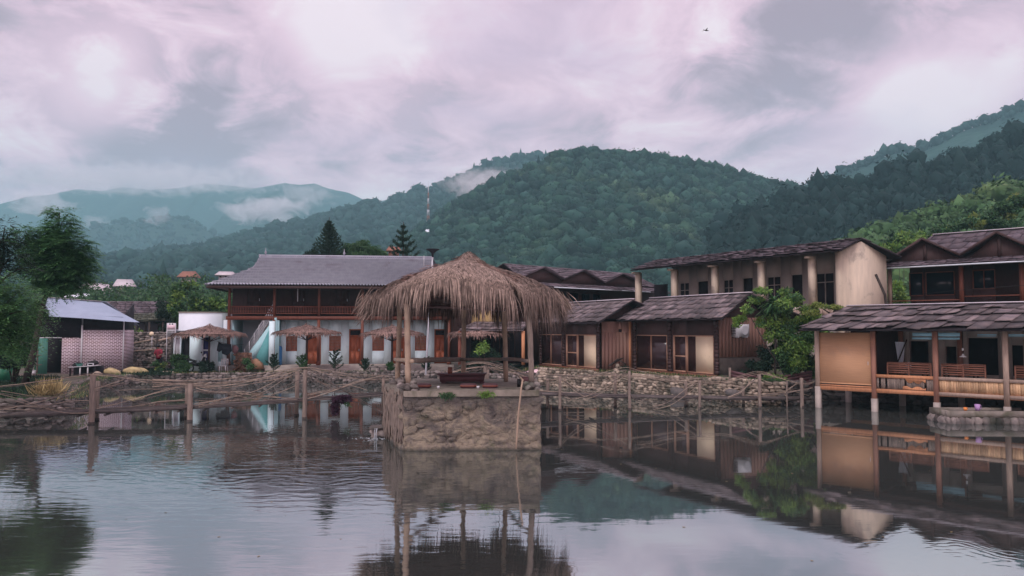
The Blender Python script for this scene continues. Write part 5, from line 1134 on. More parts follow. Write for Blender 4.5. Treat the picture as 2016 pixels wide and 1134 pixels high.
# things on the island
pb = P(910, 750, 23.2); t = thing('low_table', 'long low maroon tea table on the gazebo floor', 'table', (pb.x, 23.6, zt)); mb = MB(); mb.prism([(-.82, 0, .30), (.72, 0, .30), (.66, 0, .25), (-.76, 0, .25)], (0, .8, 0)); part('tabletop', mb, m_maroon, t); mb = MB(); mb.prism([(-.72, .1, .05), (.62, .1, .05), (.66, .1, .248), (-.74, .1, .248)], (0, .6, 0)); part('apron', mb, m_maroon, t)
for x in (-.68, .5): mb = MB(); mb.box(x, x + .14, .12, .68, -.0, .048); part('leg', mb, m_maroon, t)
pc = P(888, 738, 24.3); t = solo('wooden_block', MB().box(-.06 + pc.x, .07 + pc.x, 23.75, 23.87, zt + .302, zt + .5), m_redwood, 'small square wooden block standing on the low maroon table', 'block', (pc.x, 23.8, zt + .302))
def cushion(u, w_, label, Y=21.9):
    p = P(u, 757, Y); t = thing('floor_cushion', label, 'cushion', (p.x, Y, zt), group='cushions on the gazebo floor'); mb = MB(); V, F = ICO3; W = np.sign(V) * np.abs(V) ** .45 * np.array([w_ / 2, .2, .065]) + np.array([0, 0, .068]); mb.raw(W, [F]); part('pad', mb, m_maroon, t, True); mb = MB(); th_ = np.linspace(0, 6.283, 30); mb.tube([(math.copysign(abs(math.cos(q)) ** .45, math.cos(q)) * w_ / 2, math.copysign(abs(math.sin(q)) ** .45, math.sin(q)) * .2, .07) for q in th_], .01, 5); part('piping', mb, m_door, t)
cushion(834, .42, 'maroon floor cushion left of the low table, beside the front bamboo pole'); cushion(922, .46, 'maroon floor cushion in front of the middle of the low table'); cushion(965, .44, 'striped maroon floor cushion at the right end of the low table')
for u, lab in ((863, 'small white cup left of the low table leg'), (941, 'small white cup between the two right cushions')):
    p = P(u, 756, 21.7); mb = MB(); mb.lathe([(.03, 0), (.045, .07), (.04, .07), (.02, .01)], (p.x, 21.7, zt + .001), 12); solo('white_cup', mb, m_plastic_w, lab, 'cup', (p.x, 21.7, zt), True)
p = P(1037, 742, 22.3); t = thing('water_pump', 'small rusty pump with an elbow pipe at the right corner of the island', 'pump', (p.x, 22.3, zt)); mb = MB(); k = MB(); k.lathe([(.05, -.16), (.1, -.14), (.1, .12), (.06, .15)], (0, 0, 0), 14); V = k.V[0] @ np.array(Matrix.Rotation(R(90), 3, 'Y')).T + np.array((0, 0, .2)); mb.raw(V, k.F[0]); part('motor', mb, m_maroon, t, True); mb = MB(); mb.box(-.1, .08, -.07, .07, 0, .1); mb.box(-.28, -.17, -.06, .06, 0, .24); part('base', mb, m_rubber, t)
q0 = [P(1022, 741, 21.6), P(1029, 748, 20.95), P(1026, 765, 20.8), P(1020, 820, 20.78), P(1017, 868, 20.76), P(1016, 884, 20.76)]; solo('drain_pipe', MB().tube(q0, .026, 8), m_pole, 'pale plastic pipe running down the right front of the stone island', 'pipe', q0[-1], True)
# spout with falling water
s = P(738, 852, 22.0); s = G(745, 861); t = thing('water_spout', 'rough stone spout pouring water into the pond beside the island', 'spout', (s.x, s.y, 0)); mb = MB(); rock(mb, (0, .05, .10), (.26, .22, .16), .3, 3); mb.hexa([(-.25, -.2, .26), (.5, -.1, .30), (.5, .35, .32), (-.25, .3, .28)], (0, 0, .06)); part('stone', mb, m_stone_d, t, True)
wt = M('falling_water', (.42, .45, .48), (.3, .33, .36), 20, .15, .2, island=.1, spec=.6); mb = MB()
for k in range(5): x = -.02 + rnd.uniform(-.05, .05); mb.tube([(x, -.22, .30), (x - .01, -.27, .2), (x + rnd.uniform(-.02, .02), -.29, 0.0)], [.009, .006, .009], 5)
part('water_jet', mb, wt, t, True)
mb = MB(); sp = s + Vector((0, -.3, 0))
for k in range(60): an_ = rnd.random() * 6.28; rr = abs(rnd.gauss(0, .28)); rock(mb, (sp.x + math.cos(an_) * rr * 1.5, sp.y + math.sin(an_) * rr, .004), (rnd.uniform(.01, .035), rnd.uniform(.006, .015), .007), .2, 1)
o = solo('foam', mb, wt, None, None, sp, True, kind='stuff')

# ------------------------------------------------------------------ bamboo footbridges
def crop(x0, y0, pts): return [(x0 + x / 4.2, y0 + y / 4.2) for x, y in pts]
def bridge(name, label, base, lines, posts, deck, Yf, wdt=.9, railr=.0145):
    """lines: rail branches as photo outlines laid on the bridge's own front or back side"""
    t = thing(name, label, 'footbridge', base)
    mb = MB(); n = len(deck); o_ = deck
    ctr = []
    for u, v in deck: p = P(u, v, Yf(u)); ctr.append(p)
    out = []
    for i in range(n - 1):
        a, b = ctr[i], ctr[i + 1]; d = (b - a).normalized(); nr = Vector((-d.y, d.x, 0)).normalized()
        if nr.y < 0: nr = -nr
        for k in range(9): r = rnd.uniform(.035, .055); o1 = nr * (k * wdt / 8) + Vector((0, 0, rnd.uniform(-.02, .02))); mb.tube([a + o1 - d * rnd.uniform(0, .15), a.lerp(b, .5) + o1 + Vector((0, 0, rnd.uniform(-.03, .0))), b + o1 + d * rnd.uniform(0, .15)], r, 6)
        L = (b - a).length
        for k in range(int(L / .8)): c = a.lerp(b, (k + .5) / max(1, int(L / .8))); mb.tube([c - nr * .1 - Vector((0, 0, .1)), c + nr * (wdt + .1) - Vector((0, 0, .1))], .04, 5)
    part('deck', mb, M('wet_bamboo_deck', (.10, .082, .075), (.042, .036, .036), 5, .7, .3, island=.6), t, True, world=Vector(base))
    for (u, vt, vb, back, r, wet) in posts:
        Y = Yf(u) + (wdt + .1 if back else -.12); a = P(u, vt, Y); x = a.x; mb = MB(); z0 = -.8; kk = 6
        mb.tube([Vector((x + rnd.uniform(-.012, .012), Y, z0 + (a.z - z0) * q / (kk - 1))) for q in range(kk)], [r * rnd.uniform(.92, 1.05) for _ in range(kk)], 9)
        o1 = part('post', mb, m_wood, t, True, world=Vector(base))
        mb = MB(); mb.tube([(x, Y, -.3), (x, Y, .07)], r * 1.09, 9); part('wet_foot', mb, m_bark, o1, True, world=Vector(base))
    for ln in lines:
        back = isinstance(ln, tuple); pts = ln[0] if back else ln; k = len(pts); P3 = [P(u, v, Yf(u) + (wdt + rnd.uniform(0, .08) if back else rnd.uniform(-.2, -.1))) for u, v in pts]
        # smooth the branch through its points
        fine = []
        for i in range(k - 1):
            p0, p1, p2, p3 = P3[max(i - 1, 0)], P3[i], P3[i + 1], P3[min(i + 2, k - 1)]
            for q in range(5):
                s_ = q / 5; fine.append(.5 * ((2 * p1) + (p2 - p0) * s_ + (2 * p0 - 5 * p1 + 4 * p2 - p3) * s_ ** 2 + (3 * p1 - p0 - 3 * p2 + p3) * s_ ** 3))
        fine.append(P3[-1]); m = len(fine); r0 = railr * rnd.uniform(.8, 1.3)
        for _q in range(1 + (rnd.random() < .8) + (rnd.random() < .4)):
            mb = MB(); j0, j1 = rnd.uniform(-.16, .14), rnd.uniform(-.2, .16); mb.tube([p + Vector((0, rnd.uniform(-.01, .01) + .04, j0 + (j1 - j0) * i / m + .05 * math.sin(i * .31 + j0 * 40))) for i, p in enumerate(fine)], [r0 * .6] * m, 5); part('thin_branch', mb, m_twig_d if rnd.random() < .5 else m_twig, t, True, world=Vector(base))
        mb = MB(); mb.tube([p + Vector((0, 0, rnd.uniform(-.008, .008))) for p in fine], [r0 * (1 - .5 * i / m) for i in range(m)], 6); part('branch_rail', mb, m_twig if rnd.random() < .6 else m_twig_d, t, True, world=Vector(base))
    return t
C5 = lambda *p: crop(0, 700, p); C6 = lambda *p: crop(300, 650, p); CR = lambda *p: crop(1040, 620, p); CQ = lambda *p: crop(1380, 560, p)
YL = lambda u: 26.9 + (u - 183) / (600 - 183) * 1.5
bridge('bamboo_footbridge', 'rickety bamboo footbridge with branch railings left of the island', (-14.8, 26.9, 0), [
    C5((-700, 300), (-300, 290), (0, 255), (400, 205), (770, 155), (1000, 170), (1200, 200), (1560, 205), (2016, 185)), C5((770, 160), (1000, 180), (1250, 225), (1560, 240), (1800, 255), (2016, 235)),
    C5((0, 310), (200, 340), (400, 345), (620, 320)), C5((-300, 300), (0, 350), (200, 395), (400, 430), (560, 450), (740, 455)), C5((-300, 470), (0, 445), (250, 400), (500, 330), (780, 215)),
    C5((-200, 520), (0, 500), (300, 450), (500, 370), (600, 330), (780, 225)), (C5((-400, 420), (0, 415), (380, 430), (560, 410), (740, 403)),), C5((815, 180), (900, 250), (1050, 345), (1280, 400), (1540, 415)),
    C5((740, 290), (900, 240), (1020, 200)), C5((800, 440), (1000, 390), (1200, 335), (1560, 240)), (C5((800, 455), (1100, 420), (1300, 385), (1540, 370)),),
    C5((1620, 265), (1700, 290), (1850, 305), (2016, 320)), C5((1640, 405), (1800, 370), (2016, 320)), (C5((980, 280), (1250, 270), (1500, 262)),), (C5((0, 480), (740, 440), (1560, 405)),),
    C6((0, 405), (400, 415), (700, 390), (1000, 340), (1250, 310), (1450, 330), (1700, 375), (1920, 375)), C6((0, 430), (300, 455), (550, 465), (850, 410), (1150, 330), (1280, 315), (1400, 350), (1560, 375), (1960, 380)),
    C6((360, 480), (500, 510), (700, 520), (900, 545), (1180, 570)), C6((540, 485), (750, 530), (1050, 555), (1200, 570)), C6((350, 610), (700, 545), (900, 480), (1100, 370), (1200, 330)),
    C6((380, 620), (750, 570), (1000, 500), (1260, 395)), C6((1300, 385), (1450, 470), (1600, 480), (1780, 520)), C6((1290, 315), (1500, 450), (1700, 560), (1930, 700)),
    C6((1280, 570), (1500, 500), (1700, 420), (1900, 380)), C6((1220, 330), (1350, 400), (1480, 480)), (C6((1280, 540), (1550, 480), (1800, 400), (1990, 385)),), (C6((1000, 600), (1250, 610), (1600, 590), (1920, 630)),),
    (C6((0, 470), (300, 440), (600, 455), (1150, 360)),), (C6((350, 570), (900, 560), (1200, 540)),)],
    [(183, 738, 832, 0, .10, 1), (375, 755, 830, 0, .10, 1), (369, 757, 830, 1, .09, 1), (601, 728, 822, 0, .085, 1), (585, 731, 822, 1, .085, 1), (755, 742, 820, 1, .07, 1), (-20, 745, 835, 0, .1, 1), (-210, 745, 835, 0, .1, 1), (-205, 760, 835, 1, .1, 1), (193, 750, 830, 1, .08, 1)],
    [(-300, 836), (-120, 826), (0, 820), (183, 812), (375, 803), (590, 789), (757, 777), (800, 775)], YL)
YR = lambda u: 31.2 + (u - 1062) / (1600 - 1062) * 1.4
bridge('bamboo_footbridge', 'longer low bamboo footbridge in front of the pale rubble wall, right of the island', (2, 31.3, 0), [
    CR((20, 525), (250, 500), (500, 505), (640, 480), (800, 455), (900, 465), (1050, 500), (1200, 540), (1400, 545), (1650, 515)), CR((870, 490), (1000, 505), (1150, 535), (1300, 545), (1600, 565), (1750, 530), (1900, 490), (2016, 500)),
    CR((280, 520), (370, 590), (470, 640), (560, 655)), CR((300, 680), (370, 695), (500, 665), (640, 600), (740, 540), (830, 490)), CR((860, 680), (960, 700), (1100, 720), (1300, 705), (1400, 685)), CR((1030, 770), (1150, 725), (1250, 660), (1390, 560)),
    CR((1650, 680), (1750, 640), (1830, 570), (1900, 530)), (CR((20, 590), (90, 570), (180, 530)),), (CR((0, 620), (300, 640), (600, 655), (1400, 680)),), CR((290, 755), (470, 735)), (CR((150, 540), (700, 500), (1290, 560)),),
    CQ((480, 740), (560, 750), (700, 790), (850, 820), (940, 800)), CQ((490, 915), (700, 900), (850, 870), (930, 845)), CQ((690, 900), (760, 840), (800, 822)), (CQ((500, 800), (700, 850), (900, 880)),), CQ((480, 745), (430, 800), (350, 870), (250, 930))],
    [(1102, 740, 806, 0, .062, 1), (1239, 730, 803, 0, .062, 1), (1377, 749, 803, 0, .06, 1), (1495, 737, 800, 0, .075, 1), (1078, 745, 800, 1, .065, 1), (1211, 735, 790, 1, .065, 1), (1350, 750, 790, 1, .07, 1), (1463, 760, 790, 1, .06, 1), (1549, 750, 800, 0, .03, 1), (1578, 744, 798, 0, .075, 1)],
    [(1000, 774), (1062, 776), (1102, 778), (1239, 782), (1377, 784), (1495, 785), (1596, 786)], YR)
YM = lambda u: 29.5
bridge('bamboo_footbridge', 'short arched bamboo bridge rail behind the gazebo floor', (-1, 29.5, 0), [
    [(862, 742), (905, 722), (950, 716), (990, 725), (1050, 742)], [(905, 722), (950, 715), (1010, 733), (1058, 748)], [(880, 745), (930, 728), (962, 716)], [(912, 724), (922, 732), (930, 744)], [(958, 722), (985, 738), (1000, 744)], [(960, 718), (940, 730), (905, 748)], ([(870, 738), (950, 722), (1040, 736)],)],
    [(955, 720, 800, 0, .06, 1), (960, 722, 800, 1, .06, 1), (880, 742, 800, 0, .06, 1), (1030, 742, 800, 1, .06, 1)], [(800, 776), (880, 776), (960, 774), (1062, 777)], YM)
# purple trailing plant on the left bridge
t = thing('trailing_plant', 'purple leaved plant draped over the left footbridge near the island', 'plant', P(672, 785, YL(672) - .1)); o0 = P(672, 785, YL(672) - .1); mb = MB(); leaves(mb, np.vstack([blob_points((0, 0, 0), (.42, .16, .14), 900), blob_points((-.22, -.05, -.3), (.16, .1, .3), 500), blob_points((.1, 0, .1), (.3, .12, .08), 300)]), .11, .9, .35); part('leaves', mb, m_leaf_purple, t); mb = MB(); leaves(mb, blob_points((.22, -.05, -.16), (.12, .05, .1), 40), .16, .9, .2); part('green_shoots', mb, m_leaf_m, t)

# ------------------------------------------------------------------ plank fence and rocks near the shrubs
a, b = P(1437, 765, 34.9), P(1600, 775, 34.9); t = thing('plank_fence', 'sloping maroon plank fence between the rubble wall and the shrubs', 'fence', (a.x, a.y, .9)); o0 = Vector((a.x, a.y, .9)); mb = MB()
za0, za1 = P(1437, 770, 34.9).z, P(1437, 728, 34.9).z; zb0, zb1 = P(1500, 778, 34.6).z, P(1500, 742, 34.6).z; m_ = P(1500, 760, 34.6)
for k in range(6): s0, s1 = k / 6, (k + .93) / 6; mb.hexa([(a.x, a.y, za0 + (za1 - za0) * s0), (m_.x, m_.y, zb0 + (zb1 - zb0) * s0), (m_.x, m_.y, zb0 + (zb1 - zb0) * s1), (a.x, a.y, za0 + (za1 - za0) * s1)], (0, .03, 0)); mb.hexa([(m_.x, m_.y, zb0 - .1 + (zb1 - zb0) * s0), (b.x, b.y, .6 + (zb1 - zb0) * s0), (b.x, b.y, .6 + (zb1 - zb0) * s1), (m_.x, m_.y, zb0 - .1 + (zb1 - zb0) * s1)], (0, .03, 0))
part('planks', mb, m_maroon, t, world=o0); mb = MB(); mb.box(a.x - .05, a.x + .05, a.y - .05, a.y + .0, .6, za1 + .1); part('post', mb, m_wood, t, world=o0)
def boulder(u, v, Y, r, mat, label, sub=3): p = P(u, v, Y); mb = MB(); rock(mb, p, r, .18, sub, flat=1); solo('boulder', mb, mat, label, 'rock', (p.x, p.y, p.z - r[2] * .8), True)
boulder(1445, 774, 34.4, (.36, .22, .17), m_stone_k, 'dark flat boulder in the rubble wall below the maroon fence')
boulder(268, 733, 46.6, (.62, .4, .30), m_rock_y, 'large yellowish boulder right of the brick shed'); boulder(222, 733, 45.4, (.48, .3, .22), m_rock_y, 'mossy flat boulder against the right end of the brick shed')
boulder(193, 738, 44.4, (.28, .25, .17), m_stone, 'rounded brown boulder in front of the junk table'); boulder(330, 737, 47.6, (.42, .3, .2), m_stone, 'pale pinkish boulder under the potted bushes'); boulder(378, 739, 47.6, (.16, .15, .2), m_stone, 'small pointed pale rock left of the small dark bush')
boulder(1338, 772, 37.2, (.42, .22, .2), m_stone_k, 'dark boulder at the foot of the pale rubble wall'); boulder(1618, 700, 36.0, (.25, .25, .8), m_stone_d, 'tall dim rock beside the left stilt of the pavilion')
# small rock garden in front of the plank screen
p = P(1216, 712, 40.9); t = thing('rock_garden', 'little heap of stones with a twig roof and plants in front of the plank screen', 'rock garden', (p.x, 40.9, .97)); mb = MB()
for k in range(26): an_ = rnd.random() * 6.28; rr = rnd.uniform(0, .5); h_ = .55 * (1 - rr / .6); rock(mb, (math.cos(an_) * rr, math.sin(an_) * rr * .5, rnd.uniform(0, h_)), (.14, .12, .1), .3, 1)
part('stones', mb, m_stone, t, True); mb = MB()
for k in range(14): mb.tube([(-.5 + k * .035, -.15, .35 + k * .03), (-.3 + k * .05, .1, .4 + k * .03)], .015, 4)
mb.beam((-.5, 0, .35), (.0, 0, .72), .06); mb.beam((0, 0, .72), (.45, 0, .45), .06); part('twig_roof', mb, m_bark, t); mb = MB(); leaves(mb, blob_points((.3, -.05, .25), (.3, .15, .2), 160), .1); part('plants', mb, m_leaf_d, t)
# ------------------------------------------------------------------ vegetation
def fronds(mb, C, n_leaf, L, dirs, leaf=.16, droop=.5, asp=.32):
    """feathery compound leaves: leaflets in pairs along an arching rib"""
    k = len(C); d = dirs / np.linalg.norm(dirs, axis=1)[:, None]; side = np.cross(d, [0, 0, 1.0]); side /= (np.linalg.norm(side, axis=1)[:, None] + 1e-6)
    Ls = L * rng.uniform(.7, 1.25, k)
    for j in range(n_leaf):
        s = (j + 1) / n_leaf; p = C + d * (Ls * s)[:, None] + np.array([0, 0, -1.0]) * (Ls * droop * s * s)[:, None]
        for sg in (-1, 1):
            dd = side * sg * .9 + d * .45 + np.array([0, 0, -.25]) + rng.normal(0, .12, (k, 3)); dd /= np.linalg.norm(dd, axis=1)[:, None]
            l = (leaf * (1 - .45 * s) * rng.uniform(.8, 1.2, k))[:, None]; w_ = np.cross(dd, side * .2 + np.array([0, 0, 1.0])); w_ /= np.linalg.norm(w_, axis=1)[:, None]
            V = np.stack([p, p + dd * l * .5 + w_ * l * asp * .5, p + dd * l, p + dd * l * .5 - w_ * l * asp * .5], 1).reshape(-1, 3); I = np.arange(k)[:, None] * 4; mb.raw(V, [np.hstack([I, I + 1, I + 2, I + 3])])
def branches(mb, base, tips, r0, bend=.15):
    for tpt in tips:
        a = Vector(base); b = Vector(tpt); m1 = a.lerp(b, .4) + Vector((rnd.uniform(-bend, bend), rnd.uniform(-bend, bend), .12 * (b - a).length)); mb.tube([a, m1, a.lerp(b, .75) + Vector((0, 0, .08)), b], [r0, r0 * .7, r0 * .45, r0 * .2], 6)
def frond_tree(name, label, base, trunk_top, clumps, n, L, leaf, mat, r0=.14, nl=7, droop=.45, cat='tree', core=0):
    """clumps: (centre, radii) in world coordinates"""
    t = thing(name, label, cat, base); o = Vector(base); mb = MB(); b = Vector(base); tp = Vector(trunk_top)
    mb.tube([b, b.lerp(tp, .35) + Vector((.05, 0, 0)), b.lerp(tp, .7) - Vector((.04, 0, 0)), tp], [r0, r0 * .8, r0 * .65, r0 * .5], 9); branches(mb, tp, [c for c, r in clumps], r0 * .45); part('trunk', mb, m_bark, t, True, world=o)
    mb = MB(); tot = sum(r[0] * r[1] * r[2] for c, r in clumps) 
    for c, r in clumps:
        k = max(10, int(n * (r[0] * r[1] * r[2]) / tot)); C = blob_points(c, r, k, .45); d = C - np.array(tuple(c)); d = d / (np.abs(d).max() + 1e-6) + rng.normal(0, .35, d.shape); d[:, 2] = d[:, 2] * .5 + .12; fronds(mb, C, nl, L, d, leaf, droop)
    part('crown', mb, mat, t, world=o); return t
def px_clumps(lst, Y, dy=.8): 
    out = []
    for u, v, ru, rv in lst: out.append((P(u, v, Y + rnd.uniform(-.4, .4)), (ru / FOC * Y, max(ru, rv) / FOC * Y * dy, rv / FOC * Y)))
    return out
# big feathery tree on the left bank
Y = 35.5; b = P(50, 744, Y); b.z = .8
frond_tree('feathery_tree', 'tall dark feathery tree with stacked crown rising over the brick shed', b, P(96, 560, Y),
    px_clumps([(118, 418, 20, 9), (122, 436, 24, 10), (116, 455, 34, 13), (132, 478, 38, 16), (95, 478, 36, 16), (150, 505, 34, 18), (105, 505, 50, 20), (160, 530, 26, 18), (120, 535, 50, 22), (75, 500, 30, 18), (110, 562, 38, 18), (60, 530, 22, 16), (145, 555, 24, 14), (50, 455, 22, 10), (38, 478, 26, 12)], Y, .9), 3800, .55, .25, M('leaf_feather', (.11, .26, .09), (.06, .155, .065), 3, .55, 0, island=.5, trans=.35, hue=.02), .17, 7, .35)
Y = 30; b = P(-12, 760, Y); b.z = .8
frond_tree('feathery_tree', 'dark feathery tree cut off by the left edge, beside the tall stacked one', b, P(-8, 560, Y), px_clumps([(10, 445, 14, 10), (2, 470, 26, 16), (25, 500, 26, 14), (8, 515, 26, 16), (-30, 480, 30, 30), (45, 528, 20, 10), (-50, 540, 40, 30)], Y), 1100, .55, .2, m_leaf_d, .14, 7, .45)
Y = 24; b = Vector((P(-40, 700, Y).x, Y, -.3))
frond_tree('feathery_shrub', 'bright green feathery foliage hanging low at the left edge of the pond', b, P(-10, 640, Y), px_clumps([(10, 560, 26, 16), (35, 575, 30, 14), (15, 600, 36, 18), (45, 612, 30, 14), (5, 640, 40, 20), (40, 640, 28, 12), (20, 672, 34, 14), (-40, 600, 40, 50), (30, 692, 20, 8), (55, 590, 18, 9), (-10, 690, 26, 12)], Y, 1.1), 1700, .7, .17, M('leaf_near', (.11, .24, .08), (.055, .14, .055), 3, .5, 0, island=.45, trans=.35, hue=.02), .10, 8, .6)
# dark mass of shrubs between the left tree and the shed
Y = 40; b = P(40, 745, Y); mb = MB(); 
for u, v, ru, rv in ((20, 660, 30, 26), (55, 640, 22, 26), (40, 700, 30, 20), (75, 615, 12, 18), (10, 620, 26, 26)): leaves(mb, blob_points(P(u, v, Y + 1), (ru / FOC * Y, .8, rv / FOC * Y), 1500), .16, .3, .4)
solo('shrub_mass', mb, m_leaf_d, 'dark shrub in the shade between the left edge and the green door', 'shrub', (b.x, Y, .5))
# Norfolk Island pines behind the guesthouse
def whorl_pine(label, u, vtop, vbase, Y, half, nw, lean=0, stem=None):
    zb_, zt_ = .8, P(u, vtop, Y).z; x = (u - CU) / FOC * Y; t = thing('norfolk_pine', label, 'tree', (x, Y, zb_)); H = zt_ - zb_; hw = half / FOC * Y; vis = P(u, vbase, Y).z - zb_
    mb = MB(); mb.tube([(0, 0, 0), (lean, 0, H * .5), (lean * .4, 0, H)], [.2, .13, .02], 8); part('trunk', mb, m_bark, t, True)
    mb = MB(); 
    for i in range(nw):
        s = i / (nw - 1); z = vis * .96 + (H - vis) * s * .97; r = hw * (1 - s) ** .8 * 1.0 + .1; k = 5 if s < .8 else 4
        for j in range(k):
            a = 2 * math.pi * (j + rnd.random() * .4) / k + i * 2.4; rr = r * rnd.uniform(.85, 1.12); dirv_ = np.array([math.cos(a), math.sin(a), 0]); n = int(40 + rr * 60); q = np.linspace(.04, 1, n)
            pts = dirv_[None] * (q * rr)[:, None] + np.array([0, 0, 1.0]) * (z - .12 * rr * np.sin(q * 2.2) + .55 * rr * q ** 2.4)[:, None]; C = pts + rng.normal(0, .035, pts.shape)
            dd = np.repeat(dirv_[None], n, 0) * .8 + np.array([0, 0, .5]) + rng.normal(0, .6, (n, 3)); leaves(mb, C, .17, 0, .3, dirs=dd); leaves(mb, C, .14, 0, .4)
    part('crown', mb, m_leaf_d, t); return t
whorl_pine('taller slender norfolk pine behind the left part of the tiled roof', 646, 428, 508, 62, 33, 13)
whorl_pine('second norfolk pine with open bushy top behind the middle of the tiled roof', 793, 437, 512, 60, 30, 7)
def leafy(name, label, cat, u, v, Y, blobs, n, size, mat, stems=5, zb_=.5, mat2=None, asp=.4, droop=.3, group=None, dy=1.0, core=True):
    b = Vector(((u - CU) / FOC * Y, Y, zb_)); t = thing(name, label, cat, b, group=group); cl = px_clumps(blobs, Y, dy); mb = MB(); tips = [c for c, r in cl][:stems] or [b]
    for c in tips: mb.tube([b + Vector((rnd.uniform(-.05, .05), 0, 0)), b.lerp(c, .5) + Vector((rnd.uniform(-.1, .1), 0, .05)), c], [.04, .03, .012], 6)
    part('stem', mb, m_bark, t, True, world=b); mb = MB(); m2 = MB(); tot = sum(r[0] * r[2] for c, r in cl)
    for i, (c, r) in enumerate(cl):
        k = int(n * r[0] * r[2] / tot); sub = 7
        for q in range(sub): cc = blob_points(c, np.array(r) * .75, 1)[0]; leaves(m2 if (mat2 and rnd.random() < .5) else mb, blob_points(cc, np.array(r) * .48, k // sub, .4), size, droop, asp)
    part('foliage', mb, mat, t, world=b)
    if mat2: part('young_foliage', m2, mat2, t, world=b)
    return t
# trees behind the white annex
leafy('shrub_mass', 'tall dense green shrubs filling the gap between the left edge and the shed door', 'shrub', 30, 745, 36.5, [(15, 690, 26, 22), (45, 690, 22, 20), (62, 660, 14, 20), (30, 655, 26, 22), (72, 628, 13, 18), (50, 620, 22, 18), (5, 640, 20, 26), (20, 715, 24, 12), (78, 600, 12, 12), (55, 712, 12, 10)], 9000, .17, m_leaf_d, 6, mat2=m_leaf_m)
leafy('bushy_tree', 'light green bushy tree behind the white annex', 'tree', 365, 640, 64, [(350, 575, 24, 16), (385, 590, 26, 18), (370, 560, 20, 10), (345, 605, 22, 22), (400, 612, 26, 12), (335, 640, 16, 24), (425, 600, 22, 16), (440, 615, 14, 12), (360, 628, 20, 14)], 6500, .32, m_leaf_m, 5, mat2=m_leaf_l)
leafy('bushy_tree', 'dark bushy tree directly left of the white annex', 'tree', 325, 680, 59, [(330, 650, 20, 22), (322, 620, 14, 20), (318, 600, 10, 12)], 2200, .26, m_leaf_d, 3)
leafy('green_bush', 'green bush above the dry stone terraces right of the brick shed', 'bush', 262, 690, 56, [(258, 655, 16, 18), (275, 665, 18, 12), (250, 640, 10, 10)], 1800, .22, m_leaf_m, 3, mat2=m_leaf_l)
leafy('bamboo_clump', 'feathery bamboo clump between the two norfolk pines', 'bamboo', 705, 520, 75, [(690, 488, 16, 14), (712, 482, 18, 16), (735, 492, 18, 12), (670, 497, 14, 10), (750, 500, 12, 10), (700, 503, 40, 9)], 4200, .5, m_leaf_m, 5, asp=.16, droop=.8)
leafy('dark_conifer', 'small dark tree left of the taller norfolk pine', 'tree', 615, 520, 70, [(613, 500, 9, 12), (606, 506, 10, 8)], 900, .35, m_leaf_d, 2)
leafy('bushy_tree', 'pale green spreading tree on the slope behind the gabled timber house', 'tree', 1775, 520, 78, [(1745, 488, 28, 12), (1780, 470, 34, 14), (1815, 462, 22, 10), (1725, 505, 16, 9), (1770, 490, 30, 12), (1850, 455, 24, 9), (1735, 585, 12, 14)], 7000, .42, m_leaf_l, 5, mat2=m_leaf_m)
leafy('bushy_tree', 'rounded yellow green tree behind the roof ridge of the gabled timber house', 'tree', 1930, 500, 88, [(1900, 437, 30, 13), (1940, 425, 28, 14), (1980, 412, 30, 16), (2010, 395, 26, 18), (1870, 448, 20, 9), (1960, 440, 44, 10)], 8000, .45, m_leaf_m, 5, mat2=m_leaf_y)
leafy('banana_plants', 'bright plants seen through the gap left of the timber house', 'plant', 1768, 600, 60, [(1766, 570, 14, 14), (1772, 590, 14, 12)], 900, .4, m_leaf_l, 2)
# shrubs between hut and pavilion
Y = 35.2
leafy('climbing_shrub', 'big bright green climbing shrub between the nearer hut and the pavilion', 'shrub', 1560, 760, Y, [(1530, 640, 40, 30), (1565, 665, 40, 40), (1570, 710, 42, 36), (1600, 640, 26, 30), (1625, 660, 14, 26), (1535, 610, 34, 24), (1490, 590, 18, 9), (1470, 610, 14, 8), (1500, 572, 22, 8), (1565, 590, 24, 16), (1545, 575, 16, 8), (1590, 612, 24, 16), (1610, 625, 22, 9), (1575, 640, 26, 16), (1545, 655, 26, 18), (1540, 680, 24, 18), (1575, 690, 28, 24), (1555, 715, 24, 20), (1590, 665, 22, 20), (1600, 720, 22, 22), (1530, 745, 22, 12), (1500, 640, 10, 6)], 30000, .15, m_leaf_m, 8, mat2=m_leaf_l, dy=1.3)
leafy('creeper', 'yellow green creeper lying on the left end of the pavilion roof', 'creeper', 1640, 610, 33.4, [(1635, 605, 30, 5), (1655, 608, 14, 4), (1610, 600, 20, 7), (1600, 615, 18, 6)], 2400, .11, m_leaf_y, 3, zb_=3.9, dy=.6)
leafy('hanging_shrub', 'small bright sprig hanging in front of the air conditioner', 'shrub', 1455, 625, 35.6, [(1462, 628, 12, 10), (1452, 637, 9, 8), (1470, 612, 10, 6), (1448, 630, 8, 5)], 700, .14, m_leaf_l, 2, zb_=3.6)
leafy('dark_shrub', 'dark shrub in the shade below the air conditioner and plank side wall', 'shrub', 1500, 760, 36.2, [(1510, 690, 18, 26), (1480, 715, 16, 12), (1505, 725, 24, 16), (1465, 735, 12, 8), (1530, 700, 16, 30)], 3800, .15, m_leaf_d, 4)
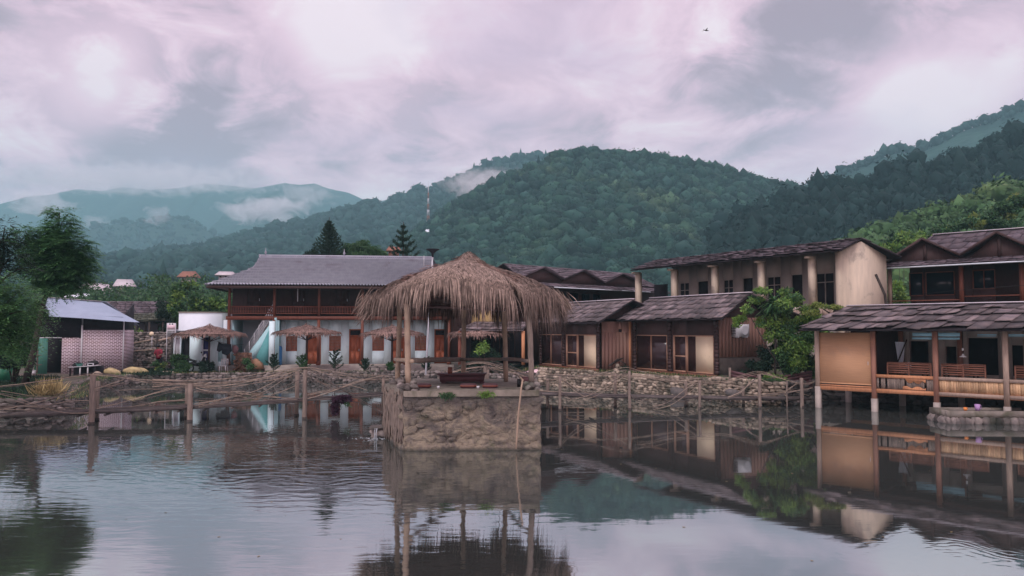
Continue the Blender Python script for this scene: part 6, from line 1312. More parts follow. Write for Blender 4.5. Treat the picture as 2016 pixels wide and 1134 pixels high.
# dracaena: rosette of strap leaves
def strap(label, u, v, Y, r, n, zb_, mat=m_leaf_m, name='dracaena', L=.6, stems=True, tall=1.0):
    c = P(u, v, Y); t = thing(name, label, 'plant', (c.x, Y, zb_)); o = Vector((c.x, Y, zb_)); mb = MB(); mb.tube([o, (c.x + .05, Y, (zb_ + c.z) / 2), c], [.06, .05, .04], 7); part('stem', mb, m_bark, t, True, world=o); mb = MB()
    for q in range(n):
        a = rnd.random() * 6.283; el = rnd.uniform(-.4, 1.3); d = Vector((math.cos(a) * math.cos(el), math.sin(a) * math.cos(el), math.sin(el) * tall)); p = c + Vector((0, 0, rnd.uniform(-.35, .15) * r)); l = r * rnd.uniform(.7, 1.15); sd = d.cross(Vector((0, 0, 1))).normalized() * (l * .065); pts = []
        for s in (0, .3, .6, .85, 1): pts.append(p + d * l * s + Vector((0, 0, -.55 * l * s * s)))
        wd = (.5, 1, 1, .6, .05); A_ = np.array([[tuple(pp - sd * w_), tuple(pp + sd * w_)] for pp, w_ in zip(pts, wd)]); mb.grid(A_)
    part('leaves', mb, mat, t, world=o); return t
strap('dracaena with a dark rosette of long drooping leaves above the shrubs', 1523, 598, 35.2, .85, 190, .9, m_leaf_m)
# planting in front of the guesthouse
Yb = 47.9
leafy('rounded_bush', 'big dark green rounded bush in front of the wash room doorway', 'bush', 352, 735, Yb, [(352, 710, 20, 12), (345, 718, 16, 12), (362, 722, 17, 12), (350, 700, 12, 6), (354, 728, 18, 7)], 3400, .13, m_leaf_m, 4)
leafy('potted_bush', 'small yellow green bush left of the big rounded bush', 'bush', 310, 735, Yb, [(306, 716, 11, 6), (320, 718, 11, 6), (312, 725, 9, 6)], 1000, .11, m_leaf_m, 3, mat2=m_leaf_y)
leafy('dark_bush', 'dark bush in front of the post of the leftmost thatch parasol', 'bush', 409, 738, Yb, [(404, 716, 12, 10), (415, 722, 10, 12), (404, 728, 14, 9)], 1700, .12, m_leaf_d, 3)
leafy('thin_shrub', 'thin shrub in front of the brown stone base of the stairs', 'shrub', 490, 735, Yb, [(486, 712, 9, 10), (494, 722, 8, 9)], 650, .13, m_leaf_m, 3)
def spiky(label, u, v0, vt, wpx, Y=Yb, n=17):
    """young plant with tiers of stiff upswept side shoots"""
    b = Vector(((u - CU) / FOC * Y, Y, P(u, v0, Y).z)); H = P(u, vt, Y).z - b.z; w_ = wpx / FOC * Y; t = thing('spiky_shrub', label, 'shrub', b, group='young spiky shrubs along the bank'); mb = MB(); mb.tube([(0, 0, 0), (.02, 0, H * .6), (0, 0, H)], [.03, .02, .006], 6); part('stem', mb, m_bark, t, True); mb = MB()
    for i in range(n):
        s = i / n; a = i * 2.4; r = w_ * (1 - s * .65) * rnd.uniform(.6, 1.15); q = np.linspace(.1, 1, 34); dv = np.array([math.cos(a), math.sin(a) * .8, .0]); C = dv[None] * (q * r)[:, None] + np.array([0, 0, 1.0]) * (H * (.08 + .75 * s) + q * r * .75)[:, None]; leaves(mb, C, .13, -.1, .28, dirs=np.repeat((dv + np.array([0, 0, .8]))[None], len(q), 0) + rng.normal(0, .45, (len(q), 3))); leaves(mb, C, .11, .2, .3)
    part('foliage', mb, m_leaf_d if rnd.random() < .4 else m_leaf_m, t); return t
for u, v0, vt, wd, lab in ((541, 732, 694, 16, 'bushy spiky shrub below the blue water tank'), (597, 732, 695, 17, 'spreading spiky shrub in front of the first red door right of the stairs'), (661, 733, 684, 19, 'tallest spiky shrub, between the two middle parasols'), (720, 733, 704, 13, 'small spiky shrub left of the third parasol'), (768, 733, 712, 9, 'low spiky shrub partly behind the left bamboo poles'), (840, 733, 700, 13, 'spiky shrub right of the leaning lamp post')): spiky(lab, u, v0, vt, wd)
leafy('dark_bush', 'large dark bush under the fourth parasol, seen through the gazebo', 'bush', 950, 740, 46.6, [(948, 690, 26, 22), (975, 705, 24, 20), (940, 715, 28, 16), (985, 725, 30, 12), (915, 728, 22, 10), (1015, 728, 22, 10)], 5500, .17, m_leaf_d, 6, mat2=None)
leafy('glossy_plant', 'bright glossy sprig on the dark bush seen through the gazebo', 'plant', 955, 700, 45.9, [(950, 680, 12, 10), (942, 690, 8, 8)], 300, .22, m_leaf_l, 2)
leafy('dark_bush', 'dark tree between guesthouse and ochre house behind the gazebo', 'tree', 905, 700, 59, [(903, 620, 12, 24), (900, 655, 12, 20), (908, 595, 8, 10)], 2200, .24, m_leaf_d, 3, mat2=m_leaf_m)
g0 = P(96, 779, 30.2); mb = MB(); n = 420; C = np.array(tuple(g0))[None] + rng.normal(0, 1, (n, 3)) * np.array([.25, .12, .04]); dd = rng.normal(0, .32, (n, 3)) + np.array([0, 0, 1.0]); leaves(mb, C, .62, 0, .05, dirs=dd); solo('dry_grass_tuft', mb, m_straw, 'yellow dry grass tuft on the stone bank below the green door', 'grass tuft', (g0.x, g0.y, g0.z))
def grass_patch(name, pts, n, mat, h=.16):
    mb = MB(); C = []
    for _ in range(n):
        i = rnd.randrange(len(pts) - 1); s = rnd.random(); p = pts[i].lerp(pts[i + 1], s); C.append((p.x + rnd.gauss(0, .25), p.y + abs(rnd.gauss(0, .7)) + .15, gz(p.x)))
    C = np.array(C); leaves(mb, C, h, 0, .12, dirs=rng.normal(0, .3, (n, 3)) + np.array([0, 0, 1.0])); structure(name, mb, mat, kind='stuff')
grass_patch('grass', ring[0:19], 9000, m_leaf_m); grass_patch('dry_grass', ring[2:17], 3000, m_straw, .14)
def scrub(name, u0, u1, Y0, Y1, n, mat, h, seed):
    g_ = np.random.default_rng(seed); Y = g_.uniform(Y0, Y1, n); u = g_.uniform(u0, u1, n); C = np.stack([(u - CU) / FOC * Y, Y, np.full(n, .55)], 1) + g_.normal(0, .05, (n, 3)) * np.array([1, 1, 0]); mb = MB(); leaves(mb, C, h, 0, .2, dirs=g_.normal(0, .4, (n, 3)) + np.array([0, 0, 1.0])); structure(name, mb, mat, kind='stuff')
scrub('weeds', -160, 118, 30.3, 43, 16000, m_leaf_d, .22, 1); scrub('weeds', -160, 118, 30.3, 38, 3500, m_leaf_m, .2, 2); scrub('weeds', 190, 340, 45.5, 51, 5000, m_leaf_d, .2, 3)

# ------------------------------------------------------------------ smaller things on the left bank
# dry stone terrace behind the bushes
pa, pb = P(240, 735, 53), P(345, 735, 52.2); rubble_wall('terrace_wall', [Vector((pa.x, pa.y, 0)), Vector((pb.x, pb.y, 0))], .4, lambda p: 1.95, m_stone_d, 'tall dark dry stone terrace wall right of the brick shed', size=.26)
pa, pb = P(245, 735, 55.6), P(350, 735, 55); rubble_wall('terrace_wall', [Vector((pa.x, pa.y, 0)), Vector((pb.x, pb.y, 0))], 1.9, lambda p: 3.0, m_stone_d, 'upper dry stone terrace wall behind the bushes and the dish', size=.3)
tr = MB(); tr.raw([(pa.x - 3, 53.3, 1.9), (pb.x + 1, 52.4, 1.9), (pb.x + 1, 55.0, 1.92), (pa.x - 3, 55.7, 1.92)], [np.array([(0, 1, 2, 3)])]); tr.raw([(pa.x - 3, 55.8, 2.95), (pb.x + .5, 55.1, 2.95), (pb.x + .5, 66, 3.1), (pa.x - 3, 66, 3.1)], [np.array([(0, 1, 2, 3)])]); structure('terrace_ground', tr, m_earth)
def plank(u0, v0, u1, v1, Y, mat, label, r=.05): a, b = P(u0, v0, Y), P(u1, v1, Y); solo('timber_pole', MB().tube([a, a.lerp(b, .5) + Vector((0, 0, .02)), b], r, 6), mat, label, 'pole', a)
plank(244, 693, 312, 688, 51.4, m_twig, 'long pale pole laid across the lower terrace wall'); plank(262, 676, 306, 668, 54.6, m_twig, 'pale pole laid along the upper terrace'); plank(307, 672, 344, 664, 54, m_grey_tim, 'thick weathered pole on posts left of the wash room', .07)
for u, lab in ((308, 'left dark post of the terrace fence below the dish'), (337, 'right dark post of the terrace fence beside the notice board')): b = P(u, 735, 51.2); solo('fence_post', MB().tube([(b.x, b.y, .5), (b.x, b.y, P(u, 660, 51.2).z)], .07, 6), m_bark, lab, 'post', (b.x, b.y, .5))
d0 = P(298, 657, 53); t = thing('satellite_dish', 'pale round dish tilted on a short pole above the terraces', 'dish', (d0.x, 53, 1.9)); mb = MB(); k = MB(); k.lathe([(r_ * .42, z_ * .42) for r_, z_ in [(.0, .12), (.15, .08), (.3, .02), (.36, -.06), (.36, -.08), (.2, -.0), (0, .06)][::-1]], (0, 0, 0), 20); Mx = Matrix.Rotation(R(35), 3, 'Y') @ Matrix.Rotation(R(78), 3, 'X'); V = k.V[0] @ np.array(Mx).T + np.array([0, 0, d0.z - 1.9]); mb.raw(V, k.F[0]); part('reflector', mb, m_cream, t, True); mb = MB(); mb.tube([(0, .1, 0), (0, .1, d0.z - 1.9)], .03, 6); part('mast', mb, m_metal, t)
# notice board
p0 = P(337, 662, 49.6); t = thing('notice_board', 'white notice board with a pink sheet on two posts left of the wash room', 'sign', (p0.x, 49.6, .5)); zt = P(337, 636, 49.6).z - .5; zb_ = P(337, 662, 49.6).z - .5; hw = 8.5 / FOC * 49.6; mb = MB(); mb.box(-hw, hw, -.02, .02, zb_, zt); part('board', mb, m_plastic_w, t); mb = MB(); mb.box(-hw + .03, hw - .02, -.026, -.022, zb_ + (zt - zb_) * .52, zt - .12); part('pink_sheet', mb, M('pink_paper', (.72, .55, .60), (.66, .5, .56), 3, .7, 0, island=0), t)
mb = MB(); 
for k in range(3): mb.box(-hw + .05, hw - .06, -.027, -.022, zb_ + .08 + k * .1, zb_ + .11 + k * .1)
mb.box(-.13, -.05, -.03, -.022, zt - .1, zt - .03); mb.box(.03, .12, -.03, -.022, zt - .1, zt - .03); part('lettering', mb, m_int, t); mb = MB(); mb.tube([(-hw, 0, 0), (-hw, 0, zt)], .025, 6); mb.tube([(hw, 0, 0), (hw, 0, zt)], .025, 6); part('post', mb, m_metal, t)
# clothes line
def cloth(pts, Y, label, mat=m_cloth_k):
    P3 = [P(u, v, Y) for u, v in pts]; o = P3[0]; mb = MB(); mb.prism([p + Vector((0, .04 * math.sin(i * 1.7), 0)) for i, p in enumerate(P3)], (0, .05, 0)); return solo('hanging_clothes', mb, mat, label, 'clothes', (o.x, o.y, o.z), group='clothes on the line')
cloth([(430, 673), (436, 676), (446, 677), (455, 678), (456, 690), (452, 695), (447, 700), (437, 696), (436, 690), (431, 693), (427, 690), (428, 682)], 47.8, 'dark shirt on the line in front of the guesthouse corner post'); cloth([(457, 679), (465, 680), (470, 686), (467, 695), (461, 697), (457, 692)], 47.8, 'small dark maroon cloth on the line right of the dark shirt', m_maroon)
solo('clothes_line', MB().tube([P(427, 672, 47.83), P(450, 677.5, 47.83), P(480, 678, 47.83)], .01, 4), m_rubber, 'thin clothes line between the leftmost parasol and the stairs', 'line', P(427, 672, 47.83))
# brown stone pile and boards under the stairs
p0 = P(475, 718, 48.9); mb = MB()
for k in range(90): rock(mb, (p0.x + rnd.uniform(-.45, .62), 48.9 + rnd.uniform(-.1, .2), .7 + rnd.uniform(0, 1.35) * rnd.uniform(.5, 1)), (.1, .1, .07), .3, 1)
mb.box(p0.x - .4, p0.x + .6, 48.95, 49.1, .5, 1.8); solo('firewood_stack', mb, M('brown_stone', (.26, .15, .10), (.13, .08, .06), 5, .9, .5, island=.5), 'brown stack of cut wood below the stairs behind the dark shirt', 'firewood', (p0.x, 48.9, .55), True)
p0 = P(503, 722, 49.2); mb = MB(); mb.prism([(p0.x - .5, 49.2, .72), (p0.x + .45, 49.2, .72), (p0.x + .3, 49.2, 1.1), (p0.x - .05, 49.2, 1.4), (p0.x - .35, 49.2, 1.3)], (0, .5, 0)); solo('covered_heap', mb, M('ochre_sheet', (.42, .25, .15), (.3, .18, .11), 4, .8, .4, island=0), 'ochre covered heap in the recess under the stairs', 'heap', (p0.x, 49.2, .72))
# motorbike
p0 = P(390, 728, 48.2); t = thing('motorbike', 'dark motorbike parked beside the big rounded bush, seen from the side', 'motorbike', (p0.x, 48.2, .56), R(8))
for x in (-.55, .6):
    mb = MB(); th_ = np.linspace(0, 2 * math.pi, 22); mb.tube([(x + .27 * math.cos(q), 0, .3 + .27 * math.sin(q)) for q in th_], .05, 6, False); w_ = part('wheel', mb, m_rubber, t, True); mb = MB()
    for q in range(8): a = q * math.pi / 4; mb.tube([(x, 0, .3), (x + .24 * math.cos(a), 0, .3 + .24 * math.sin(a))], .008, 4)
    mb.lathe([(.05, -.03), (.05, .03)], (x, 0, .3), 8); part('spokes', mb, m_metal, w_)
mb = MB(); mb.prism([(-.55, -.08, .62), (-.3, -.08, .45), (.15, -.08, .38), (.35, -.08, .62), (.45, -.08, .98), (.32, -.08, 1.0), (.2, -.08, .68), (-.05, -.08, .6), (-.3, -.08, .72)], (0, .16, 0)); part('body', mb, m_rubber, t); mb = MB(); mb.prism([(-.75, -.1, .8), (-.1, -.1, .68), (-.12, -.1, .76), (-.4, -.1, .84), (-.78, -.1, .92)], (0, .2, 0)); part('seat', mb, m_black, t); mb = MB(); mb.beam((.38, 0, .95), (.6, 0, .3), .06); mb.beam((.36, -.3, 1.05), (.36, .3, 1.05), .03); part('fork', mb, m_metal, t)
mb = MB(); mb.tube([(.34, -.26, 1.05), (.28, -.33, 1.25)], .012, 5); mb.box(.24, .3, -.4, -.26, 1.24, 1.33); part('mirror', mb, m_rubber, t); mb = MB(); mb.prism([(.3, -.06, .88), (.5, -.06, .95), (.46, -.06, 1.2), (.34, -.06, 1.12)], (0, .12, 0)); part('front_shield', mb, m_plastic_w, t)
# white plastic chair
p0 = P(440, 722, 48.3); t = thing('plastic_chair', 'white plastic chair beside the post of the leftmost parasol', 'chair', (p0.x, 48.3, .57)); mb = MB(); mb.box(-.22, .22, -.2, .2, .40, .43); part('seat', mb, m_plastic_w, t); mb = MB()
for x in (-.2, -.1, 0, .1, .2): mb.box(x - .02, x + .02, .18, .21, .431, .8)
mb.box(-.22, .22, .18, .21, .801, .86); part('backrest', mb, m_plastic_w, t)
for x in (-.2, .17):
    for y in (-.18, .15): mb = MB(); mb.box(x, x + .03, y, y + .03, 0, .398); part('leg', mb, m_plastic_w, t)
# stone seats on the bank
for u, lab in ((753, 'small dark arched stone stool left of the bamboo poles'), (735, 'small dark arched stone stool beside the small spiky shrub')):
    p0 = P(u, 733, 47.9); mb = MB(); mb.box(p0.x - .3, p0.x + .3, 47.8, 48.1, .9, 1.0); mb.box(p0.x - .28, p0.x - .18, 47.83, 48.07, .5, .898); mb.box(p0.x + .18, p0.x + .28, 47.83, 48.07, .5, .898); solo('stone_stool', mb, m_stone_d, lab, 'stool', (p0.x, 47.9, .5))
# junk table in front of the brick wall
p0 = P(165, 742, 45.0); t = thing('junk_table', 'low dark work table against the brick wall piled with odds and ends', 'table', (p0.x, 45.0, .52)); mb = MB(); mb.hexa([(-.75, -.3, .52), (.85, -.3, .62), (.85, .3, .62), (-.75, .3, .52)], (0, 0, .05)); part('tabletop', mb, m_metal, t)
for x in (-.68, -.1, .35, .78): mb = MB(); mb.box(x - .03, x + .03, -.26, -.2, -.05, .5 + (x + .75) * .06); part('leg', mb, m_plastic_w if x in (-.1, .35) else m_black, t)
mb = MB(); mb.box(-.8, .9, .31, .5, -.02, .6); part('back_board', mb, m_black, t)
tz = .52 + .6
def item(name, label, cat, dx, dz, mk, mat): mb = MB(); mk(mb, p0.x + dx, 44.95, tz + dz); solo(name, mb, mat, label, cat, (p0.x + dx, 44.95, tz + dz), False)
item('green_basin', 'green plastic basin on the left of the work table', 'basin', -.25, .0, lambda m, x, y, z: m.lathe([(.12, 0), (.2, .16), (.22, .17), (.18, .15), (.1, .02)], (x, y, z), 16), M('green_basin_plastic', (.10, .33, .27), (.08, .28, .22), 4, .4, 0, island=0)); item('white_radio', 'small white framed radio in the middle of the work table', 'radio', .38, .03, lambda m, x, y, z: (m.box(x - .17, x + .17, y, y + .1, z, z + .03), m.box(x - .17, x + .17, y, y + .1, z + .12, z + .15), m.box(x - .17, x - .14, y, y + .1, z + .03, z + .12), m.box(x + .14, x + .17, y, y + .1, z + .03, z + .12)), m_plastic_w)
item('cloth_bundle', 'dark cloth bundle behind the white radio', 'bundle', .35, .0, lambda m, x, y, z: (rock(m, (x, y + .2, z + .15), (.4, .12, .17), .2, 2), rock(m, (x - .8, y + .15, z + .08), (.25, .12, .16), .2, 2)), m_rubber)
# green bin and shelf at the far left
p0 = P(4, 752, 38.5); t = thing('wheelie_bin', 'green plastic wheeled bin at the left edge on the stone bank', 'bin', (p0.x, 38.5, .55), R(-20)); mb = MB(); mb.raw([(-.24, -.26, .05), (.24, -.26, .05), (.24, .26, .05), (-.24, .26, .05), (-.30, -.32, .9), (.30, -.32, .9), (.30, .34, .9), (-.30, .34, .9)], [np.array([(0, 3, 2, 1), (4, 5, 6, 7), (0, 1, 5, 4), (1, 2, 6, 5), (2, 3, 7, 6), (3, 0, 4, 7)])]); mb.box(-.27, -.2, -.3, -.27, .2, .8); mb.box(.2, .27, -.3, -.27, .2, .8); part('bin_body', mb, m_greenbin, t)
mb = MB(); mb.box(-.33, .33, -.36, .38, .903, .96); mb.box(-.28, .28, -.3, .3, .962, .99); part('lid', mb, m_greenbin, t)
for x in (-.26, .26): mb = MB(); k = MB(); k.lathe([(.1, -.03), (.1, .03)], (0, 0, 0), 14); V = k.V[0] @ np.array(Matrix.Rotation(R(90), 3, 'Y')).T + np.array([x, .3, .1]); mb.raw(V, k.F[0]); part('wheel', mb, m_rubber, t)
p0 = P(55, 748, 43.5); t = thing('open_shelf', 'rough open shelf of junk left of the green door', 'shelf', (p0.x, 43.5, .5)); 
for x in (-.6, .6, .15): mb = MB(); mb.box(x - .03, x + .03, -.2, -.14, 0, 1.6); part('upright', mb, m_wood, t)
for z in (.2, .75, 1.3): mb = MB(); mb.box(-.65, .65, -.22, .2, z, z + .04); part('board', mb, m_wood, t)
for k, (x, z, mm, lab, nm) in enumerate(((-.2, .79, m_bluetank, 'blue grey box on the middle board of the junk shelf', 'box'), (.35, .79, m_plastic_w, 'white container on the middle board of the junk shelf', 'container'), (.4, .24, m_plastic_w, 'white crate on the lowest board of the junk shelf', 'crate'))):
    mb = MB(); X0, Y0, Z0 = p0.x + x, 43.4, .5 + z + .001; mb.box(X0 - .12, X0 + .12, Y0 - .1, Y0 + .1, Z0, Z0 + .2); mb.box(X0 - .13, X0 + .13, Y0 - .11, Y0 + .11, Z0 + .201, Z0 + .23); solo(nm, mb, mm, lab, nm, (X0, Y0, Z0))
# person in red behind the potted bush
p0 = P(313, 735, 49.8); zb_ = .55; me = bpy.data.meshes.new('person'); V = []; E = []; Rr = []
def jt(x, y, z, r, parent=None):
    V.append((x, y, z)); Rr.append(r)
    if parent is not None: E.append((parent, len(V) - 1))
    return len(V) - 1
hip = jt(0, 0, .92, .14); w1 = jt(0, -.02, 1.1, .13, hip); ch = jt(-.02, -.08, 1.3, .15, w1); nk = jt(-.03, -.13, 1.47, .055, ch); hd = jt(-.04, -.16, 1.57, .09, nk); jt(-.04, -.17, 1.66, .08, hd)
for s in (-1, 1):
    sh_ = jt(s * .17, -.09, 1.38, .06, ch); el_ = jt(s * .23, -.2, 1.13, .042, sh_); wr_ = jt(s * .14, -.38, 1.05, .03, el_); jt(s * .11, -.46, 1.03, .03, wr_)
    h_ = jt(s * .1, 0, .86, .09, hip); kn = jt(s * .12, -.03, .47, .065, h_); an_ = jt(s * .12, .02, .08, .042, kn); jt(s * .13, -.12, .04, .035, an_)
me.from_pydata(V, E, []); po = bpy.data.objects.new('person', me); sc.collection.objects.link(po); po.location = (p0.x, 49.8, zb_); tag(po, 'person with black hair in a red shirt, standing bent forward behind the small potted bush', 'person')
md = po.modifiers.new('skin', 'SKIN'); 
me.skin_vertices.new() if not me.skin_vertices else None
for i, r in enumerate(Rr): me.skin_vertices[0].data[i].radius = (r, r)
me.skin_vertices[0].data[0].use_root = True; po.modifiers.new('sub', 'SUBSURF').levels = 2; me.materials.append(m_skin)
def bodypart(name, mat, prof, c, sc3): mb = MB(); V_, F_ = ICO3; W = V_ * np.array(sc3) + np.array(c); mb.raw(W, [F_]); part(name, mb, mat, po, True)
mb = MB(); mb.lathe([(.17, .84), (.165, 1.0), (.17, 1.15), (.195, 1.3), (.19, 1.4), (.08, 1.49)], (-.01, -.06, 0), 16)
for s in (-1, 1): mb.tube([(s * .15, -.09, 1.4), (s * .21, -.15, 1.24), (s * .235, -.2, 1.14)], [.085, .07, .062], 8)
part('shirt', mb, m_red, po, True)
mb = MB()
for s in (-1, 1): mb.tube([(s * .09, 0, .92), (s * .115, -.03, .5), (s * .12, .01, .14)], [.115, .09, .07], 10)
part('trousers', mb, m_cloth_k, po, True); bodypart('hair', m_hair, None, (-.04, -.13, 1.65), (.125, .13, .13)); mb = MB()
for s in (-1, 1): rock(mb, (-.04 + s * .035, -.262, 1.62), (.014, .01, .009), 0, 1)
part('eyes', mb, m_hair, po)

# solar lamp post behind the gazebo
p0 = P(838, 735, 46.4); pt = P(852, 492, 46.4); t = thing('solar_street_lamp', 'tall grey post with a flat dark solar lamp head sticking up behind the gazebo', 'street lamp', (p0.x, 46.4, .55)); dx = pt.x - p0.x; H = pt.z - .55; mb = MB(); mb.tube([(0, 0, 0), (dx * .5, 0, H * .5), (dx, 0, H * .96)], [.06, .05, .045], 8); part('post', mb, m_metal, t, True); mb = MB(); mb.lathe([(.05, -.45), (.09, -.2), (.28, -.04), (.4, 0), (.40, .05), (.0, .07)], (dx, 0, H), 20); part('lamp_head', mb, m_black, t, True)
for i, (pts, lab) in enumerate(((((0, 470, 60), (200, 560, 60), (345, 620, 60)), 'power cable sagging over the brick shed'), (((240, 575, 70), (330, 585, 66), (430, 572, 62)), 'thin cable behind the white annex'))):
    q_ = [P(*p_) for p_ in pts]; solo('power_cable', MB().tube(q_, .012, 4), m_rubber, lab, 'cable', q_[1])
# far buildings on the slopes
def far_house(label, u, v, Y, w_, h_, mat, rz=0.2, mwall=m_palesheet, stilts=False):
    c = P(u, v, Y); W = w_ / FOC * Y; H = h_ / FOC * Y; t = thing('far_house', label, 'house', (c.x, Y, c.z), rz); mb = MB(); wh = H * .5; mb.box(-W * .33, W * .33, -W * .2, W * .2, -H * 1.0, wh * .6); part('wall', mb, mwall, t)
    mb = MB(); mb.hexa([(-W / 2, -W * .36, wh * .35), (W / 2, -W * .36, wh * .35), (W * .32, 0, H), (-W * .32, 0, H)], (0, 0, .15)); mb.hexa([(-W / 2, W * .36, wh * .35), (-W * .32, .02, H), (W * .32, .02, H), (W / 2, W * .36, wh * .35)], (0, 0, .15)); mb.poly([(-W / 2, -W * .36, wh * .35), (-W * .32, 0, H), (-W / 2, W * .36, wh * .35)]); mb.poly([(W / 2, -W * .36, wh * .35), (W / 2, W * .36, wh * .35), (W * .32, 0, H)]); part('roof', mb, mat, t)
    mb = MB()
    for x in (-.25, 0, .25): mb.box(W * x - W * .04, W * x + W * .04, -W * .206, -W * .2005, -H * .2, wh * .2)
    part('window', mb, m_int, t); return t
far_house('pale roofed village house left of centre on the slope above the shed', 188, 577, 175, 66, 18, m_palesheet, .3); far_house('small village house just below the upper pale roofed one', 215, 584, 160, 40, 10, m_shingle_far, -.2); far_house('pale village house with two stepped roofs on the slope', 245, 568, 190, 42, 17, m_palesheet, .5, m_plaster); far_house('terracotta roofed house on the slope behind the bushy tree', 372, 549, 205, 38, 14, m_terra, .1, m_plaster_in); far_house('white roofed shed behind the ridge of the brick shed', 160, 588, 120, 50, 8, m_white, .1); far_house('terracotta roofed house between bamboo clump and second norfolk pine', 775, 497, 150, 30, 10, m_terra, .2, m_terra); far_house('small pale roof just above the left eave of the tiled roof', 445, 545, 140, 40, 9, m_palesheet, .3)
far_house('tiny white hut high on the wooded hill below the mast', 844, 460, 560, 17, 8, m_white, .2, m_white)
def grove(name, u0, u1, v0, v1, Y0, Y1, n, r, mat, k=420, size=.5, seed=0):
    g_ = np.random.default_rng(seed); mb = MB()
    for i in range(n):
        Y = g_.uniform(Y0, Y1); s = (Y - Y0) / (Y1 - Y0); u = g_.uniform(u0, u1); v = v1 + (v0 - v1) * s + g_.uniform(-6, 6); c = P(u, v, Y); q = r * g_.uniform(.6, 1.4)
        for j in range(4): leaves(mb, blob_points(np.array(tuple(c)) + g_.normal(0, .35, 3) * q, (q * .5, q * .5, q * .45), k // 2, .5), size, .3, .5)
        mb.tube([(c.x, c.y, 0), c], .15, 5)
    return structure(name, mb, mat, kind='stuff')
grove('village_trees', 120, 480, 592, 612, 95, 150, 60, 3.6, m_leaf_m, seed=4); grove('village_trees', 100, 480, 560, 592, 215, 300, 45, 4.2, m_leaf_d, seed=6, size=.7)
# shingled house behind the brick shed
A = P(205, 640, 63); fs = Frame(A, R(-2), .9); t = thing('shingled_house', 'low house with an old brown shingle roof behind the brick shed', 'house', fs.o, fs.a); e0, e1 = fs.l(205, 624, 0), fs.l(330, 626, 0); r0, r1 = fs.l(208, 594, 3), fs.l(326, 595, 3); mb = MB(); mb.box(.5, e1[0] - .5, .6, 5.5, 0, e0[1]); part('wall', mb, m_dark, t); mb = MB(); mb.box(1, e1[0] - 1, .55, .59, .8, e0[1] - .3); part('window', mb, m_int, t)
shingle_roof(t, (e0[0], 0, e0[1]), (e1[0], 0, e0[1]), (r0[0], 3, r0[1]), (r1[0], 3, r0[1]), (e0[0], 6, e0[1]), (e1[0], 6, e0[1]), 8, .6, m_shingle_far, False, brows=3)
A = P(258, 690, 58.5); fs = Frame(A, R(-3), 1.8); t = thing('open_shelter', 'dark open shelter with a mossy sagging roof right of the brick shed', 'shelter', fs.o, fs.a); e0, e1 = fs.l(262, 632, 0), fs.l(325, 630, 0); r0, r1 = fs.l(255, 618, 1.6), fs.l(322, 616, 1.6); mb = MB(); shingles(mb, (e0[0], 0, e0[1]), (e1[0], 0, e1[1]), (r0[0], 1.6, r0[1]), (r1[0], 1.6, r1[1]), 4, .4); mb.hexa([(e0[0], 0, e0[1] - .02), (e1[0], 0, e1[1] - .02), (r1[0], 1.6, r1[1] - .02), (r0[0], 1.6, r0[1] - .02)], (0, 0, -.04)); part('roof', mb, M('mossy_roof', (.08, .085, .06), (.045, .05, .04), 4, .9, .4, island=.3), t)
for x in (e0[0] + .2, e1[0] - .2, (e0[0] + e1[0]) / 2):
    for y in (.1, 1.5): mb = MB(); mb.box(x - .06, x + .06, y - .06, y + .06, 0, e0[1] - .07); part('post', mb, m_bark, t)
# lattice mast on the hill
p1 = P(845, 368, 640); p2 = P(843, 425, 640); t = thing('radio_mast', 'thin red and white lattice mast on the wooded ridge', 'mast', (p2.x, 640, p2.z - 14)); H = p1.z - p2.z + 14
for k in range(8):
    z0, z1 = H * k / 8, H * (k + 1) / 8; r0, r1 = 1.6 * (1 - k / 9), 1.6 * (1 - (k + 1) / 9); mb = MB()
    for q in range(4): a = q * math.pi / 2 + .5; b = a + math.pi / 2; mb.beam((math.cos(a) * r0, math.sin(a) * r0, z0), (math.cos(a) * r1, math.sin(a) * r1, z1), .3); mb.beam((math.cos(a) * r0, math.sin(a) * r0, z0), (math.cos(b) * r1, math.sin(b) * r1, z1), .15)
    part('mast_section', mb, m_plastic_w if k % 2 else m_terra, t)
mb = MB(); mb.beam((0, 0, H), (0, 0, H + 5), .15); part('antenna', mb, m_metal, t)
# bird in flight
c = P(1390, 60, 60); t = thing('bird', 'tiny dark bird gliding high in the cloudy sky', 'bird', c, R(20)); mb = MB(); V_, F_ = ICO2; mb.raw(V_ * np.array([.16, .045, .045]), [F_]); mb.prism([(-.14, -.02, 0), (-.26, -.06, .01), (-.26, .06, .01), (-.14, .02, 0)], (0, 0, .012))
for s in (-1, 1): mb.prism([(.05, s * .03, .02), (.0, s * .22, .09), (-.1, s * .42, .06), (-.09, s * .2, .05), (-.07, s * .03, .02)], (0, 0, .01))
part('body', mb, m_rubber, t); mb = MB(); mb.raw(V_ * np.array([.05, .035, .035]) + np.array([.18, 0, .015]), [F_]); part('head', mb, m_rubber, t)

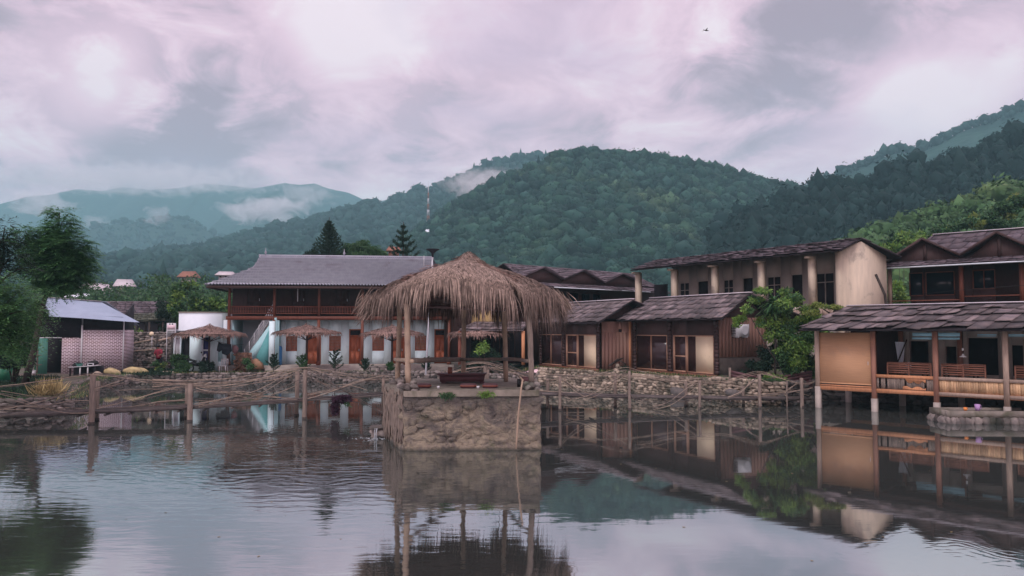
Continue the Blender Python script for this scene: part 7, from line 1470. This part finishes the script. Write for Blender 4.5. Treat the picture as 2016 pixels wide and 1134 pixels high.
mb = MB(); g_ = np.random.default_rng(9); n = 520; ed = []
for _ in range(n):
    i = rnd.randrange(0, 18); s_ = rnd.random(); p_ = ring[i].lerp(ring[i + 1], s_); k_ = 1 - abs(rnd.gauss(0, .07)); ed.append((p_.x * k_, p_.y * k_, .006))
for _ in range(90): ed.append((rnd.uniform(-12, 14), rnd.uniform(9, 30), .006))
ed = [e for e in ed if not (-4.2 < e[0] < 1.1 and 20.6 < e[1] < 26.5)]; dd = g_.normal(0, 1, (len(ed), 3)); dd[:, 2] = 0; C = np.array(ed); Lf = g_.uniform(.03, .09, len(C))[:, None]; dd /= np.linalg.norm(dd, axis=1)[:, None]; sd = np.stack([-dd[:, 1], dd[:, 0], dd[:, 2]], 1)
V = np.stack([C, C + dd * Lf * .5 + sd * Lf * .25, C + dd * Lf, C + dd * Lf * .5 - sd * Lf * .25], 1).reshape(-1, 3); I = np.arange(len(C))[:, None] * 4; mb.raw(V, [np.hstack([I, I + 1, I + 2, I + 3])]); structure('floating_leaves', mb, M('fallen_leaf', (.20, .15, .06), (.09, .07, .03), 3, .7, 0, island=.6), kind='stuff')
# ------------------------------------------------------------------ cloud wisps on the mountains, and the air itself
def mist(name, u, v, Y, ru, rv, dens, seed=0, ry=None, label=None):
    c = P(u, v, Y); rx, rz = ru / FOC * Y, rv / FOC * Y; mb = MB(); V_, F_ = ICO3; mb.raw(V_ * np.array([rx, ry or rx * .45, rz]), [F_])
    m = bpy.data.materials.new(name + '_air'); m.use_nodes = True; n = NT(m.node_tree); n.n.clear(); tc = n.new('ShaderNodeTexCoord'); o = tc.outputs['Object']
    r_ = n.vmath('LENGTH', n.vmath('DIVIDE', o, (rx, ry or rx * .45, rz)), out=1); mp = n.new('ShaderNodeMapping'); n.put(mp.inputs[0], o); mp.inputs['Location'].default_value = (seed * 37, seed * 11, 0); mp.inputs['Scale'].default_value = (1, .6, 1.5)
    nz = n.noise(mp.outputs[0], 1.6 / rz / 1.5, 5, .62, .8); d = n.math('SUBTRACT', n.math('ADD', n.math('MULTIPLY', n.math('SUBTRACT', nz, .5), 1.9), .72), n.math('MULTIPLY', r_, .85)); d = n.math('MULTIPLY', n.mapr(d, .05, .42, 0, 1), dens)
    pv_ = n.new('ShaderNodeVolumePrincipled'); pv_.inputs['Color'].default_value = (.99, .975, .99, 1); n.put(pv_.inputs['Density'], d); pv_.inputs['Anisotropy'].default_value = .2; pv_.inputs['Emission Strength'].default_value = 0
    q = n.new('ShaderNodeOutputMaterial'); n.l.new(pv_.outputs[0], q.inputs['Volume']); ob = part(name, mb, m); ob.location = c; ob['kind'] = 'stuff'; return ob
mist('low_cloud', 520, 412, 1900, 110, 36, .024, 1); mist('low_cloud', 309, 424, 1700, 36, 26, .02, 2); mist('low_cloud', 80, 400, 1900, 90, 34, .018, 3); mist('low_cloud', 186, 438, 1750, 34, 20, .018, 4)
mist('low_cloud', 960, 365, 900, 110, 34, .020, 5, 90); mist('cloud_bank', 250, 352, 2150, 420, 27, .010, 7, 260); mist('low_cloud', 600, 385, 2100, 80, 32, .010, 8)
hz = MB(); hz.box(-2600, 2600, -60, 3900, -3.0, 640); m = bpy.data.materials.new('haze_air'); m.use_nodes = True; n = NT(m.node_tree); n.n.clear(); pv_ = n.new('ShaderNodeVolumePrincipled'); pv_.inputs['Color'].default_value = (.47, .86, .95, 1); pv_.inputs['Density'].default_value = .00030; pv_.inputs['Anisotropy'].default_value = 0.0; q = n.new('ShaderNodeOutputMaterial'); n.l.new(pv_.outputs[0], q.inputs['Volume']); structure('haze', hz, m, kind='stuff')
